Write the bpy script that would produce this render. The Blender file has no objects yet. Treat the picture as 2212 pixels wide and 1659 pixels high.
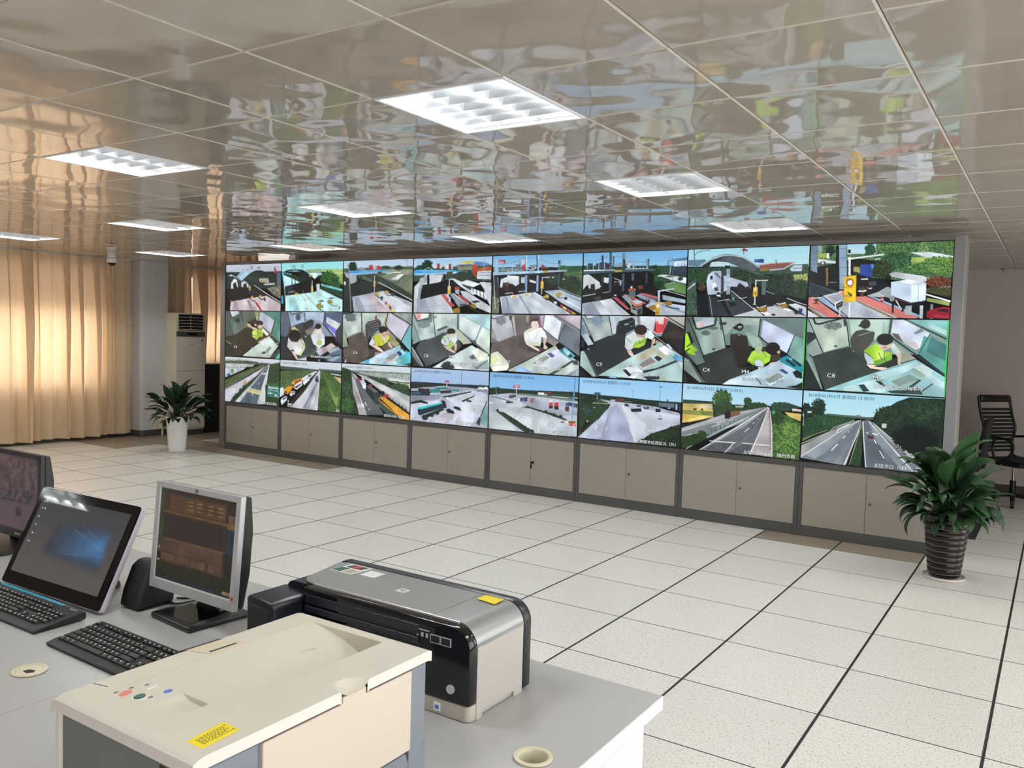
import bpy, bmesh, math, random
import numpy as np
from mathutils import Vector, Matrix

sc = bpy.context.scene
C = sc.collection

# ------------------------------------------------------------------ camera
def cam_axes(yaw, pitch, roll):
    cy, sy, cp, sp = math.cos(yaw), math.sin(yaw), math.cos(pitch), math.sin(pitch)
    f = Vector((-sy * cp, cy * cp, sp)); r = Vector((cy, sy, 0)); u = r.cross(f)
    cr, sr = math.cos(roll), math.sin(roll)
    return r * cr + u * sr, u * cr - r * sr, f
CAM = Vector((0.1601, -3.5751, 1.5319))
RX, UY, FZ = cam_axes(0.5784, -0.0561, 0.0301)
FPX = 1808.47
cd = bpy.data.cameras.new('camera'); co = bpy.data.objects.new('camera', cd); C.objects.link(co)
co.matrix_world = Matrix(((RX.x, UY.x, -FZ.x, CAM.x), (RX.y, UY.y, -FZ.y, CAM.y), (RX.z, UY.z, -FZ.z, CAM.z), (0, 0, 0, 1)))
cd.sensor_fit = 'HORIZONTAL'; cd.sensor_width = 36; cd.lens = FPX / 2212 * 36; cd.clip_start = 0.02; cd.clip_end = 200
sc.camera = co
def project(x, y, z):
    d = Vector((x, y, z)) - CAM
    w = d.dot(FZ)
    if w < 0.05: return None
    return 1106 + FPX * d.dot(RX) / w, 829.5 - FPX * d.dot(UY) / w

# ------------------------------------------------------------------ world: an even bright overcast sky
world = bpy.data.worlds.new('overcast_sky'); sc.world = world; world.use_nodes = True
bg = world.node_tree.nodes['Background']
bg.inputs[0].default_value = (1.0, 0.985, 0.985, 1); bg.inputs[1].default_value = 5.9
sc.view_settings.view_transform = 'Standard'; sc.view_settings.look = 'None'
sc.view_settings.gamma = 1; sc.view_settings.use_curve_mapping = False
sc.view_settings.exposure = 0.0
sc.cycles.max_bounces = 8; sc.cycles.diffuse_bounces = 4; sc.cycles.glossy_bounces = 4; sc.cycles.caustics_reflective = False; sc.cycles.caustics_refractive = False
TUBE = 90.0        # radiance of a fluorescent tube

# ------------------------------------------------------------------ materials
def lin(h):
    h = h.lstrip('#'); o = []
    for i in (0, 2, 4):
        c = int(h[i:i + 2], 16) / 255
        o.append(c / 12.92 if c < 0.04045 else ((c + 0.055) / 1.055) ** 2.4)
    return (*o, 1.0)
MATS = {}
def M(name, hexc, rough=0.5, metal=0.0, spec=0.5, noise=None, bump=None, coat=0.0):
    """Principled material; noise=(amount, scale) mottles the colour, bump=(scale, distance) gives fine relief."""
    m = bpy.data.materials.new(name); m.use_nodes = True; nt = m.node_tree; b = nt.nodes['Principled BSDF']
    col = lin(hexc)
    b.inputs['Base Color'].default_value = col; b.inputs['Roughness'].default_value = rough
    b.inputs['Metallic'].default_value = metal; b.inputs['Specular IOR Level'].default_value = spec
    if coat: b.inputs['Coat Weight'].default_value = coat; b.inputs['Coat Roughness'].default_value = 0.05
    if noise or bump: tc = nt.nodes.new('ShaderNodeNewGeometry')
    if noise:
        n = nt.nodes.new('ShaderNodeTexNoise'); n.inputs['Scale'].default_value = noise[1]; n.inputs['Detail'].default_value = 4
        mx = nt.nodes.new('ShaderNodeMix'); mx.data_type = 'RGBA'
        a = noise[0]
        mx.inputs[6].default_value = tuple(max(0, c * (1 - a)) for c in col[:3]) + (1,)
        mx.inputs[7].default_value = tuple(min(1, c * (1 + a)) for c in col[:3]) + (1,)
        nt.links.new(tc.outputs['Position'], n.inputs['Vector']); nt.links.new(n.outputs['Fac'], mx.inputs[0])
        nt.links.new(mx.outputs[2], b.inputs['Base Color'])
    if bump:
        n2 = nt.nodes.new('ShaderNodeTexNoise'); n2.inputs['Scale'].default_value = bump[0]; n2.inputs['Detail'].default_value = 3
        bp = nt.nodes.new('ShaderNodeBump'); bp.inputs['Distance'].default_value = bump[1]
        nt.links.new(tc.outputs['Position'], n2.inputs['Vector']); nt.links.new(n2.outputs['Fac'], bp.inputs['Height'])
        nt.links.new(bp.outputs['Normal'], b.inputs['Normal'])
    MATS[name] = m
    return m
M('wall_paint', 'b9aeac', 0.75, noise=(0.03, 6), bump=(60, 0.0006))
M('pillar_paint', 'c9c6c9', 0.6, noise=(0.03, 5), bump=(60, 0.0005))
M('baseboard', '4a4240', 0.4, noise=(0.1, 8))
M('dark_joint', '17140f', 0.8, noise=(0.2, 30))
M('ceiling_back', '6e675e', 0.8, noise=(0.05, 5))
M('frame_grey', '767270', 0.5, 0.0, 0.4, noise=(0.05, 12), bump=(300, 0.0002))
M('frame_side', '7f766e', 0.6, noise=(0.04, 9))
M('frame_light', '8b8b90', 0.45, noise=(0.04, 9))
M('cabinet_door', 'a19b92', 0.5, noise=(0.03, 14), bump=(420, 0.00025))
M('cabinet_frame', '4e4e50', 0.5, noise=(0.06, 14), bump=(420, 0.0002))
M('black_bezel', '0a0a0b', 0.4, noise=(0.1, 40))
M('steel', 'b4b2ae', 0.3, 1.0, noise=(0.05, 40)); M('lock_steel', '6a6660', 0.35, 0.6, noise=(0.1, 40))
M('brass_key', '2a241c', 0.35, 0.8, noise=(0.1, 60))
M('white_metal', 'eceef0', 0.35, noise=(0.02, 20))
M('louver', 'dde0e6', 0.3, 1.0, noise=(0.02, 30))
M('ac_white', 'd8cfc4', 0.45, noise=(0.03, 10))
M('ac_side', 'e6dfd0', 0.45, noise=(0.03, 10))
M('ac_dark', '1b1b1c', 0.5, noise=(0.1, 20))
M('ac_strip', '4c4a48', 0.3, noise=(0.05, 20))
M('cream_box', 'd6cba2', 0.5, noise=(0.05, 20))
M('white_plastic', 'eae8e6', 0.35, noise=(0.02, 20))
M('camera_dome', '120f0f', 0.06, noise=(0.1, 30))
M('pot_white', 'f4f4f8', 0.22, coat=0.4, noise=(0.02, 15))
M('pot_black', '0b0b0d', 0.22, 0.0, 0.35, noise=(0.25, 18), bump=(40, 0.0006))
M('pot_rim', '66544b', 0.35, noise=(0.15, 30))
M('saucer', 'e6e0d8', 0.35, noise=(0.03, 20))
M('soil', '2a2019', 0.95, noise=(0.4, 60), bump=(80, 0.01))
M('desk_top', 'b2b1b2', 0.32, noise=(0.04, 260), bump=(700, 0.00012))
M('desk_edge', 'f0e8ea', 0.35, noise=(0.02, 20))
M('desk_side', 'e6dff0', 0.5, noise=(0.02, 9))
M('grommet', 'd8cfb6', 0.4, noise=(0.04, 40))
M('brush', 'efece4', 0.7, noise=(0.05, 90))
M('hole_dark', '1a120d', 0.9, noise=(0.2, 50))
M('black_plastic', '141417', 0.35, noise=(0.12, 60), bump=(900, 0.00008))
M('black_matte', '1b1b1e', 0.6, noise=(0.12, 60), bump=(700, 0.0001))
M('black_gloss', '0a0b0e', 0.06, noise=(0.1, 30))
M('navy_plastic', '171a24', 0.35, noise=(0.1, 50))
M('silver', 'c9cace', 0.32, 0.3, noise=(0.03, 80))
M('silver_lid', 'a4a6a8', 0.32, 0.55, noise=(0.02, 80))
M('lid_edge', 'd8d4da', 0.25, 0.4, noise=(0.02, 60))
M('inkjet_beige', 'b6afaa', 0.5, noise=(0.02, 25))
M('inkjet_base', 'b4ada0', 0.5, noise=(0.03, 25))
M('laser_top', 'd6cfc4', 0.5, noise=(0.035, 14), bump=(900, 0.00008))
M('laser_lip', 'e4dcd6', 0.45, noise=(0.02, 25))
M('laser_door', 'd3c5b9', 0.5, noise=(0.02, 9), bump=(900, 0.00008))
M('laser_grey', '7d828d', 0.5, noise=(0.04, 20), bump=(900, 0.00008))
M('laser_front', '6b6d6c', 0.55, noise=(0.05, 20), bump=(900, 0.0001))
M('laser_dark', '2b2a2c', 0.6, noise=(0.1, 40))
M('laser_flap', 'd3c8b0', 0.5, noise=(0.03, 25))
M('sticker_yellow', 'f6e01e', 0.55, noise=(0.03, 60))
M('sticker_white', 'f2f4f6', 0.4, noise=(0.02, 60))
M('ink_dark', '5a5214', 0.7, noise=(0.1, 60))
M('print_grey', 'a0a6ac', 0.5, noise=(0.05, 60))
M('button_red', 'e0837a', 0.4, noise=(0.05, 60))
M('button_green', '1f5a50', 0.35, noise=(0.1, 60))
M('button_blue', '5a70c8', 0.4, noise=(0.05, 60))
M('led_dark', '6c6a6c', 0.4, noise=(0.1, 60))
M('aio_edge', 'e0d8e8', 0.3, noise=(0.02, 30))
M('cyan_strip', '1f9cb8', 0.4, noise=(0.2, 90))
M('key_black', '19191b', 0.45, noise=(0.1, 80))
M('key_mark', 'e8e8e8', 0.5, noise=(0.02, 80))
M('chair_black', '0f0f10', 0.4, noise=(0.15, 30))
M('chair_mesh', '151416', 0.75, noise=(0.2, 90))
M('mat_navy', '2a2b33', 0.8, noise=(0.15, 60), bump=(300, 0.001))
M('cable_black', '17171a', 0.45, noise=(0.1, 50))
M('window_frame', 'c8c8c6', 0.4, noise=(0.03, 20))
M('rail_white', 'd8d4cc', 0.4, noise=(0.03, 20))
M('black_panel', '0a0909', 0.5, noise=(0.2, 12))
M('red_dot', 'd04848', 0.5, noise=(0.05, 90))

def fabric_mat():
    m = bpy.data.materials.new('curtain_fabric'); m.use_nodes = True; nt = m.node_tree; nt.nodes.clear()
    out = nt.nodes.new('ShaderNodeOutputMaterial'); ad = nt.nodes.new('ShaderNodeAddShader')
    d = nt.nodes.new('ShaderNodeBsdfDiffuse'); t = nt.nodes.new('ShaderNodeBsdfTranslucent')
    g = nt.nodes.new('ShaderNodeNewGeometry'); n = nt.nodes.new('ShaderNodeTexNoise'); n.inputs['Scale'].default_value = 240
    mp = nt.nodes.new('ShaderNodeMapping'); mp.inputs['Scale'].default_value = (1, 1, 0.15)
    nt.links.new(g.outputs['Position'], mp.inputs[0]); nt.links.new(mp.outputs[0], n.inputs['Vector'])
    mx = nt.nodes.new('ShaderNodeMix'); mx.data_type = 'RGBA'
    mx.inputs[6].default_value = (0.52, 0.41, 0.275, 1); mx.inputs[7].default_value = (0.66, 0.53, 0.37, 1)
    nt.links.new(n.outputs['Fac'], mx.inputs[0]); nt.links.new(mx.outputs[2], d.inputs['Color'])
    t.inputs['Color'].default_value = (0.275, 0.19, 0.125, 1)
    nt.links.new(d.outputs[0], ad.inputs[0]); nt.links.new(t.outputs[0], ad.inputs[1]); nt.links.new(ad.outputs[0], out.inputs[0])
    MATS['curtain'] = m
fabric_mat()

def glass_mat(name, tint, gloss=0.06):
    m = bpy.data.materials.new(name); m.use_nodes = True; nt = m.node_tree; nt.nodes.clear()
    out = nt.nodes.new('ShaderNodeOutputMaterial'); mx = nt.nodes.new('ShaderNodeMixShader')
    t = nt.nodes.new('ShaderNodeBsdfTransparent'); t.inputs[0].default_value = tint
    g = nt.nodes.new('ShaderNodeBsdfGlossy'); g.inputs['Roughness'].default_value = 0.02
    mx.inputs[0].default_value = gloss
    nt.links.new(t.outputs[0], mx.inputs[1]); nt.links.new(g.outputs[0], mx.inputs[2]); nt.links.new(mx.outputs[0], out.inputs[0])
    MATS[name] = m
glass_mat('window_glass', (0.93, 0.96, 0.95, 1)); glass_mat('tinted_glass', (0.5, 0.48, 0.46, 1))

def tube_mat():
    m = bpy.data.materials.new('fluorescent_tube'); m.use_nodes = True; b = m.node_tree.nodes['Principled BSDF']
    b.inputs['Base Color'].default_value = (0.9, 0.9, 0.9, 1)
    b.inputs['Emission Color'].default_value = (0.975, 1.0, 0.955, 1); b.inputs['Emission Strength'].default_value = TUBE
    MATS['tube'] = m
tube_mat()

def ceiling_mat():
    """glossy painted metal panel with slow waves, so reflections wobble from panel to panel"""
    m = bpy.data.materials.new('ceiling_panel'); m.use_nodes = True; nt = m.node_tree; b = nt.nodes['Principled BSDF']
    b.inputs['Roughness'].default_value = 0.035; b.inputs['IOR'].default_value = 1.66
    g = nt.nodes.new('ShaderNodeNewGeometry'); oi = nt.nodes.new('ShaderNodeObjectInfo')
    mu = nt.nodes.new('ShaderNodeMath'); mu.operation = 'MULTIPLY'; mu.inputs[1].default_value = 57.0
    nt.links.new(oi.outputs['Random'], mu.inputs[0])
    ad = nt.nodes.new('ShaderNodeVectorMath'); ad.operation = 'ADD'
    nt.links.new(g.outputs['Position'], ad.inputs[0]); nt.links.new(mu.outputs[0], ad.inputs[1])
    n = nt.nodes.new('ShaderNodeTexNoise'); n.inputs['Scale'].default_value = 2.3; n.inputs['Detail'].default_value = 1.0; n.inputs['Roughness'].default_value = 0.4
    nt.links.new(ad.outputs[0], n.inputs['Vector'])
    bp = nt.nodes.new('ShaderNodeBump'); bp.inputs['Strength'].default_value = 1.0; bp.inputs['Distance'].default_value = 0.012
    nt.links.new(n.outputs['Fac'], bp.inputs['Height']); nt.links.new(bp.outputs['Normal'], b.inputs['Normal'])
    n3 = nt.nodes.new('ShaderNodeTexNoise'); n3.inputs['Scale'].default_value = 7
    mx = nt.nodes.new('ShaderNodeMix'); mx.data_type = 'RGBA'
    c = lin('b0a69c'); mx.inputs[6].default_value = tuple(x * 0.94 for x in c[:3]) + (1,); mx.inputs[7].default_value = tuple(x * 1.05 for x in c[:3]) + (1,)
    nt.links.new(g.outputs['Position'], n3.inputs['Vector']); nt.links.new(n3.outputs['Fac'], mx.inputs[0]); nt.links.new(mx.outputs[2], b.inputs['Base Color'])
    MATS['ceiling_panel'] = m
ceiling_mat()

M('tile_edging', '1b1616', 0.5, noise=(0.2, 40))
def tile_mat(name, hexc, spk, rough):
    """anti-static floor tile: pale ground with short grey flecks"""
    m = bpy.data.materials.new(name); m.use_nodes = True; nt = m.node_tree; b = nt.nodes['Principled BSDF']
    b.inputs['Roughness'].default_value = rough; b.inputs['Specular IOR Level'].default_value = 0.5
    g = nt.nodes.new('ShaderNodeNewGeometry'); mp = nt.nodes.new('ShaderNodeMapping'); mp.inputs['Scale'].default_value = (1, 0.55, 1)
    nt.links.new(g.outputs['Position'], mp.inputs[0])
    n = nt.nodes.new('ShaderNodeTexNoise'); n.inputs['Scale'].default_value = 130; n.inputs['Detail'].default_value = 2.5
    nt.links.new(mp.outputs[0], n.inputs['Vector'])
    r = nt.nodes.new('ShaderNodeValToRGB'); r.color_ramp.elements[0].position = 0.28; r.color_ramp.elements[1].position = 0.46
    r.color_ramp.elements[0].color = lin(spk); r.color_ramp.elements[1].color = lin(hexc)
    nt.links.new(n.outputs['Fac'], r.inputs[0])
    oi = nt.nodes.new('ShaderNodeObjectInfo'); mr = nt.nodes.new('ShaderNodeMapRange'); mr.inputs[3].default_value = 0.955; mr.inputs[4].default_value = 1.02
    nt.links.new(oi.outputs['Random'], mr.inputs[0])
    mx = nt.nodes.new('ShaderNodeVectorMath'); mx.operation = 'SCALE'
    nt.links.new(r.outputs[0], mx.inputs[0]); nt.links.new(mr.outputs[0], mx.inputs['Scale'])
    nt.links.new(mx.outputs[0], b.inputs['Base Color'])
    MATS[name] = m
tile_mat('floor_tile', 'e2dfdb', 'adaba8', 0.3)
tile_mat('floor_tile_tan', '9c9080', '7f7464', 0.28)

def screen_mat(name, strength, rough, spec):
    m = bpy.data.materials.new(name); m.use_nodes = True; nt = m.node_tree; b = nt.nodes['Principled BSDF']
    b.inputs['Base Color'].default_value = (0.008, 0.008, 0.009, 1); b.inputs['Roughness'].default_value = rough
    b.inputs['Specular IOR Level'].default_value = spec
    a = nt.nodes.new('ShaderNodeAttribute'); a.attribute_name = 'picture'
    nt.links.new(a.outputs['Color'], b.inputs['Emission Color']); b.inputs['Emission Strength'].default_value = strength
    m.cycles.emission_sampling = 'NONE'; MATS[name] = m
screen_mat('wall_picture', 1.0, 0.45, 0.25)
screen_mat('pc_picture_gloss', 1.0, 0.025, 1.0)
screen_mat('pc_picture_matte', 1.0, 0.35, 0.4)
def osd_mat(name, hexc, s):
    m = bpy.data.materials.new(name); m.use_nodes = True; b = m.node_tree.nodes['Principled BSDF']
    b.inputs['Base Color'].default_value = (0.01, 0.01, 0.01, 1); b.inputs['Emission Color'].default_value = lin(hexc); b.inputs['Emission Strength'].default_value = s
    m.cycles.emission_sampling = 'NONE'; MATS[name] = m
osd_mat('osd_white', 'f4f6f8', 0.95); osd_mat('osd_dark', '2c3440', 1.0); osd_mat('osd_yellow_ink', '2a2410', 1.0)
osd_mat('osd_grey', '6c7480', 1.0); osd_mat('osd_blue', '20304c', 1.0)

def leaf_mat(name, a, bcol):
    m = bpy.data.materials.new(name); m.use_nodes = True; nt = m.node_tree; b = nt.nodes['Principled BSDF']
    b.inputs['Roughness'].default_value = 0.45; b.inputs['Specular IOR Level'].default_value = 0.35
    oi = nt.nodes.new('ShaderNodeObjectInfo'); mx = nt.nodes.new('ShaderNodeMix'); mx.data_type = 'RGBA'
    mx.inputs[6].default_value = lin(a); mx.inputs[7].default_value = lin(bcol)
    nt.links.new(oi.outputs['Random'], mx.inputs[0]); nt.links.new(mx.outputs[2], b.inputs['Base Color'])
    MATS[name] = m
leaf_mat('leaf_dark', '122a19', '203c26'); leaf_mat('leaf_green', '17301b', '3a5e36')

# ------------------------------------------------------------------ mesh helpers
class MB:
    def __init__(s): s.v = []; s.f = []; s.m = []
    def face(s, pts, m=0):
        k = len(s.v); s.v += [tuple(p) for p in pts]; s.f.append(tuple(range(k, k + len(pts)))); s.m.append(m); return s
    def box(s, x0, x1, y0, y1, z0, z1, m=0):
        k = len(s.v)
        s.v += [(x0, y0, z0), (x1, y0, z0), (x1, y1, z0), (x0, y1, z0), (x0, y0, z1), (x1, y0, z1), (x1, y1, z1), (x0, y1, z1)]
        for q in ((3, 2, 1, 0), (4, 5, 6, 7), (0, 1, 5, 4), (1, 2, 6, 5), (2, 3, 7, 6), (3, 0, 4, 7)):
            s.f.append(tuple(k + i for i in q)); s.m.append(m)
        return s
    def prism(s, poly, axis, a0, a1, m=0):
        """polygon in the plane across the axis, extruded along it ('x': (y,z), 'y': (x,z), 'z': (x,y))"""
        def P(p, a): return {'x': (a, p[0], p[1]), 'y': (p[0], a, p[1]), 'z': (p[0], p[1], a)}[axis]
        k = len(s.v); n = len(poly)
        s.v += [P(p, a0) for p in poly] + [P(p, a1) for p in poly]
        s.f.append(tuple(range(k + n - 1, k - 1, -1))); s.m.append(m)
        s.f.append(tuple(range(k + n, k + 2 * n))); s.m.append(m)
        for i in range(n):
            j = (i + 1) % n; s.f.append((k + i, k + j, k + n + j, k + n + i)); s.m.append(m)
        return s
    def lathe(s, prof, n=32, c=(0, 0, 0), m=0, cap=True):
        k = len(s.v)
        for r, z in prof:
            for i in range(n):
                a = 2 * math.pi * i / n; s.v.append((c[0] + r * math.cos(a), c[1] + r * math.sin(a), c[2] + z))
        for j in range(len(prof) - 1):
            for i in range(n):
                i2 = (i + 1) % n
                s.f.append((k + j * n + i, k + j * n + i2, k + (j + 1) * n + i2, k + (j + 1) * n + i)); s.m.append(m)
        if cap:
            s.f.append(tuple(k + i for i in range(n - 1, -1, -1))); s.m.append(m)
            e = k + (len(prof) - 1) * n; s.f.append(tuple(e + i for i in range(n))); s.m.append(m)
        return s
    def cyl(s, p0, p1, r0, r1=None, n=16, m=0):
        r1 = r0 if r1 is None else r1
        a = Vector(p0); b = Vector(p1); d = (b - a).normalized(); u = d.orthogonal().normalized(); w = d.cross(u); k = len(s.v)
        for c, r in ((a, r0), (b, r1)):
            for i in range(n):
                t = 2 * math.pi * i / n; s.v.append(tuple(c + u * (r * math.cos(t)) + w * (r * math.sin(t))))
        for i in range(n):
            j = (i + 1) % n; s.f.append((k + i, k + j, k + n + j, k + n + i)); s.m.append(m)
        s.f.append(tuple(k + i for i in range(n - 1, -1, -1))); s.m.append(m)
        s.f.append(tuple(k + n + i for i in range(n))); s.m.append(m)
        return s
    def tube(s, pts, r, n=10, m=0, smooth_pts=0):
        P = [Vector(p) for p in pts]
        if smooth_pts:
            Q = []
            for i in range(len(P) - 1):
                p0 = P[max(0, i - 1)]; p1 = P[i]; p2 = P[i + 1]; p3 = P[min(len(P) - 1, i + 2)]
                for t in range(smooth_pts):
                    u = t / smooth_pts
                    Q.append(0.5 * ((2 * p1) + (p2 - p0) * u + (2 * p0 - 5 * p1 + 4 * p2 - p3) * u * u + (3 * p1 - p0 - 3 * p2 + p3) * u ** 3))
            P = Q + [P[-1]]
        k = len(s.v); up = None; N = len(P)
        for i, p in enumerate(P):
            d = (P[min(i + 1, N - 1)] - P[max(i - 1, 0)]).normalized()
            up = d.orthogonal().normalized() if up is None else (up - d * up.dot(d)).normalized()
            w = d.cross(up)
            for j in range(n):
                t = 2 * math.pi * j / n; s.v.append(tuple(p + up * (r * math.cos(t)) + w * (r * math.sin(t))))
        for i in range(N - 1):
            for j in range(n):
                j2 = (j + 1) % n; s.f.append((k + i * n + j, k + i * n + j2, k + (i + 1) * n + j2, k + (i + 1) * n + j)); s.m.append(m)
        s.f.append(tuple(k + j for j in range(n - 1, -1, -1))); s.m.append(m)
        s.f.append(tuple(k + (N - 1) * n + j for j in range(n))); s.m.append(m)
        return s
    def mesh(s, name, mats, bevel=0, seg=2, smooth=None, recalc=True):
        me = bpy.data.meshes.new(name); me.from_pydata(s.v, [], s.f)
        for m in mats: me.materials.append(MATS[m])
        me.polygons.foreach_set('material_index', s.m)
        if bevel or recalc:
            bm = bmesh.new(); bm.from_mesh(me)
            if recalc: bmesh.ops.recalc_face_normals(bm, faces=bm.faces)
            if bevel:
                ed = [e for e in bm.edges if len(e.link_faces) == 2 and e.calc_face_angle(0) > 0.5]
                bmesh.ops.bevel(bm, geom=ed, offset=bevel, segments=seg, profile=0.5, affect='EDGES', clamp_overlap=True)
            bm.to_mesh(me); bm.free()
        if smooth is not None:
            me.shade_smooth(); me.set_sharp_from_angle(angle=math.radians(smooth))
        return me
    def build(s, name, mats, parent=None, bevel=0, seg=2, smooth=None, recalc=True):
        return link(name, s.mesh(name, [mats] if isinstance(mats, str) else mats, bevel, seg, smooth, recalc), parent)
def link(name, me, parent=None, loc=None, rot=None):
    o = bpy.data.objects.new(name, me); C.objects.link(o)
    if parent: o.parent = parent
    if loc: o.location = loc
    if rot: o.rotation_euler = rot
    return o
def tag(o, label, cat=None, group=None, kind=None):
    o['label'] = label
    if cat: o['category'] = cat
    if group: o['group'] = group
    if kind: o['kind'] = kind
    return o
def thing(name, label, cat, loc=(0, 0, 0), rotz=0, group=None):
    o = bpy.data.objects.new(name, None); C.objects.link(o); o.empty_display_size = 0.05
    o.location = loc; o.rotation_euler = (0, 0, rotz)
    return tag(o, label, cat, group)
def struct(o, label): o['kind'] = 'structure'; o['label'] = label; return o
def dup(root, loc, rotz=None, label=None):
    r = root.copy(); C.objects.link(r); r.location = loc
    if rotz is not None: r.rotation_euler = (0, 0, rotz)
    if label: r['label'] = label
    for ch in list(root.children):
        c = ch.copy(); C.objects.link(c); c.parent = r
        for g in list(ch.children):
            d = g.copy(); C.objects.link(d); d.parent = c
    return r
def rrect(x0, x1, y0, y1, r, n=5, corners=(1, 1, 1, 1)):
    """rounded rectangle, corners (x0y0, x1y0, x1y1, x0y1)"""
    out = []
    for k, (cx, cy, a) in enumerate(((x0 + r, y0 + r, 180), (x1 - r, y0 + r, 270), (x1 - r, y1 - r, 0), (x0 + r, y1 - r, 90))):
        if corners[k]:
            for i in range(n + 1):
                t = math.radians(a + 90 * i / n); out.append((cx + r * math.cos(t), cy + r * math.sin(t)))
        else: out.append(((x0, x1, x1, x0)[k], (y0, y0, y1, y1)[k]))
    return out
def text_mesh(txt, mats, offset=0.0):
    cu = bpy.data.curves.new('lettering', 'FONT'); cu.body = txt; cu.size = 1; cu.offset = offset; cu.resolution_u = 2
    o = bpy.data.objects.new('lettering', cu); C.objects.link(o)
    dg = bpy.context.evaluated_depsgraph_get(); dg.update()
    me = bpy.data.meshes.new_from_object(o.evaluated_get(dg)); bpy.data.objects.remove(o); bpy.data.curves.remove(cu)
    me.materials.clear()
    for m in mats: me.materials.append(MATS[m])
    return me
def fit_text(txt, mat, x0, x1, y0, y1, offset=0.0, box=None):
    """flat lettering in its own xy plane filling the box; returns mesh and the transform used so an outline can share it"""
    me = text_mesh(txt, [mat], offset)
    co = np.empty(len(me.vertices) * 3); me.vertices.foreach_get('co', co); co = co.reshape(-1, 3)
    if len(co) == 0: return me, None
    if box is None:
        lo, hi = co.min(0), co.max(0); box = (lo[0], lo[1], (x1 - x0) / max(1e-6, hi[0] - lo[0]), (y1 - y0) / max(1e-6, hi[1] - lo[1]))
    co[:, 0] = x0 + (co[:, 0] - box[0]) * box[2]; co[:, 1] = y0 + (co[:, 1] - box[1]) * box[3]
    me.vertices.foreach_set('co', co.ravel()); me.update()
    return me, box
ROT_FRONT = (math.pi / 2, 0, 0)      # lettering stands upright and faces -y

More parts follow.
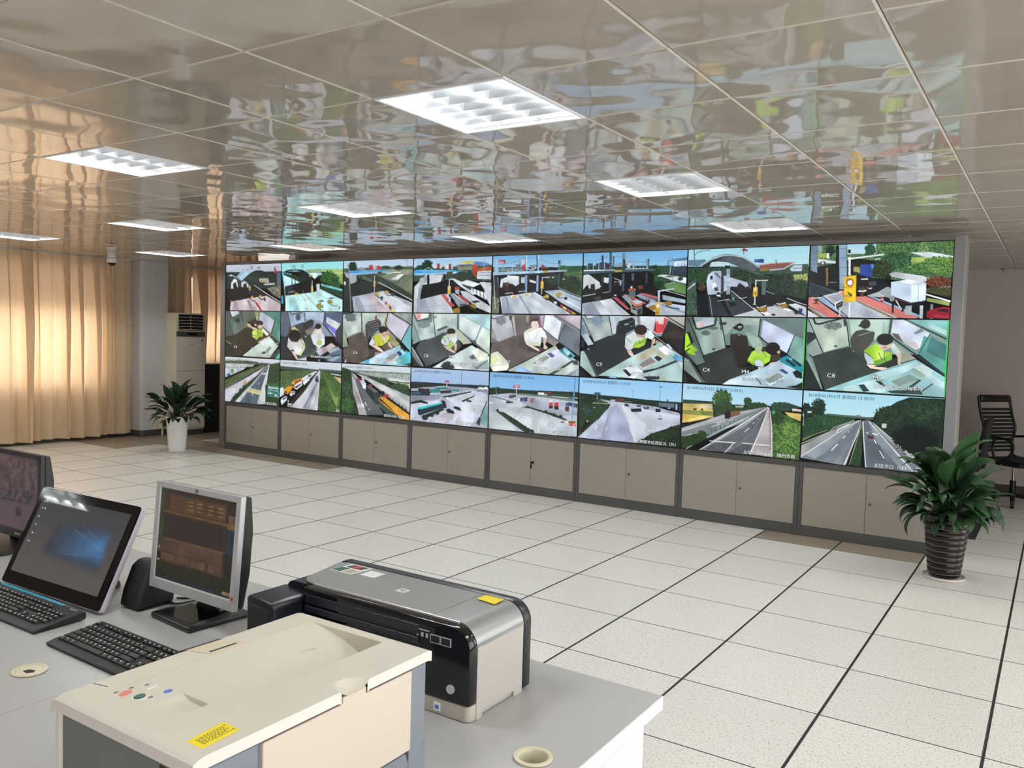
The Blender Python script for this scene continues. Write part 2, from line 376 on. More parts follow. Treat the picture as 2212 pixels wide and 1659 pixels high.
# ------------------------------------------------------------------ picture painter (flat print on screens)
class Painter:
    def __init__(s, W, H, ss=2):
        s.W, s.H, s.ss = W * ss, H * ss, ss; s.a = np.zeros((s.H, s.W, 3))
        s.rng = np.random.default_rng(7)
    def noise(s, X, Y, cell, seed):
        r = np.random.default_rng(seed).random((64, 64)); gx = X / cell; gy = Y / cell
        x0 = np.floor(gx).astype(int); y0 = np.floor(gy).astype(int); fx = gx - x0; fy = gy - y0
        fx = fx * fx * (3 - 2 * fx); fy = fy * fy * (3 - 2 * fy)
        A = lambda i, j: r[(y0 + j) % 64, (x0 + i) % 64]
        return (A(0, 0) * (1 - fx) + A(1, 0) * fx) * (1 - fy) + (A(0, 1) * (1 - fx) + A(1, 1) * fx) * fy
    def grid(s, x0, x1, y0, y1):
        a = max(0, int(x0)); b = min(s.W, int(x1) + 2); c = max(0, int(y0)); d = min(s.H, int(y1) + 2)
        if a >= b or c >= d: return None
        X, Y = np.meshgrid(np.arange(a, b) + 0.5, np.arange(c, d) + 0.5); return (slice(c, d), slice(a, b)), X, Y
    def blur(s, r):
        r = max(1, r)
        for ax in (0, 1):
            for _ in range(2):
                p = np.concatenate([np.repeat(s.a.take([0], ax), r, ax), s.a, np.repeat(s.a.take([-1], ax), r + 1, ax)], ax)
                c = np.cumsum(p, ax); n = s.a.shape[ax]
                s.a = (np.take(c, range(2 * r + 1, 2 * r + 1 + n), ax) - np.take(c, range(0, n), ax)) / (2 * r + 1)
    def inside(s, pts, X, Y):
        m = np.zeros(X.shape, bool); n = len(pts)
        for i in range(n):
            x1, y1 = pts[i]; x2, y2 = pts[(i + 1) % n]
            if y1 == y2: continue
            c = (y1 > Y) != (y2 > Y); m ^= c & (X < (x2 - x1) * (Y - y1) / (y2 - y1) + x1)
        return m
    def run(s, lines):
        kx, ky = s.W / 1000, s.H / 1000
        for q, ln in enumerate(lines):
            k = ln[0]
            if k == 'b': s.blur(int(float(ln[1:]) * kx)); continue
            nc = 2 if k in 'gtfs' else 1; v = [float(t) for t in ln[1:].split()]; w = 0
            c = [np.array(v[3 * i:3 * i + 3]) / 255 for i in range(nc)]; v = v[3 * nc:]
            if k in 'ltfs': w = v.pop(0) * kx
            P = [(v[i] * kx, v[i + 1] * ky) for i in range(0, len(v), 2)]
            if k in 'ef':
                (cx, cy), (rx, ry) = P; g = s.grid(cx - rx * 1.4, cx + rx * 1.4, cy - ry * 1.4, cy + ry * 1.4)
                if g is None: continue
                S, X, Y = g; d = ((X - cx) / rx) ** 2 + ((Y - cy) / ry) ** 2
                if k == 'e': m = d < 1
                else: m = d < 0.55 + 0.95 * s.noise(X, Y, max(1.5, w * 0.5), q + 3)
            elif k == 'l':
                xs = [p[0] for p in P]; ys = [p[1] for p in P]; g = s.grid(min(xs) - w, max(xs) + w, min(ys) - w, max(ys) + w)
                if g is None: continue
                S, X, Y = g; m = np.zeros(X.shape, bool)
                for (x1, y1), (x2, y2) in zip(P, P[1:]):
                    dx, dy = x2 - x1, y2 - y1; t = np.clip(((X - x1) * dx + (Y - y1) * dy) / (dx * dx + dy * dy + 1e-9), 0, 1)
                    m |= (X - x1 - t * dx) ** 2 + (Y - y1 - t * dy) ** 2 < (max(w, 1.1) / 2) ** 2
            else:
                xs = [p[0] for p in P]; ys = [p[1] for p in P]; g = s.grid(min(xs), max(xs), min(ys), max(ys))
                if g is None: continue
                S, X, Y = g; m = s.inside(P, X, Y)
            if k in 'ple':
                n = (0.965 + 0.07 * s.noise(X, Y, 3.5, q + 11)) * (0.86 + 0.28 * s.noise(X, Y, s.W * .09, q + 23))
                col = c[0][None, None, :] * n[..., None]
            elif k == 'g':
                t = np.clip((Y - min(ys)) / max(1, max(ys) - min(ys)), 0, 1)[..., None]; col = c[0] * (1 - t) + c[1] * t
            elif k == 's':
                t = (((X + Y) / max(2.0, w)) % 1 < 0.5)[..., None]; col = np.where(t, c[0], c[1])
            else:
                n = 0.55 * s.noise(X, Y, max(1.6, w * 0.45), q) + 0.45 * s.noise(X, Y, max(1.2, w * 0.16), q + 50)
                t = np.clip((n - 0.3) / 0.4, 0, 1)[..., None]; col = c[1] * 0.85 * (1 - t) + np.minimum(1, c[0] * 1.12) * t
            s.a[S][m] = np.clip(np.broadcast_to(col, X.shape + (3,))[m], 0, 1)
        return s
    def linear(s):
        a = s.a.reshape(s.H // s.ss, s.ss, s.W // s.ss, s.ss, 3).mean((1, 3))
        return np.where(a < 0.04045, a / 12.92, ((a + 0.055) / 1.055) ** 2.4)
def picture_mesh(name, pic, w, h, mat):
    """flat screen surface (x 0..w, z 0..h, facing -y) whose points carry the picture's colours"""
    H, W = pic.shape[:2]
    me = bpy.data.meshes.new(name); X, Z = np.meshgrid(np.linspace(0, w, W), np.linspace(h, 0, H))
    co = np.zeros((H * W, 3)); co[:, 0] = X.ravel(); co[:, 2] = Z.ravel()
    i = (np.arange(H - 1)[:, None] * W + np.arange(W - 1)[None, :]).ravel()
    q = np.stack([i, i + W, i + W + 1, i + 1], 1); n = len(q)
    me.vertices.add(H * W); me.vertices.foreach_set('co', co.ravel())
    me.loops.add(n * 4); me.loops.foreach_set('vertex_index', q.ravel().astype(np.int32))
    me.polygons.add(n); me.polygons.foreach_set('loop_start', np.arange(0, n * 4, 4, dtype=np.int32))
    me.update(calc_edges=True)
    at = me.attributes.new('picture', 'FLOAT_COLOR', 'POINT'); c = np.ones((H * W, 4)); c[:, :3] = pic.reshape(-1, 3)
    at.data.foreach_set('color', c.ravel().astype(np.float32)); me.materials.append(MATS[mat])
    return me
random.seed(5)
# ================================================================== THE ROOM
XL, XR, YB, YF, H = -10.65, 2.7, 6.95, -6.4, 2.4218        # window wall, right wall, far wall, near wall, ceiling
def area_in_view(x0, x1, y0, y1, z):
    pts = [project(x, y, z) for x in (x0, x1) for y in (y0, y1)]
    if any(p is None for p in pts): return 0
    xs = [min(2212, max(0, p[0])) for p in pts]; ys = [min(1659, max(0, p[1])) for p in pts]
    return (max(xs) - min(xs)) * (max(ys) - min(ys))

# ---- floor: dark slab with raised-floor tiles, wide black strips one way and narrow ones the other
fl = struct(MB().box(XL - .3, XR + .2, YF - .2, YB + .2, -0.06, -0.011).build('floor', 'dark_joint'), 'pale raised floor of square tiles with black strips between them')
tiles = []
for i in range(-19, 8):
    for j in range(-11, 12):
        x0, x1 = max(.6 * i, XL - .02), min(.6 * i + .6, XR); y0, y1 = max(.6 * j, YF), min(.6 * j + .6, YB)
        if x1 - x0 < .05 or y1 - y0 < .05: continue
        hid = y0 > 3.35 and x1 < -.6 and x0 > -8.4
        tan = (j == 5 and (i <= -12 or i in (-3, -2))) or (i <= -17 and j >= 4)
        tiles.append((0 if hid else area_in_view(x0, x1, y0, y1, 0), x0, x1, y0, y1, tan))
tiles.sort(key=lambda t: -t[0])
def tile(mb, w, d, x=0, y=0):
    """a pale slab with black edging, broad along two sides and narrow along the others"""
    g, ex, ey = .0006, .0062, .0036
    A = [(x + g, y + g), (x + w - g, y + g), (x + w - g, y + d - g), (x + g, y + d - g)]
    B = [(x + ex, y + ey), (x + w - ex, y + ey), (x + w - ex, y + d - ey), (x + ex, y + d - ey)]
    mb.face([(p[0], p[1], 0) for p in B])
    for k in range(4):
        j = (k + 1) % 4
        mb.face([(*A[k], -.0012), (*A[j], -.0012), (*B[j], 0), (*B[k], 0)], 1); mb.face([(*A[k], -.011), (*A[j], -.011), (*A[j], -.0012), (*A[k], -.0012)], 1)
    return mb
TM = {}
rest = MB()
for n, (a, x0, x1, y0, y1, tan) in enumerate(tiles):
    gx, gy = .0008, .0008
    if n < 296 and a > 30:
        key = (round(x1 - x0, 3), round(y1 - y0, 3), tan)
        if key not in TM:
            w, d = key[0], key[1]
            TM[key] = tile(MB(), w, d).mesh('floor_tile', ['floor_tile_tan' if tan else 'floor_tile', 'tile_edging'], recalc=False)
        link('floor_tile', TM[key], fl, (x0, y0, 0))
    else: tile(rest, x1 - x0, y1 - y0, x0, y0)
o = rest.build('floor_tile_rest', ['floor_tile', 'tile_edging'], fl, recalc=False); o['kind'] = 'stuff'

# ---- lights first (their cells stay open in the ceiling)
CX, CY = -0.2878, -1.1625
LIGHTS = [(i, r) for i in (-15, -11, -7, -3, 1) for r in (-6, -3, 0, 3, 6)]
# ---- ceiling: glossy metal panels under a backing
ce = struct(MB().box(XL - .3, XR + .2, YF - .2, YB + .2, H + .11, H + .16).build('ceiling', 'ceiling_back'), 'low ceiling of glossy grey beige metal panels')
def panel(mb, w, d, x=0, y=0, z=0):
    g, c, t = .0016, .0065, .0045
    a = [(x + g, y + g), (x + w - g, y + g), (x + w - g, y + d - g), (x + g, y + d - g)]
    b = [(x + g + c, y + g + c), (x + w - g - c, y + g + c), (x + w - g - c, y + d - g - c), (x + g + c, y + d - g - c)]
    B = [(p[0], p[1], z) for p in b]; A = [(p[0], p[1], z + t) for p in a]; T = [(p[0], p[1], z + .03) for p in a]
    mb.face(B[::-1])
    for k in range(4):
        j = (k + 1) % 4
        mb.face([A[k], A[j], B[j], B[k]], 1); mb.face([T[k], T[j], A[j], A[k]], 1)
    return mb
M('panel_edge', 'c9c1b6', 0.4, noise=(0.03, 20))  # paler than the panels: light caught by the bevels, put into their colour
cells = []
for i in range(-18, 8):
    for r in range(-9, 14):
        if (i, r) in LIGHTS: continue
        x0, x1 = max(CX + .6 * i, XL), min(CX + .6 * i + .6, XR); y0, y1 = max(CY + .6 * r, YF), min(CY + .6 * r + .6, YB)
        if x1 - x0 < .05 or y1 - y0 < .05: continue
        cells.append((area_in_view(x0, x1, y0, y1, H), x0, x1, y0, y1))
cells.sort(key=lambda t: -t[0])
PM = {}; rest = MB()
for n, (a, x0, x1, y0, y1) in enumerate(cells):
    if n < 296 and a > 25:
        key = (round(x1 - x0, 3), round(y1 - y0, 3))
        if key not in PM: PM[key] = panel(MB(), *key).mesh('ceiling_panel', ['ceiling_panel', 'panel_edge'], recalc=False)
        link('ceiling_panel', PM[key], ce, (x0, y0, H))
    else: panel(rest, x1 - x0, y1 - y0, x0, y0, H)
o = rest.build('ceiling_panel_rest', ['ceiling_panel', 'panel_edge'], ce, recalc=False); o['kind'] = 'stuff'

# ---- louvre lights
def make_light():
    t = thing('ceiling_light', 'square recessed louvre light with fluorescent tubes set in the glossy ceiling', 'light', (0, 0, 0), 0, 'louvre lights in the ceiling')
    e = .598
    mb = MB()
    for x0, x1, y0, y1 in ((0.002, .016, .002, e), (e - .014, e, .002, e), (.016, e - .014, .002, .016), (.016, e - .014, e - .014, e)): mb.box(x0, x1, y0, y1, -.004, .012)
    mb.build('frame', 'white_metal', t, bevel=.001, seg=1)
    h = MB().box(.012, .018, .012, e - .012, .012, .085).box(e - .018, e - .012, .012, e - .012, .012, .085)
    h.box(.018, e - .018, .012, .018, .012, .085).box(.018, e - .018, e - .018, e - .012, .012, .085).box(.012, e - .012, .012, e - .012, .085, .095)
    h.build('housing', 'white_metal', t)
    tm = MB().cyl((0, .03, 0), (0, .57, 0), .0125, n=10).mesh('tube', ['tube'], smooth=60)
    for k in range(3): link('tube', tm, t, (.112 + .188 * k, 0, .060))
    # long blades (curved mirror ribs) and cross blades
    lm = MB().prism([(-.012, .041), (-.003, .010), (.0, .0), (.003, .010), (.012, .041)], 'y', .017, e - .017).mesh('long_blade', ['louver'])
    for k in (1, 2): link('long_blade', lm, t, (.017 + .188 * k, 0, 0.001))
    cm = MB().prism([(-.009, .039), (-.002, .010), (.0, .0), (.002, .010), (.009, .039)], 'x', .018, e - .018).mesh('cross_blade', ['louver'])
    for k in range(1, 6): link('cross_blade', cm, t, (0, .017 + .0945 * k, 0.002))
    return t
l0 = make_light()
for n, (i, r) in enumerate(LIGHTS):
    p = (CX + .6 * i, CY + .6 * r, H)
    if n == 0: l0.location = p; o = l0
    else: o = dup(l0, p)
    if r >= 0 and i <= -3: o['label'] = 'louvre light %s, in line with %s' % ({0: 'closest to the desks', 3: 'of the middle row', 6: 'closest to the video wall'}[r], {-3: 'the golden fields display', -7: 'the round bushes display', -11: 'the yellow trucks display', -15: 'the plant in the white pot'}[i])

# ---- walls
def wall_pieces(u0, u1, holes, z1):
    """rectangles (u0,u1,z0,z1) of a wall around holes (u0,u1,z0,z1) sorted along u"""
    out = []; u = u0
    for a, b, c, d in holes:
        out.append((u, a, 0, z1)); out.append((a, b, 0, c)); out.append((a, b, d, z1)); u = b
    out.append((u, u1, 0, z1)); return out
WINL = [(-5.6, -3.4, .69, 2.32), (-2.9, -.45, .69, 2.32), (.05, 2.86, .69, 2.32), (4.15, 6.3, 1.0, 2.32)]
mb = MB()
for a, b, c, d in wall_pieces(YF - .2, YB + .2, WINL, H + .15): mb.box(XL - .24, XL, a, b, c, d)
struct(mb.build('wall_left', 'wall_paint'), 'window wall behind the long beige curtains')
WINR = [(-5.8, -3.4, .35, 2.34), (-3.0, -.6, .35, 2.34), (-.2, 2.2, .35, 2.34), (2.6, 5.0, .35, 2.34)]
mb = MB()
for a, b, c, d in wall_pieces(YF - .2, YB + .2, WINR, H + .15): mb.box(XR, XR + .24, a, b, c, d)
struct(mb.build('wall_right', 'wall_paint'), 'side wall with windows beyond the desk')
struct(MB().box(XL, XR, YB, YB + .2, 0, H + .15).build('wall_back', 'wall_paint'), 'plain beige wall behind the video wall and office chairs')
struct(MB().box(XL, XR, YF - .2, YF, 0, H + .15).build('wall_front', 'wall_paint'), 'plain beige wall facing the video wall')
struct(MB().box(XL + .02, XR - .02, YB - .015, YB - .001, 0, .09).build('baseboard_back', 'baseboard', bevel=.002), 'dark brown baseboard along the far wall')
struct(MB().box(XL + .001, XL + .014, YF, YB, 0, .09).build('baseboard_left', 'baseboard', bevel=.002), 'dark brown baseboard below the windows')
mb = MB()
mb.box(XL, XL + .02, YF, YB, H - .03, H - .001)
struct(mb.build('trim_1', 'wall_paint'), 'thin ceiling edge trim above the curtains')
struct(MB().box(-.4, XR, YB - .03, YB, H - .028, H - .001).box(-.4, XR, YB - .05, YB - .03, H - .014, H - .001).build('trim_2', 'wall_paint', bevel=.003), 'stepped ceiling edge trim above the plain far wall')
def window(n, wall, a, b, c, d, x, sgn, split, top='tinted_glass'):
    w = bpy.data.objects.new('window_%d' % n, None); C.objects.link(w); w.location = (x, (a + b) / 2, c); struct(w, wall)
    hw = (b - a) / 2; hh = d - c
    f = MB()
    for y0, y1, z0, z1 in ((-hw, -hw + .05, 0, hh), (hw - .05, hw, 0, hh), (-hw + .05, hw - .05, 0, .05), (-hw + .05, hw - .05, hh - .05, hh), (-.03, .03, .05, hh - .05)): f.box(-.03, .03, y0, y1, z0, z1)
    zs = split - c
    f.box(-.028, .028, -hw + .05, -.03, zs - .025, zs + .025).box(-.028, .028, .03, hw - .05, zs - .025, zs + .025)
    f.build('window_frame', 'window_frame', w, bevel=.002, seg=1)
    for s in (-1, 1):
        y0, y1 = sorted((s * .03, s * (hw - .05)))
        MB().box(-.003, .003, y0, y1, .05, zs - .025).build('pane', 'window_glass', w)
        MB().box(-.003, .003, y0, y1, zs + .025, hh - .05).build('pane', top, w)
    MB().box(-.055, .055, -hw, hw, -.02, -.0005).build('window_sill', 'window_frame', w)
n = 0
for a, b, c, d in WINL: n += 1; window(n, 'window behind the beige curtains', a, b, c, d, XL - .06, -1, 1.72)
for a, b, c, d in WINR: n += 1; window(n, 'window in the side wall beyond the desk', a, b, c, d, XR + .12, 1, 1.75, 'window_glass')

# ---- pillar
pl = MB().prism(rrect(XL, -10.39, 3.25, 3.66, .05, 6, (0, 1, 0, 0)), 'z', .09, H - .001).build('pillar', 'pillar_paint', smooth=40)
struct(pl, 'white pillar with a rounded edge between the curtains')
pb = MB().prism(rrect(XL, -10.385, 3.245, 3.66, .05, 6, (0, 1, 0, 0)), 'z', 0, .09).build('baseboard', 'baseboard', pl, smooth=40)

# ---- curtains
def curtain(y0, y1, z0, x, label, group, seed, amp=.046, lam=.19, lean=0.0, parts=True):
    rnd = random.Random(seed); cuts = [0.0]
    while cuts[-1] < y1 - y0: cuts.append(cuts[-1] + lam * rnd.uniform(.45, 1.7))
    nf = len(cuts) - 1; sc_ = (y1 - y0) / cuts[-1]; cuts = [c * sc_ for c in cuts]
    am = [rnd.uniform(.5, 1.5) * (1 if k % 3 else 1.25) for k in range(nf)]; sh = [rnd.uniform(-.35, .35) for _ in range(nf)]
    us = []
    for k in range(nf):
        n_ = max(8, int((cuts[k + 1] - cuts[k]) / .011)); us += [(k, i / n_) for i in range(n_)]
    us.append((nf - 1, 1.0)); W, Hh = len(us) - 1, 24
    vs = []; fs = []; top = H - .012
    for j in range(Hh + 1):
        t = j / Hh; z = top + (z0 - top) * t; grow = .5 + .5 * min(1, t * 2.5)
        for k, f in us:
            wdt = cuts[k + 1] - cuts[k]; A = amp * am[k] * grow * min(1.3, wdt / lam + .35)
            r = math.sin(math.pi * min(1, max(0, f + sh[k] * .5 * math.sin(math.pi * f) * (.4 + .6 * t)))) ** .75     # broad ridge, sharp crease
            y = y0 + cuts[k] + wdt * (f + (.21 + .08 * am[k]) * math.sin(2 * math.pi * f) * (.45 + .55 * (1 - t)) * am[k]) + .014 * math.sin(2.3 * t + k * 1.7) * t * math.sin(math.pi * (cuts[k] + wdt * f) / (y1 - y0)) + (lean * t * t if lean else 0) * ((cuts[k] + wdt * f) / (y1 - y0)) ** 6
            vs.append((x - .03 + A * 2 * r, y, z + .006 * math.sin(1.3 * k)  * t))
    for j in range(Hh):
        for i in range(W):
            k = j * (W + 1) + i; fs.append((k, k + 1, k + W + 2, k + W + 1))
    me = bpy.data.meshes.new('curtain'); me.from_pydata(vs, [], fs); me.materials.append(MATS['curtain']); me.shade_smooth()
    t = thing('curtain', label, 'curtain', (0, 0, 0), 0, group)
    link('curtain_cloth', me, t)
    MB().box(x - .012, x + .012, y0 + .01, y1 - .01, top, H - .001).build('curtain_rail', 'rail_white', t)
    return t
G = 'long curtains along the window wall'
curtain(1.8858, 3.235, .05, -10.565, 'long beige curtain glowing with daylight beside the white pillar', G, 3, lean=0)
curtain(.08, 1.885, .05, -10.565, 'long beige curtain whose edge flares over the neighbouring curtain', G, 8)
curtain(-2.95, 0.02, .05, -10.57, 'long beige curtain farther along the window wall', G, 12)
curtain(-5.8, -3.0, .05, -10.57, 'long beige curtain farther along the window wall', G, 13)
curtain(3.68, 4.205, 1.005, -10.585, 'shorter brownish curtain above the tall air conditioner', 'short curtains behind the air conditioner', 21, amp=.03, lam=.13)
curtain(4.2055, 5.4, 1.005, -10.565, 'shorter beige curtain hanging down to a black panel', 'short curtains behind the air conditioner', 22, amp=.03, lam=.17)
for k, (a, b) in enumerate(((-6.2, -5.5), (-3.5, -2.8), (-.7, 0.0), (2.1, 2.8), (4.7, 5.6))):
    curtain(a, b, .05, XR - .08, 'narrow beige curtain gathered at the edge of a side window', 'curtains on the side wall', 40 + k)
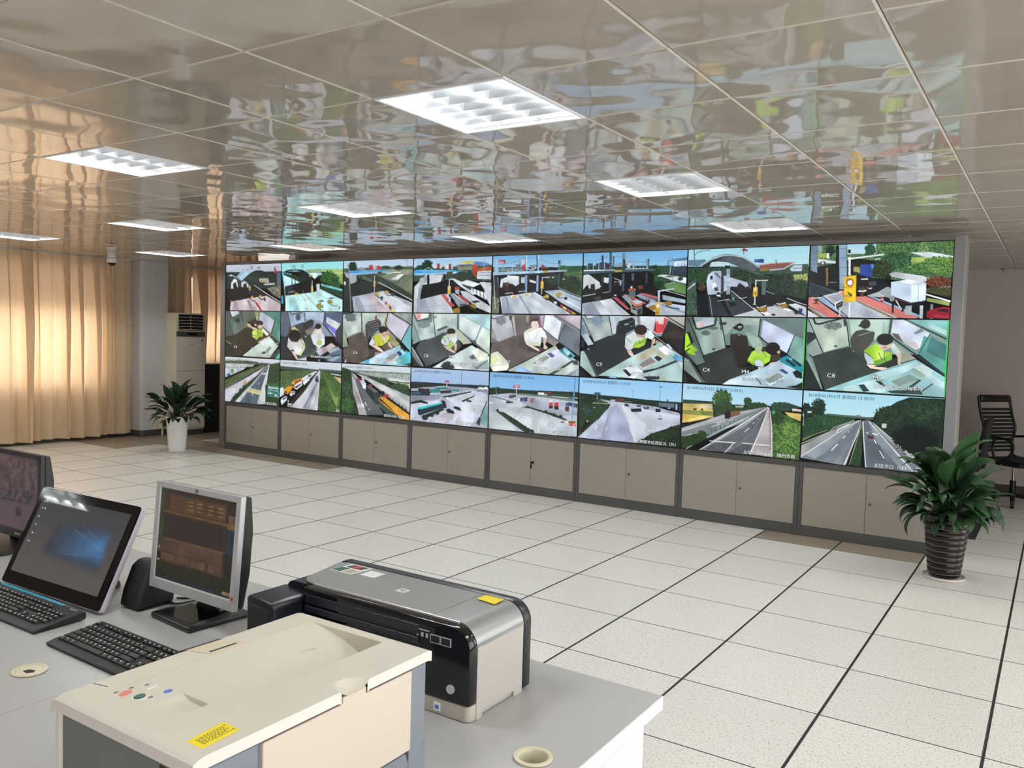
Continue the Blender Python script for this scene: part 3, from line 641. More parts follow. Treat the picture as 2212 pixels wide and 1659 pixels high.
# pictures on the displays: one flat shape per line, colours 0..255, then places 0..1000 across and down each screen
PICS = '''
@11
g 198 204 216 185 194 208 -20 -38 1014 -9 1018 193 -15 174
t 44 58 56 29 39 38 14 -15 162 1018 169 1025 525 -6 523
l 138 148 160 6 898 59 948 96
p 200 214 226 46 250 93 213 168 252 244 351 191 338 104 251 49 265
p 143 182 204 190 277 271 167 509 153 428 219 286 364
p 169 204 220 242 253 365 169 508 147 377 255 291 366
l 31 43 46 16 51 262 136 264 222 326 291 376 368 304 468 195 549 154 630 150 691 175 782 195 842 238
p 58 64 56 388 279 572 258 794 297 816 405 595 391 451 353
p 183 179 154 614 319 774 309 786 405 626 391
l 51 53 44 10 645 343 656 379
l 51 53 44 10 695 338 701 380
l 51 53 44 10 740 338 746 380
p 194 196 188 692 428 885 405 896 453 697 452
p 213 216 220 97 399 148 313 202 338 237 499 101 548
p 198 204 210 287 388 348 352 422 426 424 499 289 499
p 26 27 30 130 424 181 375 216 499 143 523
p 26 27 30 329 438 380 401 393 524 331 511
p 20 22 26 37 548 247 486 434 499 515 451 762 680 254 781 97 807 31 721
p 36 36 42 434 475 535 451 792 668 662 705 480 694
l 201 204 208 10 525 451 761 644 1001 821
t 154 150 134 77 82 72 18 749 524 1004 454 1009 738 861 667
l 42 47 54 8 759 548 1001 785
l 85 96 106 4 829 572 836 668
l 85 96 106 4 919 608 926 738
p 85 101 108 921 239 1000 240 999 454 927 501
p 90 120 168 926 215 989 192 980 228 931 245
p 168 52 68 875 131 919 131 921 203 881 208
p 64 48 64 874 83 894 83 895 143 875 143
p 205 191 196 97 807 439 730 752 680 998 844 1001 1000 80 1005
p 176 160 166 149 806 212 793 259 1001 122 1004
p 163 151 158 389 767 440 755 527 983 466 985
l 230 223 226 6 96 770 112 1004
l 232 228 230 10 450 742 628 993
l 154 146 153 4 290 988 746 871
p 184 144 56 455 730 469 688 505 675 521 730
p 176 138 52 607 705 621 663 656 656 667 698
l 42 42 48 12 450 736 502 790 548 778
l 42 42 48 12 612 717 664 759 708 740
p 160 48 64 533 802 574 814 679 992 638 993
l 106 42 56 4 564 838 658 987
p 48 48 56 698 716 728 716 730 800 699 776
p 184 152 56 428 463 459 463 461 560 430 560
l 88 160 200 5 444 560 448 645
@12
g 142 223 230 168 230 224 -15 -36 1013 0 1017 203 -11 178
t 169 196 160 127 156 116 15 406 142 1016 158 1017 203 407 200
p 152 184 104 698 172 1007 169 1004 461 774 413
p 185 204 140 771 208 1008 219 1009 259 771 242
p 111 192 216 4 190 173 230 213 348 429 409 412 455 44 499
p 191 232 238 39 250 222 313 411 397 393 467 53 499
t 42 74 52 18 38 28 15 38 215 221 266 428 316 485 410 449 502 222 348 39 250
p 26 42 54 28 191 104 145 237 135 359 152 444 212 538 307 593 331 538 341 483 294 388 199 247 163 114 175
p 22 36 44 248 184 388 205 501 318 503 433 410 362
p 198 230 228 435 212 645 217 709 247 628 262 557 336 501 294
l 156 192 196 7 359 152 463 224 548 341 610 273 709 247
p 16 24 30 63 488 177 453 318 408 502 364 543 572 368 606 95 665
p 30 48 56 63 499 168 477 208 606 85 641
l 32 40 48 13 172 218 182 500
l 32 40 48 13 225 242 234 454
p 184 152 56 454 265 519 266 519 301 455 299
f 60 110 56 31 68 38 24 773 322 128 127
f 58 106 58 26 60 34 24 872 437 83 162
p 120 200 208 649 435 988 551 989 618 659 481
t 42 74 56 24 50 38 17 650 481 997 596 1000 731 651 549
p 191 232 230 76 677 543 607 651 549 1000 764 1004 1000 73 1008
p 159 216 222 135 736 229 712 310 991 149 995
p 216 240 236 341 653 396 630 551 1010 477 1011
l 124 176 180 4 322 641 513 964
l 124 176 180 4 98 807 491 734
l 77 138 144 6 397 641 604 917 722 1006
l 104 160 164 5 580 618 1003 933
p 108 140 152 601 790 673 761 718 789 647 819
p 92 124 136 762 732 833 709 877 731 807 754
l 212 234 232 9 53 499 92 1008
p 64 152 192 -1 689 32 665 41 843 4 843
s 216 192 72 80 80 40 13 576 883 602 836 656 824 680 904 658 950
s 216 192 72 80 80 40 13 754 800 781 766 825 766 844 822 818 845
l 64 72 48 8 594 905 650 962 722 1000
l 64 72 48 8 764 812 827 868 907 895
p 224 208 88 495 479 530 480 527 606 496 606
l 240 244 244 7 509 375 509 479
p 192 176 80 227 618 284 618 285 665 228 665
p 200 216 220 577 457 613 434 636 458 633 561 588 584
l 232 200 192 6 118 612 227 589
l 200 112 96 7 367 560 373 606
l 168 200 204 7 642 549 921 731
p 48 80 96 679 858 693 858 694 938 681 938
p 176 64 80 937 900 955 900 951 956 934 956
@13
g 180 204 228 194 212 228 -13 -49 1007 -10 1010 172 -11 144
t 90 110 88 62 82 68 16 0 145 1000 140 1009 682 1 241
p 138 144 128 580 187 1001 198 1003 303 601 255
p 196 200 192 601 268 759 232 857 247 681 296
p 126 134 114 542 320 720 257 896 261 743 430
p 205 210 212 683 376 799 286 887 274 791 391
p 109 122 98 763 484 897 301 998 290 1004 656 793 497
f 31 58 44 18 36 28 20 137 121 66 94
f 36 64 47 22 44 32 14 798 160 61 47
f 42 68 52 26 48 36 12 619 142 61 24
p 168 52 64 381 94 432 96 433 184 382 182
p 168 52 64 488 111 539 113 540 186 489 185
p 176 188 200 437 116 488 118 489 185 438 184
p 144 152 160 191 184 263 125 336 195
p 58 152 216 80 195 560 194 680 223 561 254 97 285
p 156 196 220 91 250 680 223 676 243 254 274 97 287
p 88 176 224 253 195 520 194 560 214 254 233
p 26 34 40 100 463 256 424 482 413 606 602 445 643 156 711 102 656
p 168 176 182 1 214 203 300 204 410 100 463 23 283
p 28 36 40 197 293 229 294 232 519 200 519
p 28 36 40 255 288 281 288 284 547 258 547
p 32 40 44 434 264 465 265 469 548 439 602
t 52 70 58 32 44 38 18 286 288 440 265 723 443 1004 682 1006 761 665 523
l 198 204 210 10 523 427 765 603 1001 774
p 178 184 196 103 711 445 629 586 589 1002 813 1005 1000 170 1000
p 152 162 176 177 725 240 711 347 996 202 999
p 198 204 212 506 643 606 602 1003 918 1005 1000 732 1003
p 188 174 180 343 683 425 643 692 1003 532 1006
l 136 144 160 4 221 903 630 844
l 136 144 160 4 404 656 511 1007
l 232 236 240 8 429 622 712 1003
l 232 236 240 6 747 723 965 893
p 180 154 80 476 656 485 616 531 622 542 676 507 683
p 168 144 72 606 616 621 582 666 596 672 643
l 42 48 56 9 466 656 527 723 568 723
l 42 48 56 9 607 629 667 683 717 676
p 44 48 56 557 696 588 696 584 770 558 764
p 56 68 92 706 623 751 629 737 703 705 689
p 160 48 64 619 790 649 810 650 857 618 837
p 216 192 112 649 817 680 850 681 903 650 870
p 168 52 68 675 850 715 903 711 970 676 923
p 216 196 112 711 909 781 1004 732 1005 712 976
p 200 164 76 445 399 477 400 476 508 445 507
l 216 220 224 8 461 305 462 400
l 216 220 224 8 463 508 462 616
p 76 56 40 500 226 565 227 566 261 500 259
p 36 48 44 1 283 88 353 144 656 160 1000 11 1003
l 138 148 156 10 73 51 122 987
l 192 200 208 8 135 711 212 999
p 208 212 216 3 400 35 407 36 476 4 462
l 136 150 168 6 873 4 917 26 914 144
@14
g 156 196 228 184 212 230 -12 -50 1010 -12 1013 196 -9 171
t 74 92 80 46 62 54 14 1 171 1004 159 1009 429 5 418
f 36 64 47 20 42 30 20 179 137 72 101
f 42 72 56 26 48 36 14 86 173 54 50
p 202 208 214 262 127 372 117 373 193 263 191
p 160 64 72 308 102 344 103 346 192 309 192
p 200 204 212 408 137 516 121 518 209 410 207
p 124 48 56 462 119 489 114 491 209 464 208
p 140 140 124 561 147 755 140 756 227 589 236
p 92 96 104 552 141 746 128 755 165 579 167
l 224 200 88 20 627 105 759 91
p 168 76 60 755 134 824 136 820 377 754 327
p 180 96 60 826 204 988 183 989 269 827 266
p 198 206 216 822 260 985 251 983 404 816 390
l 124 136 150 7 827 291 981 281
l 124 136 150 7 828 334 982 331
p 90 124 176 754 103 815 86 918 108 996 159 851 174
p 58 152 216 2 230 49 205 500 224 700 263 501 285 8 308
p 160 196 216 7 275 696 257 692 282 501 295 11 312
p 104 180 224 68 214 464 226 536 254 134 252
l 208 216 220 5 143 213 198 170 254 216
p 88 72 32 438 258 514 257 512 297 438 299
t 58 74 64 38 52 44 14 590 261 748 264 820 402 611 450 502 322
p 194 200 206 163 304 393 308 359 447 138 484 75 651 62 1014 14 1000 16 522
p 156 168 176 89 367 182 317 175 445 119 484 96 781 58 781
p 23 28 34 119 497 322 447 467 398 557 399 710 600 507 651 353 664 123 729
p 28 36 40 182 304 214 305 219 600 186 600
p 28 36 40 402 295 420 296 422 423 404 422
p 194 202 208 484 360 628 437 867 638 773 675 594 500
p 226 234 242 611 450 698 407 865 483 770 538
p 60 70 80 629 475 771 545 772 613 647 513
p 212 218 226 753 551 945 650 938 761 745 613
l 57 66 76 9 771 563 776 613
l 57 66 76 9 815 588 820 650
l 57 66 76 9 858 613 864 687
l 57 66 76 9 902 650 907 724
p 200 206 214 847 452 992 453 998 773 945 650
p 188 196 204 900 551 995 601 1000 896 947 761
p 180 188 200 58 768 362 664 471 651 531 1004 71 1014
p 160 172 186 96 768 170 735 239 1010 100 1013
p 198 205 214 262 702 362 664 513 992 405 1007
l 136 148 164 4 126 910 402 854
p 184 80 88 372 670 417 664 555 865 502 891
p 154 164 174 480 651 543 651 741 837 600 889
p 180 86 92 579 676 614 663 731 812 687 813
p 198 204 212 613 600 693 613 1000 883 993 994 829 898 650 701
l 236 238 240 7 362 664 531 989
l 228 232 236 5 525 644 670 801
s 208 168 64 58 50 32 18 521 954 547 915 600 896 623 939 616 1002 549 1004
s 208 168 64 58 50 32 18 732 862 767 831 810 836 824 898 803 924
l 51 54 60 9 715 863 795 949 873 984
p 76 68 80 599 839 679 826 714 850 636 876
p 76 68 80 748 787 826 768 870 792 793 824
p 204 168 76 455 511 494 512 493 657 455 657
l 228 232 236 8 474 398 474 512
l 228 232 236 7 467 398 556 393
e 232 228 216 475 550 13 20
p 180 80 72 541 537 576 525 608 544 604 581 542 569
p 164 172 180 551 581 604 581 601 663 556 651
p 208 216 224 477 714 499 714 496 802 473 796
l 44 52 64 7 545 751 544 840
l 176 184 192 6 866 20 905 46 898 428
@15
g 106 168 216 156 203 230 -9 -46 1007 -3 1012 226 -4 198
t 46 90 64 28 62 42 11 770 205 1002 204 1005 355 772 292
t 142 160 160 92 112 112 11 6 206 367 223 368 283 8 274
p 184 65 76 54 74 147 74 148 130 55 127
l 216 220 236 10 65 107 120 114
p 140 180 208 20 62 61 63 68 291 24 290
l 192 72 84 3 10 107 20 107
l 144 164 180 5 25 50 97 38
l 108 132 148 4 68 162 161 135 233 122 304 94 369 59
l 108 132 148 3 404 61 499 79
l 108 132 148 4 529 72 603 127 677 158 745 164
l 168 196 216 5 110 171 113 284
l 168 196 216 5 167 150 170 278
l 176 204 220 8 226 137 229 280
l 168 196 216 5 279 123 282 251
l 168 196 216 5 559 103 563 258
l 120 148 164 7 613 134 617 252
l 140 164 180 4 643 150 646 245
l 140 164 180 4 677 158 680 246
l 140 164 180 4 716 163 719 247
p 106 108 128 264 160 325 147 327 259 276 221
p 200 204 212 324 80 369 70 376 179 335 162
p 192 64 64 337 245 346 170 381 156 393 246
p 160 52 72 551 213 565 162 595 200 596 244
p 124 132 148 416 180 501 168 502 219 448 248
p 168 184 204 531 168 570 155 532 228
l 28 44 52 7 382 209 413 247 453 263 497 227
l 180 200 216 13 392 216 433 255 463 255 507 212
p 156 192 220 370 7 400 8 403 269 378 268
l 64 88 108 4 373 7 380 268
p 156 192 220 503 11 531 12 533 301 506 301
p 36 48 60 500 11 510 11 514 301 504 301
p 152 184 204 303 53 326 54 326 155 307 154
p 116 144 164 739 106 770 107 769 270 742 270
p 38 52 60 739 106 754 108 752 168 741 168
f 58 108 68 36 74 48 15 795 242 45 52
t 44 74 48 60 100 64 13 771 270 838 265 999 262 1003 701 777 555 734 321
t 106 128 88 46 74 50 10 801 322 994 283 998 470 851 425
p 168 202 222 5 282 508 271 838 269 829 294 509 316 4 335
l 124 152 172 3 9 334 509 310 829 292
p 200 168 64 572 273 636 271 636 304 574 306
p 28 28 34 14 335 509 316 801 293 777 569 613 598 515 627 395 649 244 679 84 709 55 564
p 198 208 216 99 405 166 369 309 356 311 491 271 528 240 490 126 459 117 550 91 542
p 232 236 240 170 338 299 356 280 431 171 399
p 60 44 44 126 466 193 460 201 611 134 610
p 106 64 48 147 482 194 482 194 520 148 520
p 198 204 212 334 372 375 372 377 477 331 469
p 212 218 222 431 418 501 449 502 486 432 455
p 124 156 204 377 343 402 343 405 634 382 634
p 44 48 56 404 343 430 344 427 463 407 462
p 134 164 204 507 345 529 346 530 620 507 619
p 42 52 60 309 341 329 342 330 529 312 529
p 104 132 168 33 374 67 367 79 709 52 709
p 56 72 80 739 335 763 336 758 562 741 562
f 48 78 48 24 40 28 11 683 422 65 81
f 42 68 40 22 31 24 12 877 512 114 141
e 184 200 192 687 386 15 10
e 200 208 200 803 417 13 9
l 216 212 204 7 158 652 238 637
l 216 212 204 7 309 619 380 611
p 58 60 56 4 335 51 351 89 717 89 1006 0 1000
t 140 140 116 76 86 68 10 5 679 90 755 84 998 3 1000
l 184 196 204 7 14 335 43 923
p 200 96 72 235 641 245 641 246 679 237 679
p 184 194 204 94 709 244 679 405 641 495 631 887 1002 126 1005
p 162 176 192 115 717 162 701 291 1002 131 1005
p 204 214 222 325 686 406 656 709 995 596 997
p 140 152 168 162 717 182 709 219 1004 198 1004
p 148 162 178 315 701 335 686 472 999 437 1000
p 168 184 198 598 612 768 591 999 729 1000 989 782 803
p 200 216 226 780 701 998 888 999 931 712 686
p 140 154 168 779 642 995 773 996 802 808 672
p 232 236 240 218 686 300 686 306 716 265 739 229 731
p 200 168 76 231 701 290 694 285 724 245 728
p 232 236 240 360 649 441 649 451 679 416 701 376 686
p 200 164 76 381 664 431 664 426 686 391 688
l 240 242 244 6 490 631 691 818 891 998
l 232 236 240 4 603 612 732 701
s 216 192 76 140 108 48 9 581 708 629 664 654 694 645 738 606 730
s 216 192 76 140 108 48 9 712 686 759 628 784 650 780 708 742 708
l 32 36 44 6 591 723 626 760 680 771
l 32 36 44 6 742 708 781 730 809 723
p 44 44 52 675 745 704 738 705 789 675 789
p 44 44 52 814 715 847 708 848 759 815 759
p 224 228 232 704 782 739 789 735 840 700 811
p 168 68 80 778 825 807 854 803 898 774 869
p 208 200 120 807 861 846 890 842 934 803 898
p 184 76 96 851 897 900 940 896 984 847 941
p 208 192 64 900 940 958 997 901 998
p 216 176 72 554 457 586 457 585 572 553 572
l 232 236 240 7 572 383 570 457
l 232 236 240 7 567 387 648 383
l 232 236 240 6 568 572 568 664
l 48 52 60 8 739 562 855 643 999 722
l 192 200 208 4 748 555 879 643 999 708
@16
g 104 168 220 148 200 234 -15 -74 1007 -7 1013 273 -8 228
t 44 74 58 26 50 38 12 -4 204 999 242 1008 636 2 458
t 60 92 72 34 60 44 13 652 241 830 234 833 372 655 366
p 68 88 108 810 164 1000 121 1001 159 879 168
p 90 124 164 819 164 919 124 1000 117 1001 155
p 184 204 224 879 175 1001 163 999 249 876 251
l 108 132 164 6 921 215 923 242
l 108 132 164 6 948 213 950 243
l 108 132 164 6 978 214 979 245
p 44 56 68 858 258 999 257 1000 378 851 365
l 88 104 124 2 859 289 1000 291
l 88 104 124 2 859 320 1001 325
l 64 76 88 8 826 173 825 349
l 152 168 180 8 852 181 846 357
p 212 221 228 684 390 777 370 852 384 1003 424 1000 514 788 432
p 76 108 60 796 402 852 388 898 405 834 414
p 223 230 234 780 517 891 489 996 518 900 497 790 521
p 92 128 72 785 525 900 504 996 522 1000 681 894 634 810 579
t 60 96 64 36 64 44 11 684 398 768 401 853 449 808 494 782 586 696 538
f 44 76 48 24 46 30 14 701 321 58 87
f 36 68 44 20 40 26 12 743 524 54 55
f 44 80 52 26 52 36 9 944 437 24 31
l 140 152 164 3 839 20 837 158
l 92 108 124 4 855 117 874 137
l 108 124 136 4 874 137 866 618
p 60 84 112 43 169 95 168 98 217 44 214
p 56 70 92 126 177 207 149 259 184 255 264 133 251
p 80 44 56 229 222 258 168 279 193 250 264
p 140 156 172 300 226 354 172 408 167 467 154 399 230 330 243
l 60 72 84 7 269 200 310 242 360 252 419 223 472 158
p 192 204 212 438 192 472 162 469 265 434 247
l 124 144 160 5 0 135 130 137 206 93 261 56
l 124 144 160 4 311 71 386 75
l 124 144 160 5 418 81 491 140 554 167 626 174
l 176 200 216 5 37 149 41 296
l 176 200 216 6 99 136 103 290
l 176 200 216 6 156 122 160 284
l 176 200 216 6 211 93 216 278
l 160 184 200 5 446 106 447 272
l 144 168 184 5 523 157 526 275
l 144 168 184 5 559 167 562 269
l 144 168 184 5 595 173 598 270
p 56 72 88 182 51 202 48 205 149 187 156
p 80 100 120 260 0 285 0 291 265 266 272
l 44 56 68 7 272 0 278 265
p 80 100 120 294 66 311 63 314 202 299 210
p 108 132 152 387 15 417 17 420 255 395 254
p 44 56 68 397 119 419 120 420 255 400 254
p 136 160 176 621 123 649 125 648 280 622 279
p 60 76 92 637 124 649 125 648 280 638 280
p 136 160 180 491 140 508 141 511 267 491 266
p 76 96 112 -2 286 261 280 709 283 687 313 322 322 -1 335
p 216 224 232 3 274 321 278 321 290 4 294
p 216 224 232 420 267 643 268 643 280 420 279
p 180 156 56 321 286 391 285 391 317 322 318
p 21 24 28 5 343 262 328 644 311 702 368 696 538 764 632 671 693 555 661 429 667 300 722 4 810 -6 605 72 557
p 200 208 216 5 360 57 345 173 478 180 567 125 599 62 573 50 508 5 597
p 200 208 216 213 399 263 408 260 497 214 479
p 196 204 212 320 466 390 468 386 531 322 538
l 224 228 232 7 52 353 185 543
l 44 60 52 10 222 351 390 460
l 192 200 204 5 319 418 390 460
p 64 80 96 262 336 292 337 293 617 268 625
p 64 80 96 392 341 417 342 418 619 398 619
p 72 92 108 485 344 510 345 510 455 488 455
p 52 66 78 620 334 640 334 639 506 619 505
p 48 44 48 186 358 207 358 206 560 196 559
p 40 28 32 81 508 122 501 131 647 84 647
p 40 28 32 320 482 355 467 376 499 363 595 328 594
p 104 56 48 553 535 596 528 598 599 554 590
l 216 216 216 6 2 699 131 664
l 216 216 216 5 208 644 278 629
p 60 60 56 112 728 178 697 199 737 154 769
p 188 198 208 -1 818 291 738 490 1000 0 1000
p 158 172 186 25 826 103 793 195 997 34 1000
p 208 216 224 180 777 261 745 416 994 306 996
p 136 150 166 15 851 52 834 102 999 29 1000
p 180 88 96 300 714 350 714 483 905 454 913
p 152 164 174 395 698 429 683 509 770 497 865
p 184 96 108 429 667 458 675 645 810 598 833
p 152 164 176 532 692 575 661 749 771 640 779
p 180 96 104 560 653 608 653 747 709 739 756
p 184 196 208 682 771 999 848 998 992 772 996 627 857
p 140 154 172 777 810 999 939 999 970 788 849
p 168 192 208 784 679 997 757 998 810 790 756
l 232 236 240 6 291 738 485 1000
l 224 228 232 4 424 675 509 755
l 48 52 56 4 342 810 485 992
l 48 52 56 3 560 661 749 779
s 216 164 64 48 40 32 17 791 795 851 772 874 787 876 841 825 841
s 216 164 64 48 40 32 17 647 872 712 833 732 857 724 919 676 911
l 32 36 44 8 825 849 886 887 945 894
p 112 180 216 871 848 936 871 909 894
p 164 156 156 459 596 481 573 530 582 530 613 465 620
p 176 76 68 459 588 495 573 530 589 516 617 472 616
p 96 112 120 467 620 528 617 532 715 471 707
p 224 228 232 478 545 497 546 498 577 478 577
p 180 192 204 490 770 548 755 607 794 545 841
p 176 72 44 487 774 545 834 600 802 598 841 546 881 488 818
l 236 216 200 5 498 810 540 849
l 236 216 200 4 555 849 595 826
p 140 144 144 487 849 546 885 548 999 489 944
p 32 40 44 507 873 541 896 542 928 507 905
p 108 120 128 546 885 598 849 601 975 548 999
p 48 56 60 556 912 594 888 591 975 558 983
p 52 64 76 414 770 431 770 435 826 417 826
p 52 64 76 572 731 588 732 589 771 572 767
l 44 52 60 8 634 740 635 818
l 44 52 60 8 658 740 659 818
l 44 52 60 8 768 694 767 771
p 200 160 56 726 818 768 787 763 996 725 996
e 232 228 220 747 853 13 33
l 32 32 32 7 738 950 750 961
p 180 196 212 741 624 759 624 763 787 746 779
l 180 196 212 13 745 624 888 588
p 232 236 240 320 678 347 678 340 694 325 694
p 192 200 204 821 895 840 891 838 933 822 933
l 208 216 220 6 782 602 904 657 996 704
@17
g 159 216 232 182 226 236 -14 -58 1009 -4 1016 291 -6 258
t 58 86 72 36 64 47 10 0 276 178 281 287 276 993 257 997 404 3 381
t 48 76 56 28 48 36 14 1 311 179 333 174 506 2 521
p 192 204 224 181 385 219 334 289 328 300 388 517 503 529 562 386 646 300 731 184 679 169 489
p 112 128 144 230 369 250 344 291 422 292 457
p 92 122 140 2 158 154 155 157 255 5 254
l 68 84 92 8 79 252 80 287
l 90 108 120 8 49 2 67 383 97 991
l 124 144 160 7 56 94 80 43 176 17
p 152 168 180 146 20 190 5 191 31 151 29
f 47 84 54 26 52 36 14 69 365 58 76
f 60 84 52 34 52 31 13 146 384 34 68
f 92 74 52 42 42 32 12 130 558 38 59
t 80 104 88 36 52 42 12 -3 547 61 452 87 644 97 991 5 993
p 184 196 208 4 591 68 496 73 522 5 617
p 16 20 26 88 679 183 636 198 990 102 991
p 43 48 54 117 249 204 135 302 84 390 87 474 121 557 209 616 286 552 360 513 325 414 255 340 205 265 189 201 204 179 307 132 263
l 156 176 188 16 116 240 205 153 302 101 391 102 474 134 548 217 607 282
p 76 84 88 201 204 245 180 313 131 391 117 469 146 548 225 598 294 561 344 414 255 335 201 245 189
l 136 148 156 2 285 173 303 122 334 192 362 133 394 220 451 162 463 282 539 233 552 360 607 295
l 124 136 140 3 365 244 464 290 561 361 667 422 714 431
p 200 216 224 188 273 216 196 285 194 345 235 247 240
l 72 84 92 4 179 316 201 204
p 168 76 72 606 261 700 239 884 225 812 301 711 323 621 295
p 124 80 72 626 278 700 256 848 240 803 301 702 318
l 184 196 204 6 606 252 653 237 897 225
l 168 180 184 12 693 331 804 317 897 229
p 48 72 140 566 171 644 170 643 229 567 213
l 140 156 216 5 574 192 593 191
l 156 68 80 7 740 190 752 291
p 180 196 208 854 319 880 270 948 272 946 354 864 352
l 68 80 92 6 877 311 940 309
p 144 48 60 457 35 475 2 510 38 510 55 481 45 480 100 473 100 472 53
l 128 152 164 2 429 93 456 10
l 128 152 164 2 496 46 498 130
p 138 108 32 617 303 692 297 693 339 618 345
t 44 70 48 22 36 24 16 378 339 464 316 552 369 705 448 878 369 992 404 992 764 738 631 517 495 380 424
t 192 196 124 92 116 64 10 879 402 992 388 995 535 882 517
f 36 64 42 18 28 20 17 791 532 110 144
f 42 74 47 22 38 26 14 943 584 58 118
p 20 24 28 184 688 298 662 336 628 384 561 519 579 663 614 994 845 995 894 898 805 743 847 590 899 395 995 203 989
p 42 48 56 190 705 280 731 376 993 213 994
p 54 60 68 329 731 476 765 595 907 400 986
p 58 70 80 376 646 426 680 476 739 388 731
p 52 60 68 293 302 313 298 323 662 298 680
p 168 188 200 337 303 367 300 377 671 345 680
l 92 112 128 3 339 363 368 362
l 92 112 128 3 341 432 370 431
l 92 112 128 3 343 500 372 499
l 92 112 128 3 345 569 374 567
p 28 32 36 321 251 370 253 362 296 332 295
p 64 80 76 525 427 549 428 553 596 529 588
p 80 100 104 636 488 669 489 669 681 636 681
p 32 32 42 432 561 450 510 500 562 499 706 436 697
p 80 40 48 438 587 452 578 453 629 439 629
p 32 36 44 509 562 524 562 522 604 510 596
p 216 224 232 214 515 244 499 260 533 256 585 222 593
p 48 64 76 236 576 266 568 277 619 247 628
p 208 216 224 250 636 287 628 299 714 264 705
p 32 40 48 258 645 293 645 296 679 264 684
p 40 52 68 199 403 221 399 223 455 200 455
l 200 204 208 5 276 774 369 752
l 200 204 208 5 451 739 518 718
p 28 36 28 360 782 424 790 439 833 382 867
l 60 76 64 3 325 748 368 876 421 875 444 833
l 216 220 224 5 385 620 663 1006
l 184 188 196 4 200 705 233 996
p 188 196 204 415 990 590 903 672 998 415 1007
p 204 208 214 688 856 743 843 997 984 1000 1000 663 1002
p 198 204 208 853 822 912 805 994 862 1000 984
l 228 232 234 7 580 874 663 998
l 228 232 234 5 743 831 901 920
l 200 208 216 6 842 731 920 788 994 829
l 176 184 192 4 672 631 739 673
l 208 216 216 9 603 857 622 873 678 839
l 208 216 216 9 765 810 784 818 830 797
s 216 164 64 58 48 32 16 599 882 674 856 691 889 685 931 638 928
s 216 164 64 58 48 32 16 771 830 834 805 853 830 850 875 809 871
p 232 236 240 629 936 689 931 723 972 681 981
p 232 236 240 804 884 854 875 896 912 856 920
p 44 60 112 939 878 966 878 963 960 934 960
p 48 36 42 723 955 755 955 754 984 730 984
p 36 32 42 906 920 928 895 929 960 907 961
p 212 164 56 567 575 603 572 604 706 568 710
e 232 228 220 585 603 11 22
l 48 40 28 7 581 655 593 676
l 224 228 232 9 587 470 587 571
l 224 228 232 7 588 479 682 476
l 224 228 232 9 584 710 585 815
p 216 220 224 571 815 597 815 597 827 571 828
p 112 200 160 398 722 412 721 413 756 399 756
@18
t 108 144 96 46 80 52 12 -7 -77 1006 -7 992 570 5 363
g 164 212 234 198 226 236 270 -11 475 -7 480 140 274 129
f 60 106 72 31 68 48 14 435 83 38 82
f 112 148 92 44 80 52 16 572 45 53 73
f 88 130 76 40 74 48 16 730 37 62 82
f 134 168 104 60 100 64 14 804 77 43 91
f 108 148 76 48 76 48 14 960 52 43 55
p 212 221 228 715 135 842 133 999 194 998 246 821 203
p 168 188 104 707 197 844 204 1000 247 998 308 710 287
f 124 164 76 60 100 48 14 913 260 105 64
t 92 132 80 40 74 48 13 513 151 707 188 728 297 998 325 997 448 620 419 511 252
f 72 112 74 30 58 40 16 629 229 105 101
f 108 152 80 44 80 52 14 803 335 124 73
f 124 160 80 52 92 52 14 929 358 81 73
p 26 36 28 320 187 511 242 591 382 594 491 311 382
f 68 86 46 22 28 20 12 524 353 72 110
p 180 180 120 314 308 368 310 375 394 315 364
p 44 74 156 372 278 455 277 460 461 376 412
p 92 124 192 445 276 467 277 468 323 454 350
p 192 200 204 578 409 619 383 806 442 997 588 994 623 593 446
f 140 80 56 64 36 28 11 911 525 91 73
t 92 92 60 44 52 32 11 828 603 997 588 996 711 830 657
p 152 168 96 841 728 994 772 991 833 842 772
l 232 238 242 11 835 683 996 772
l 72 84 92 4 839 648 997 728
p 148 164 176 52 3 83 5 87 129 56 127
p 168 192 96 55 118 127 112 129 178 57 175
f 44 68 52 20 40 28 11 146 75 33 73
p 208 216 220 57 184 191 228 192 256 59 241
p 228 232 234 122 112 140 113 142 188 124 187
p 120 142 168 0 5 47 5 58 384 23 421 10 268
l 84 104 124 3 5 91 49 91
l 84 104 124 3 8 196 52 195
p 15 19 24 55 298 192 256 190 12 210 13 228 614 178 652 -1 507 5 344 58 384
p 60 68 80 79 228 115 225 116 272 80 271
e 216 220 224 96 249 8 16
s 200 160 76 24 24 24 19 120 310 137 311 144 566 130 566
l 152 160 168 4 149 519 205 515
p 140 166 192 210 6 265 5 283 606 230 614
l 84 104 124 3 212 60 267 62
l 84 104 124 3 215 182 270 185
l 84 104 124 3 219 314 274 311
l 84 104 124 3 222 427 277 426
l 84 104 124 3 226 549 281 550
p 220 228 234 272 64 302 61 304 140 274 139
p 32 40 44 277 73 297 73 298 121 279 120
p 32 38 44 273 185 321 215 326 392 280 428
p 26 30 36 311 392 371 412 566 509 596 555 487 746 417 672 352 597
p 58 66 74 -1 507 223 643 199 680 4 698
p 40 50 60 2 516 42 546 204 671 15 689
p 192 200 208 108 699 219 652 632 1000 309 998 209 840
p 168 180 192 139 708 229 671 542 984 422 995
p 208 124 116 0 727 31 708 222 953 284 989 147 997 3 832
p 148 176 204 3 842 153 997 117 997 4 880
p 148 176 204 58 736 108 708 298 989 279 989
p 212 220 228 0 899 96 998 3 1000
s 216 168 112 56 44 36 16 2 871 20 870 117 993 86 998
p 208 128 120 228 633 258 624 270 699 239 671
p 208 124 116 355 709 413 700 794 978 776 1005 651 990 351 746
p 148 176 204 428 700 462 700 821 969 798 987
p 156 184 204 342 764 361 755 655 990 632 1000
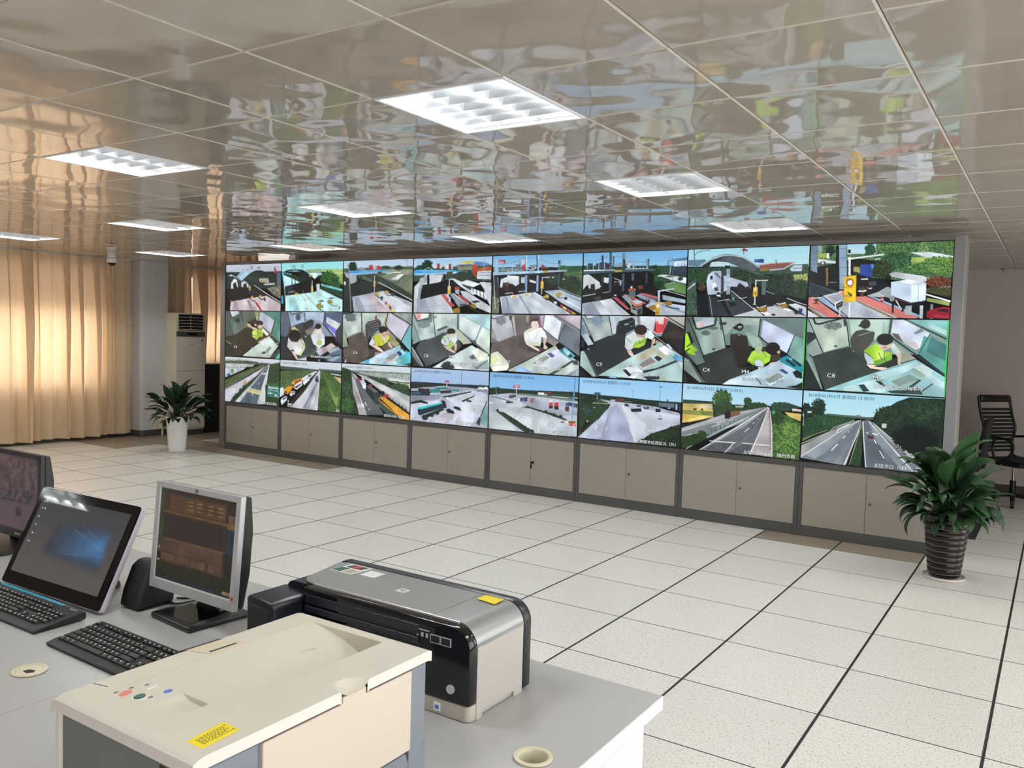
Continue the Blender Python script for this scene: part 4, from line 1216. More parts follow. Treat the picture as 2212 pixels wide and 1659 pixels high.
s 216 176 112 48 40 32 19 352 774 366 764 632 991 609 996
l 216 168 112 5 219 652 270 708
p 184 192 196 428 700 513 645 569 582 598 618 601 728 549 728
p 140 148 156 513 654 578 582 597 600 597 746
p 24 28 32 388 505 431 469 500 507 513 636 490 663 426 644 357 597 364 514
p 72 84 92 435 515 490 507 496 562 444 571
p 12 14 18 357 597 426 644 418 681 357 625
p 168 60 52 427 580 437 580 438 612 428 612
p 208 220 232 442 594 464 589 464 608 442 612
p 196 204 210 382 468 431 465 432 488 383 486
p 220 232 242 595 518 715 485 833 532 731 557
p 198 216 236 594 518 731 559 738 791 600 700
p 212 228 244 731 559 833 534 835 763 738 791
l 152 172 192 3 781 549 785 773
l 184 100 112 3 625 737 738 800
l 140 92 112 3 743 800 833 763
p 20 24 28 548 709 620 746 738 809 824 772 816 817 772 871 703 845 550 764
e 144 152 160 608 737 18 40
p 176 56 72 527 718 539 709 549 737 550 773 536 792 526 764
l 240 224 224 7 531 750 547 750
l 24 28 32 14 615 800 617 918
l 24 28 32 16 685 800 683 899
l 220 228 234 7 635 764 676 881
p 164 172 180 700 836 744 827 745 952 703 944
p 184 196 208 798 826 821 826 822 1004 801 1005
p 140 152 164 868 808 886 808 889 1003 871 1003
p 156 32 48 846 906 877 879 951 843 996 851 998 1000 848 986
p 32 36 44 909 896 943 869 983 877 989 921
p 192 56 72 892 941 995 965 995 991 893 985
p 240 242 244 283 172 300 172 305 429 290 428
l 240 242 244 12 281 200 532 152
l 232 238 242 7 477 213 510 206
p 240 242 244 303 788 315 788 316 993 306 993
p 236 196 40 257 446 347 421 353 769 268 793
l 184 140 24 2 257 446 347 421 353 769 268 793 257 446
e 48 44 48 304 520 26 51
e 192 60 64 304 520 24 48
e 238 242 244 304 520 18 37
l 32 28 16 9 294 657 317 695
p 32 28 16 323 704 319 667 305 704
p 92 60 52 26 727 91 722 79 760 65 803 96 812 29 813 57 794 43 756
p 232 232 228 26 727 91 717 89 736 32 741
f 56 72 56 32 40 32 7 57 708 24 15
p 92 56 48 362 630 426 626 412 663 399 700 421 709 362 713 389 690 378 662
p 232 232 228 362 630 426 621 421 644 368 646
f 76 84 64 40 44 32 8 393 602 22 27
p 56 52 52 205 802 257 755 259 840 210 887
p 216 228 236 200 798 257 751 257 765 208 812 215 887 208 887
l 152 140 136 4 216 831 248 807
l 200 212 220 11 241 887 241 981
p 224 228 232 223 643 248 638 249 652 229 661
@21
g 92 108 98 74 90 82 -16 -6 1009 -24 1018 538 -8 581
p 76 92 90 0 0 319 -2 335 443 171 536 13 580
p 98 112 106 72 204 311 161 335 443 160 524 117 427
p 92 106 90 319 0 624 1 607 214 498 352 335 382
p 160 168 120 534 3 614 1 602 202 577 191
p 200 208 216 85 5 252 2 253 70 129 147
l 52 66 62 12 79 5 123 153 258 76
f 44 58 54 58 74 68 20 229 206 56 55
l 44 52 50 9 66 192 160 537
l 44 52 50 7 299 25 332 222
p 196 202 220 645 19 675 18 895 182 830 461 689 345 627 189
p 76 124 112 675 18 1000 2 1001 634 840 473 895 194
p 92 148 132 895 194 999 275 1000 658 840 473
l 31 56 48 12 900 200 845 461
l 208 212 216 8 635 19 627 202
p 55 53 44 13 555 171 536 375 356 498 364 643 627 584 678 291 976 3 994
p 44 50 44 8 581 110 726 187 989 3 994
p 58 48 44 415 232 536 167 597 214 578 313 436 305
p 74 60 52 579 361 699 333 821 510 644 675 542 607
l 108 102 88 18 699 345 990 659
e 54 42 44 638 256 55 54
e 200 168 144 639 335 41 44
p 208 180 156 395 282 446 274 579 349 600 397 539 405 426 330
l 42 34 32 22 477 304 579 349
e 200 208 200 558 295 16 22
p 184 212 88 499 437 519 412 660 383 700 406 687 552 632 542 583 617 501 547
p 216 220 204 679 346 801 487 762 524 681 431
l 60 68 56 7 595 409 607 519
l 74 84 64 7 500 511 582 538
p 200 216 208 322 975 504 792 801 523 971 708 818 981
p 208 220 216 644 663 802 535 902 639 705 745
p 42 52 56 812 534 841 509 980 659 952 721
p 216 232 228 842 557 881 580 871 580 847 569
p 152 220 224 927 662 961 660 952 697
p 224 212 196 594 666 742 562 763 597 634 676
p 180 196 184 736 841 814 728 864 773 777 899
s 96 112 104 184 200 188 10 746 840 814 740 845 774 777 887
p 60 76 72 667 881 727 847 757 888 688 916
p 56 68 64 818 981 982 767 998 874 907 1000
p 88 168 144 907 1006 993 851 1000 994
l 152 164 156 8 4 656 110 726
@22
g 147 164 184 136 148 168 -14 -6 1009 -12 1000 492 -5 473
p 92 102 118 0 6 119 6 182 336 101 529 5 509
p 160 180 204 119 6 381 5 403 199 182 324
p 184 204 228 399 5 717 5 703 214 558 160 402 152
l 52 60 72 11 114 10 177 336
l 52 60 76 13 395 11 407 187
p 152 160 172 147 3 344 2 326 42 177 62
l 32 40 44 9 147 3 177 65 353 18
f 64 76 96 84 96 116 16 290 119 41 64
p 74 76 80 144 325 375 211 579 311 541 744 424 868 218 761 119 528
p 60 64 60 341 354 542 277 581 416 540 674 364 589
p 44 44 48 372 282 394 223 503 149 549 178 551 265 387 341
l 80 84 92 5 386 305 541 207
p 124 112 116 407 399 542 289 580 392 526 429 454 479
e 216 212 212 418 504 11 16
p 88 104 132 709 17 991 6 999 697 722 272
p 200 208 224 755 97 987 241 944 311 904 519 740 259
p 106 108 192 743 201 901 346 894 462 740 259
p 216 220 200 756 155 970 275 936 334 748 190
p 60 68 84 893 381 995 195 995 698 896 565
l 32 40 48 13 718 11 704 249 759 328 985 652
p 44 48 56 5 509 101 529 170 692 223 998 0 1000
p 76 92 80 222 974 442 843 587 742 678 830 426 938 409 1010
p 60 68 68 422 727 567 673 641 739 407 904
p 216 216 220 122 647 129 552 194 501 345 566 413 739 351 896 220 868 114 731
p 200 212 148 173 336 228 304 305 391 306 450 211 406
p 212 224 160 344 519 402 634 413 739 351 896 277 900 341 825 375 682
l 92 100 72 5 326 555 384 658 376 753
e 28 26 24 237 500 100 126
p 48 48 44 148 527 326 555 290 627 187 620
p 80 80 76 181 787 233 784 229 826 180 823
p 224 200 184 201 857 257 842 287 947 316 998 279 994
p 212 220 232 500 489 561 358 661 343 726 503 729 642 641 739 549 650
p 232 228 228 580 392 661 366 718 527 620 577
p 208 216 160 517 442 571 358 580 392 527 476
p 176 200 120 593 613 646 541 692 597 675 668 612 671
p 224 204 192 606 333 669 320 670 378 598 392
e 44 36 38 619 292 50 58
p 216 188 172 577 731 658 715 731 781 678 807
p 180 184 200 587 788 730 688 785 778 652 889
p 200 188 192 739 699 835 614 907 679 785 778
p 168 124 128 686 760 730 723 767 779 723 804
p 160 172 180 767 779 933 678 987 744 866 865
p 92 108 128 716 909 856 797 995 720 1000 1000 771 986
p 136 160 180 770 963 962 837 989 881 859 992
p 176 188 208 306 981 435 926 445 1001 316 1004
p 88 168 208 627 961 654 959 664 1005 627 995
l 40 52 60 13 726 966 857 877 980 847
@23
g 160 176 174 140 152 144 -13 -7 1009 -20 1016 466 -5 507
p 168 184 180 0 7 279 10 285 372 89 476 5 312
p 188 202 196 37 173 275 72 285 359 78 462
f 92 106 108 116 132 132 26 115 95 90 84
p 184 200 188 290 10 652 5 616 254 534 135 305 358
p 196 196 156 614 120 652 25 625 240 596 241
l 32 42 44 12 279 10 293 358
l 152 168 160 5 407 15 414 151
p 42 44 48 -13 7 61 6 145 5 20 34
l 32 36 40 12 9 28 155 8
p 140 156 136 -1 243 24 312 81 614 92 669 8 701
p 92 82 78 89 490 295 372 379 533 414 817 384 886 232 992 33 977 9 729 97 669
p 74 66 64 402 708 542 674 623 751 404 885
p 208 216 220 1 896 32 894 76 974 34 991
p 48 52 64 11 854 43 907 44 976 10 965
p 57 56 62 339 248 374 179 534 121 565 174 566 269 459 434 399 532 358 493
l 140 140 148 7 374 220 535 148
l 140 140 148 6 360 268 545 195
l 140 140 148 6 361 315 546 242
l 140 140 148 6 366 363 537 290
l 140 140 148 6 372 410 518 344
l 140 140 148 6 378 458 478 393
l 120 124 132 9 339 261 353 493 379 533
p 140 48 48 483 61 503 47 509 135 480 149
p 204 202 216 672 25 740 10 965 225 859 526 766 423 635 240
l 60 60 56 16 662 18 630 227 676 319 855 552
l 60 68 72 14 716 4 998 224
p 144 152 148 799 9 995 4 993 191 868 101
p 116 184 192 965 238 999 270 996 730 864 539
l 32 52 58 12 965 231 859 526
p 168 160 120 616 254 676 333 836 580 778 636 699 586 677 400
p 108 100 84 679 533 769 636 633 750 582 645
p 200 220 64 454 455 558 397 677 386 693 479 669 547 582 632 492 636 450 516
p 216 220 56 479 488 558 404 581 618 502 622
l 76 84 48 8 459 475 490 555 486 623
p 212 224 236 400 600 449 469 490 555 476 610 421 626
p 224 196 180 395 614 502 622 582 686 623 751 583 753 462 665
p 224 196 180 670 561 694 546 744 651 720 672 680 627
p 212 216 216 579 484 649 481 620 576 600 550
e 34 28 32 599 328 62 70
p 216 184 168 559 417 617 361 676 346 692 412 639 495 579 484
l 64 52 52 6 599 436 628 442
l 64 52 52 6 648 414 672 406
l 76 80 48 7 595 510 606 590
p 168 212 220 242 991 623 764 836 593 876 684 993 836 995 994
p 196 216 236 365 983 504 811 701 693 741 771 586 968
p 88 184 228 354 915 415 898 406 994 355 997
p 212 220 216 615 886 799 728 849 805 685 948
s 56 64 72 208 216 212 20 644 870 780 742 820 806 685 935
p 44 76 156 790 742 838 713 882 783 839 819
p 96 192 200 820 846 991 704 994 915 938 985 764 970
p 72 200 224 905 722 934 694 992 770 988 823 955 838
p 36 48 52 837 659 875 631 973 758 934 721
p 232 240 236 675 935 763 903 812 940 725 986
p 56 68 72 899 961 994 928 995 994
@24
g 164 188 188 152 172 172 -10 -10 1006 -30 1015 467 -3 481
p 140 164 164 0 9 45 143 107 514 13 584
p 176 196 192 36 195 272 60 306 415 116 513
p 192 212 204 276 10 583 9 588 302 417 220 309 351
p 108 128 128 5 5 258 4 269 162 64 168
p 228 228 228 33 8 221 6 213 75 73 129
p 232 160 152 43 15 118 13 110 103 73 117
l 52 64 60 9 14 9 54 143 222 100 239 4
f 116 136 136 140 160 160 23 154 204 90 69
l 56 72 76 11 276 10 310 415
l 88 104 108 9 7 170 112 527
l 152 172 168 4 391 20 400 309
p 124 140 140 258 48 323 46 314 85 268 99
f 216 228 224 176 192 188 13 469 81 36 63
p 168 180 176 318 300 453 207 498 243 490 281 364 349 309 338
p 76 88 88 327 300 453 219 471 250 345 324
p 212 228 228 610 2 998 6 1002 675 615 276
p 180 216 224 645 2 999 12 999 285
l 140 164 168 8 646 26 995 286
p 108 132 132 584 15 610 15 615 276 587 240
l 88 108 112 16 592 15 592 264 642 337 995 713
l 96 120 128 11 888 216 815 490
p 216 228 224 892 229 996 310 994 700 829 514
p 200 208 184 508 293 597 277 777 517 672 547 591 427
p 80 86 90 107 540 310 427 400 347 491 331 600 451 655 573 551 730 336 897 198 978 130 835 52 659
p 72 78 80 310 427 400 347 438 409 394 525 405 638 460 685 335 820
p 112 120 124 0 636 43 685 170 980 133 983 3 844
l 176 192 188 9 4 636 161 974
p 44 52 56 1 766 104 966 19 998
p 212 226 228 389 487 411 423 473 369 581 365 596 464 566 553 440 573 390 537
p 196 224 176 402 423 464 382 483 432 420 447
p 184 216 112 459 584 502 506 547 504 553 566 514 631 469 634
l 44 64 56 5 402 423 449 522
l 56 76 68 5 470 420 503 519 520 468
e 48 44 44 513 324 54 60
p 232 212 196 473 369 563 353 537 429 501 443
p 216 192 176 413 574 477 596 586 702 551 705 460 647
p 216 192 176 557 554 592 539 586 665 559 679
p 200 216 216 282 990 569 728 777 554 995 749 1000 1000
p 232 236 220 779 665 847 599 978 702 970 776 877 831 798 738
p 168 180 168 763 740 798 738 869 832 808 799
s 160 176 176 216 228 228 11 608 914 773 777 834 822 680 983
p 48 56 60 383 969 427 890 481 861 536 882 573 980 484 1012
p 152 170 176 784 913 979 799 991 970 837 983
p 92 108 116 746 766 797 713 833 785 782 814
l 76 92 96 9 837 970 971 812
l 136 208 96 13 994 6 1000 994
@25
g 140 138 142 120 116 120 -13 -4 1004 -18 1016 448 -1 496
p 180 184 192 5 82 218 16 278 360 94 476 18 401
p 208 216 236 8 12 166 9 41 65 10 66
l 72 80 92 8 4 66 42 77 187 13
f 124 120 128 156 152 160 15 116 114 60 72
l 80 84 92 7 235 93 278 360
l 80 84 92 6 6 246 67 438
p 192 200 192 244 46 265 38 298 359 278 360
p 106 100 98 269 15 570 14 582 93 465 171 408 264 381 401 298 359
p 140 138 132 401 17 436 16 434 134 407 127
p 92 76 72 207 16 243 16 240 100 215 101
p 228 236 248 615 10 697 8 796 103 761 415 600 227
p 196 168 196 556 18 600 17 590 190 569 168
p 164 156 164 697 8 998 4 997 244 892 160
p 200 188 200 765 7 996 7 996 215
p 140 148 156 697 12 995 252 994 303 786 111
l 76 80 88 8 726 12 997 251
p 104 114 124 835 146 994 295 994 668 766 430
l 48 56 64 8 835 146 765 415
l 64 72 80 6 601 242 990 697
p 140 138 132 648 360 776 452 720 521 660 464
p 103 95 93 15 495 94 483 278 367 390 371 388 477 425 551 567 649 220 940 16 964 3 652
p 92 86 84 309 374 383 310 414 522 471 587 443 672 324 557
p 76 72 72 414 522 653 554 567 642 447 626
p 236 240 240 382 340 388 295 457 232 576 213 622 294 644 390 605 392 579 363 574 529 444 505 414 506 392 431
p 228 236 208 398 279 467 224 488 261 434 308
p 216 228 192 443 482 552 462 574 529 464 527
l 152 168 152 3 403 294 445 368 448 490
l 160 168 160 2 489 306 517 426
l 160 168 160 2 538 297 522 426
e 68 60 66 509 106 50 47
p 140 108 116 538 79 568 108 576 220 551 199
p 240 220 220 460 171 474 110 533 109 550 184 532 252 488 261
l 108 92 96 3 473 174 485 178
l 108 92 96 3 511 185 525 183
l 200 144 144 2 492 231 512 230
p 232 207 196 414 506 464 504 560 582 566 619 531 599 445 535
p 232 207 196 605 399 644 390 627 496 658 554 634 578 609 564
p 200 208 208 508 490 538 489 537 527 509 528
p 192 208 200 215 956 396 812 739 505 779 592 996 755 1000 1000 221 978
p 212 224 236 530 742 759 556 888 733 720 909 573 905
p 224 228 224 501 782 651 659 706 723 568 875
s 96 100 104 208 212 208 12 549 741 641 671 681 717 590 798
p 92 96 160 650 652 689 627 738 684 701 716
p 108 184 204 779 577 845 529 952 670 902 732 780 607
p 56 72 76 789 577 835 545 933 679 892 704
p 156 216 224 826 545 904 622 872 675 818 590
p 152 188 232 303 972 342 877 516 985
p 60 72 80 664 995 778 897 925 731 949 751 722 998
p 64 72 76 921 753 981 727 988 814 937 811
p 156 172 184 856 994 994 858 1000 1000
p 240 244 228 2 699 77 632 131 706 218 832 224 901 205 964 38 1001 1 910
p 220 232 164 11 761 68 718 92 818 24 861
p 106 98 96 1 589 76 593 82 647 9 683
l 168 176 144 4 83 670 138 768 167 890
l 168 176 144 4 15 909 140 869
@26
g 144 158 168 132 148 160 -13 -4 1006 -15 1013 308 -5 328
p 152 168 172 8 12 276 5 318 301 138 430 16 137
p 168 180 180 38 145 288 90 318 293 138 422
p 220 228 232 47 4 159 2 93 44 51 49
l 80 96 108 9 34 8 56 53 113 52 205 6
f 120 140 160 144 164 180 17 161 84 59 76
l 44 52 60 9 9 46 138 430
l 40 48 56 8 276 5 318 301
p 192 204 212 286 5 563 1 566 133 368 73 363 283 318 284
p 152 176 192 331 8 387 32 383 88 349 121
p 38 42 46 359 129 378 89 505 22 535 62 538 197 452 280 376 428 352 275
l 200 208 212 4 364 145 379 113
l 140 192 180 13 439 136 468 127
l 176 184 184 3 477 115 525 70
l 176 184 184 3 489 175 527 142
p 224 232 244 582 1 842 -2 806 260 740 270 653 186 590 132
l 120 120 128 9 563 1 565 125 600 156
p 224 76 84 711 224 745 66 810 10 843 41 805 253 740 263
p 236 216 220 745 27 810 10 803 128 756 113
p 108 44 52 731 35 740 239 716 224
p 168 164 156 842 2 998 0 996 139
l 64 56 48 10 828 -2 997 162
l 196 188 172 6 838 18 997 185
p 44 42 42 848 64 995 185 994 593 788 316
p 60 52 48 806 300 897 188 989 247 987 355
l 48 44 44 7 658 202 992 601
l 208 204 196 5 664 226 992 616
p 184 168 148 742 365 818 424 744 443
p 92 128 152 2 179 32 145 41 294 5 303
p 180 196 204 5 328 62 293 133 463 77 491
p 32 48 60 4 378 32 368 41 509 5 527
p 38 44 54 72 499 129 488 126 587 74 581
p 200 208 232 67 524 110 571 95 593
p 45 50 54 138 438 363 283 452 280 456 489 504 662 196 967 21 559 130 554
p 38 42 46 375 379 449 376 457 537 417 490
p 36 42 48 515 502 686 367 707 492 552 627 507 550
p 164 188 184 -4 594 32 575 197 983 135 989 -5 810
p 72 84 84 37 567 197 983 166 986
p 28 36 38 -5 810 63 995 0 1000
p 220 232 232 446 489 448 328 534 237 559 300 628 338 649 202 692 225 727 310 705 366 656 336 639 416 602 466 525 501 506 534 467 536
p 168 208 72 520 477 542 405 595 379 642 329 652 368 635 448 583 498 530 501
l 48 60 52 4 448 336 509 422
l 48 60 52 4 580 371 596 434
l 76 124 48 4 524 469 643 384
e 44 36 38 594 216 61 80
p 200 168 152 544 277 612 298 631 282 623 330 594 339 560 316
p 216 188 172 467 544 506 534 558 667 617 710 608 751 579 753 548 683 493 615
p 216 188 172 705 366 732 334 739 412 715 437 736 522 713 547 697 477
p 176 208 208 191 968 528 629 716 468 781 402 994 616 1000 1000
p 200 196 176 552 643 707 476 765 528 710 618 578 721
p 232 232 236 764 497 828 447 899 544 845 602
p 192 184 152 760 529 841 602 823 658 751 576
p 44 44 52 729 640 761 607 809 651 773 700
p 208 204 196 609 806 579 768 696 626 759 709 638 835
s 44 44 48 200 196 188 13 589 760 696 638 745 702 628 805
p 220 228 236 420 860 531 756 634 867 550 985 492 974
p 42 50 54 430 859 464 841 525 932 496 958
p 48 56 68 629 852 752 803 965 641 957 680 817 791 630 899
p 100 168 212 901 630 927 566 992 632 953 688
p 212 220 224 953 688 994 701 996 816
p 40 48 56 627 947 782 910 793 972 680 990
p 224 232 236 583 951 626 939 675 998 613 988
p 164 180 164 756 999 815 931 872 988
p 148 192 216 298 991 348 946 384 1000
p 200 212 216 837 439 855 415 898 490 880 507
@27
g 124 144 140 112 136 132 -11 -9 1004 -26 1018 431 0 400
p 82 98 94 0 9 73 8 170 568 118 731 -2 534
p 140 164 158 71 131 308 55 358 451 171 576
p 156 176 168 153 304 333 236 353 443 180 558
p 192 208 220 71 12 249 11 244 109 108 170
p 216 184 192 96 95 167 67 159 137 113 156
p 152 168 172 73 12 150 15 146 50 85 78
l 28 40 36 13 60 8 93 175 124 187 259 117 267 13
f 60 76 72 124 144 138 9 182 242 39 34
f 76 92 90 124 144 140 8 246 165 43 26
l 26 36 34 7 16 17 173 581
l 24 32 30 8 306 3 361 451
p 168 188 176 311 3 631 14 630 301 517 186 437 86 363 261 343 253
p 140 164 156 437 95 620 115 635 300 657 418 559 304
p 154 176 166 517 195 635 300 676 417 586 439 544 305
p 48 56 58 293 81 358 71 359 106 305 124
l 52 60 60 11 301 12 314 185
p 200 212 236 660 39 683 38 914 247 863 506 806 443 692 348 648 266
l 32 40 40 10 638 22 629 267 693 357 868 514
l 44 56 56 6 914 247 863 498
p 100 120 118 636 14 987 3 987 293
p 124 168 160 919 255 987 301 990 679 868 514
e 32 40 38 257 479 12 15
p 44 40 38 392 251 460 240 534 271 553 423 583 473 578 626 480 763 452 618 397 432
p 60 50 48 398 277 432 258 434 327 404 328
e 28 32 32 470 141 31 56
p 28 32 32 412 151 447 116 459 180 434 181
l 232 236 232 6 457 133 484 132
l 232 236 232 4 460 154 482 153
p 108 192 180 410 199 439 185 445 223 416 233
e 200 204 200 466 261 6 10
p 51 57 55 171 585 358 451 407 440 452 635 475 746 551 714 540 835 401 917 344 988 197 989 124 748 189 690
p 92 108 104 41 558 83 378 116 456 189 681 118 731
p 26 34 32 7 248 37 221 78 378 58 415
p 168 220 56 1 249 22 257 58 415 117 500 87 529 104 581 67 574 41 558 3 507
l 48 64 44 11 4 534 44 487
l 60 80 48 10 22 452 58 406
p 124 144 140 0 614 54 664 197 980 146 986 0 802
p 30 40 38 0 802 47 995 3 1000
p 72 88 84 4 561 43 629 197 989 172 992
p 176 220 72 544 629 579 499 657 418 687 483 735 531 729 624 683 678 617 675 599 693
p 200 216 168 601 438 657 413 668 485 623 538
l 60 76 52 4 658 468 704 575
l 76 96 48 4 549 620 608 684
p 200 220 236 609 624 648 604 684 686 675 712 613 700
p 58 58 40 735 531 808 509 816 601 756 622 728 616
e 31 28 28 748 429 57 79
p 44 48 48 654 469 676 417 705 465 673 493
p 208 192 176 780 486 807 459 808 509 790 511
p 24 36 34 547 714 608 692 634 758 572 763
p 224 204 188 633 716 684 712 676 755 738 640 775 629 740 699 678 805 644 791
p 180 208 220 344 992 406 916 620 759 739 665 829 583 993 761 1000 1000
p 200 220 236 740 682 820 601 879 738 763 832 678 822
p 208 228 240 406 916 622 827 653 918 530 982 354 991
p 200 216 212 680 890 798 778 868 830 739 977
s 60 72 72 192 208 204 12 694 889 803 786 846 832 738 944
p 44 76 136 806 744 833 725 881 779 863 797
p 40 152 172 810 576 864 531 990 663 988 770 812 626
p 32 52 60 848 599 870 580 940 666 923 693
p 32 52 60 893 579 915 577 985 655 968 689
p 96 192 200 879 563 910 569 902 603 879 588
p 28 36 36 912 768 942 732 988 770 991 852 941 840
l 24 32 32 7 628 878 668 959
p 24 32 32 859 982 945 948 997 893 1000 1000
l 60 216 60 11 989 3 1000 1000
@28
g 140 168 160 124 152 144 -8 -14 1003 -36 1018 443 6 508
p 168 188 176 8 24 290 8 324 365 135 480 45 215
p 184 200 184 100 156 297 102 319 346 140 470
p 176 196 192 65 8 239 4 209 24 77 61
l 28 40 40 13 47 4 62 71 93 79 169 39 254 -1
f 68 88 84 160 180 168 11 196 100 63 56
l 26 38 36 8 8 14 130 471
l 26 38 36 7 293 45 324 365
p 48 60 58 270 8 290 8 290 102 277 102
p 176 200 188 315 17 554 2 559 195 513 271 338 298
e 60 60 58 430 70 36 65
p 60 60 58 379 90 400 61 406 108 387 108
p 80 80 74 336 232 364 165 422 140 501 179 494 290 431 443 341 430 328 298
l 160 168 156 6 385 230 486 161
p 184 216 200 554 6 597 5 588 212 550 205
l 152 196 168 5 558 6 557 204
p 208 220 236 625 9 719 7 876 182 844 346 786 395 641 238 612 193
l 44 56 64 11 611 5 602 202 637 265 987 714
p 200 184 184 704 281 788 295 809 384 762 350
p 112 96 92 616 184 663 191 704 308 656 264
p 108 132 140 766 178 814 113 838 148 785 195
p 96 160 152 836 211 992 311 991 705 806 448
p 72 124 124 886 218 993 338 994 534 856 418
l 44 84 84 6 880 173 811 447
p 140 200 200 737 6 996 9 991 213
p 188 228 224 866 30 987 142 989 205 864 93
l 40 60 64 11 705 3 990 249
l 136 168 160 8 714 16 991 276
p 32 48 44 0 188 65 205 73 282 7 381
p 144 164 156 7 381 68 282 130 481 53 534 4 450
e 72 92 84 224 379 14 13
p 56 67 62 54 543 140 470 330 374 352 448 422 481 466 665 583 684 159 979 55 582
p 67 80 72 339 354 430 424 444 573 362 447
p 124 148 140 4 469 54 553 143 980 107 984 5 605
p 31 44 42 -8 606 13 585 133 981 0 995
l 160 180 172 5 17 546 138 981
p 160 168 152 659 347 794 512 694 574 653 467
p 168 216 60 425 434 515 317 571 435 628 440 632 551 599 590 562 630 504 607 497 532
p 200 224 112 518 438 566 417 587 508 527 568
p 120 176 64 507 569 624 468 631 542 581 619 513 606
p 200 220 228 431 453 496 523 504 607 460 610 438 518
p 208 224 220 612 359 634 311 690 437 663 484 633 440
l 40 56 44 4 425 434 501 532
l 48 64 56 4 533 446 565 556
l 48 64 56 4 576 434 573 509 604 599
e 36 44 42 573 268 58 76
p 224 200 180 530 335 578 360 625 312 617 377 570 416 541 390
p 192 112 96 559 371 598 369 593 383 565 389
p 228 204 184 450 611 504 616 596 646 650 679 631 708 583 684 481 664
p 228 204 184 662 466 695 455 689 574 711 619 686 648 670 576
p 44 56 48 505 644 668 502 671 594 630 643
p 152 200 204 159 988 516 718 685 593 794 521 992 740 1000 1000
p 184 220 224 517 727 686 630 786 549 825 601 680 741 577 805
p 212 236 232 770 632 842 581 909 676 879 732
p 160 196 180 757 661 779 632 879 732 857 780 792 731
p 152 180 172 616 820 754 707 821 783 694 914
s 84 108 104 168 196 188 12 630 828 754 720 807 784 689 887
p 200 232 236 394 879 519 811 614 932 582 982 436 988
p 40 64 68 404 897 443 884 485 973 441 987
p 40 56 52 520 829 563 835 609 914 575 899
p 52 72 72 732 920 821 783 839 790 787 878
p 44 68 80 826 956 952 762 940 799 853 935
p 52 76 72 610 960 824 892 854 980 640 985
p 200 232 236 856 725 891 695 994 812 992 893 914 829
p 184 216 216 295 936 384 889 426 980 307 992
l 56 220 80 10 991 0 996 1000
@31
g 212 218 224 204 212 218 -17 -9 1008 -64 1011 98 -14 153
t 92 102 88 60 74 62 14 2 90 454 68 618 82 639 134 352 153 3 164
t 116 128 108 88 102 86 12 618 94 827 92 818 111 619 124
p 180 188 188 3 152 558 134 519 190 10 251
p 194 202 210 5 251 405 210 333 276 9 463
l 92 100 92 6 10 238 248 240
p 44 92 156 43 373 100 368 101 424 44 429
f 92 108 96 152 164 156 10 142 315 31 48
t 92 112 70 58 78 48 16 4 525 355 299 660 139 789 113 720 153 460 363 8 700
p 184 184 194 3 725 461 388 789 118 740 187 604 376 402 587 144 982 2 994
p 200 200 208 9 799 461 412 740 175 583 365 183 780 7 974
l 212 214 218 6 15 786 430 426
l 228 230 232 6 23 922 71 879
l 120 124 132 9 8 706 460 339 710 153
p 47 63 47 101 988 174 868 402 574 603 364 769 132 789 136 644 360 424 657 198 988
f 48 68 48 30 44 32 16 300 731 31 48
f 48 68 48 30 44 32 16 227 849 35 53
f 48 68 48 30 44 32 16 180 916 31 48
f 48 68 48 30 44 32 16 372 638 29 43
p 184 188 192 198 988 445 643 643 349 789 124 828 98 803 336 747 553 745 968 615 991
p 86 100 110 283 990 426 742 652 783 615 985
p 86 100 110 476 652 566 523 673 340 753 340 670 686
p 92 106 116 683 316 721 235 781 231 762 297
p 100 112 122 721 224 760 162 804 159 781 231
p 208 200 144 436 741 481 663 670 703 652 783
l 160 152 96 5 456 690 661 734
l 216 220 224 12 515 804 529 755
l 216 220 224 9 622 565 637 516
l 104 108 112 5 586 521 635 409
p 207 208 212 615 991 793 336 745 968
l 228 230 232 6 203 985 444 631
l 232 234 236 7 605 986 763 339 818 122
t 58 82 54 36 58 38 18 818 111 996 64 997 599 767 551 793 336
p 44 68 40 747 553 996 529 1000 1000 750 973
t 76 108 64 42 66 40 16 767 528 999 459 997 575 768 587
p 184 144 48 364 505 401 508 397 599 376 601
p 28 92 92 787 563 1001 575 996 808 780 792
l 120 184 168 7 797 578 992 588 987 798 791 779 797 578
l 120 184 168 5 795 690 990 710
l 216 236 232 16 808 606 969 619
l 192 220 216 8 809 659 965 672
l 200 224 220 14 802 725 879 734
l 216 236 232 21 928 758 952 761
@32
g 212 220 228 200 210 220 -10 -11 1007 -85 1011 151 -6 188
t 68 88 78 50 70 64 13 3 134 323 144 600 162 591 197 4 210
t 80 100 92 60 80 74 11 636 142 998 152 999 208 655 180
p 152 168 120 4 234 509 192 326 300 6 327
p 200 184 136 6 315 186 306 178 405 8 409
p 208 200 192 6 310 177 307 172 324 6 333
t 90 112 72 60 84 52 15 4 234 600 179 419 326 236 470 12 607
f 76 100 64 48 72 48 18 223 285 55 69
f 88 120 72 56 84 50 20 105 505 110 103
p 192 204 212 781 204 995 236 996 265 818 235
p 184 160 120 836 256 996 298 999 467 873 332
t 80 112 60 52 80 46 17 673 179 826 211 999 422 1000 994 633 980 652 545 665 270
f 60 92 52 34 56 31 22 696 450 64 103
f 60 96 52 36 60 34 24 730 878 92 115
p 124 156 84 786 464 968 694 936 900 862 706
p 88 124 64 710 267 875 433 986 693 897 679
p 191 194 202 199 983 425 613 628 194 645 170 668 190 644 614 633 992
p 200 204 212 480 631 637 204 665 270 633 992 505 989
p 124 130 144 385 974 482 745 596 436 623 434 538 762 487 985
p 168 170 180 441 979 519 741 555 680 486 917
l 228 230 232 6 615 982 664 202
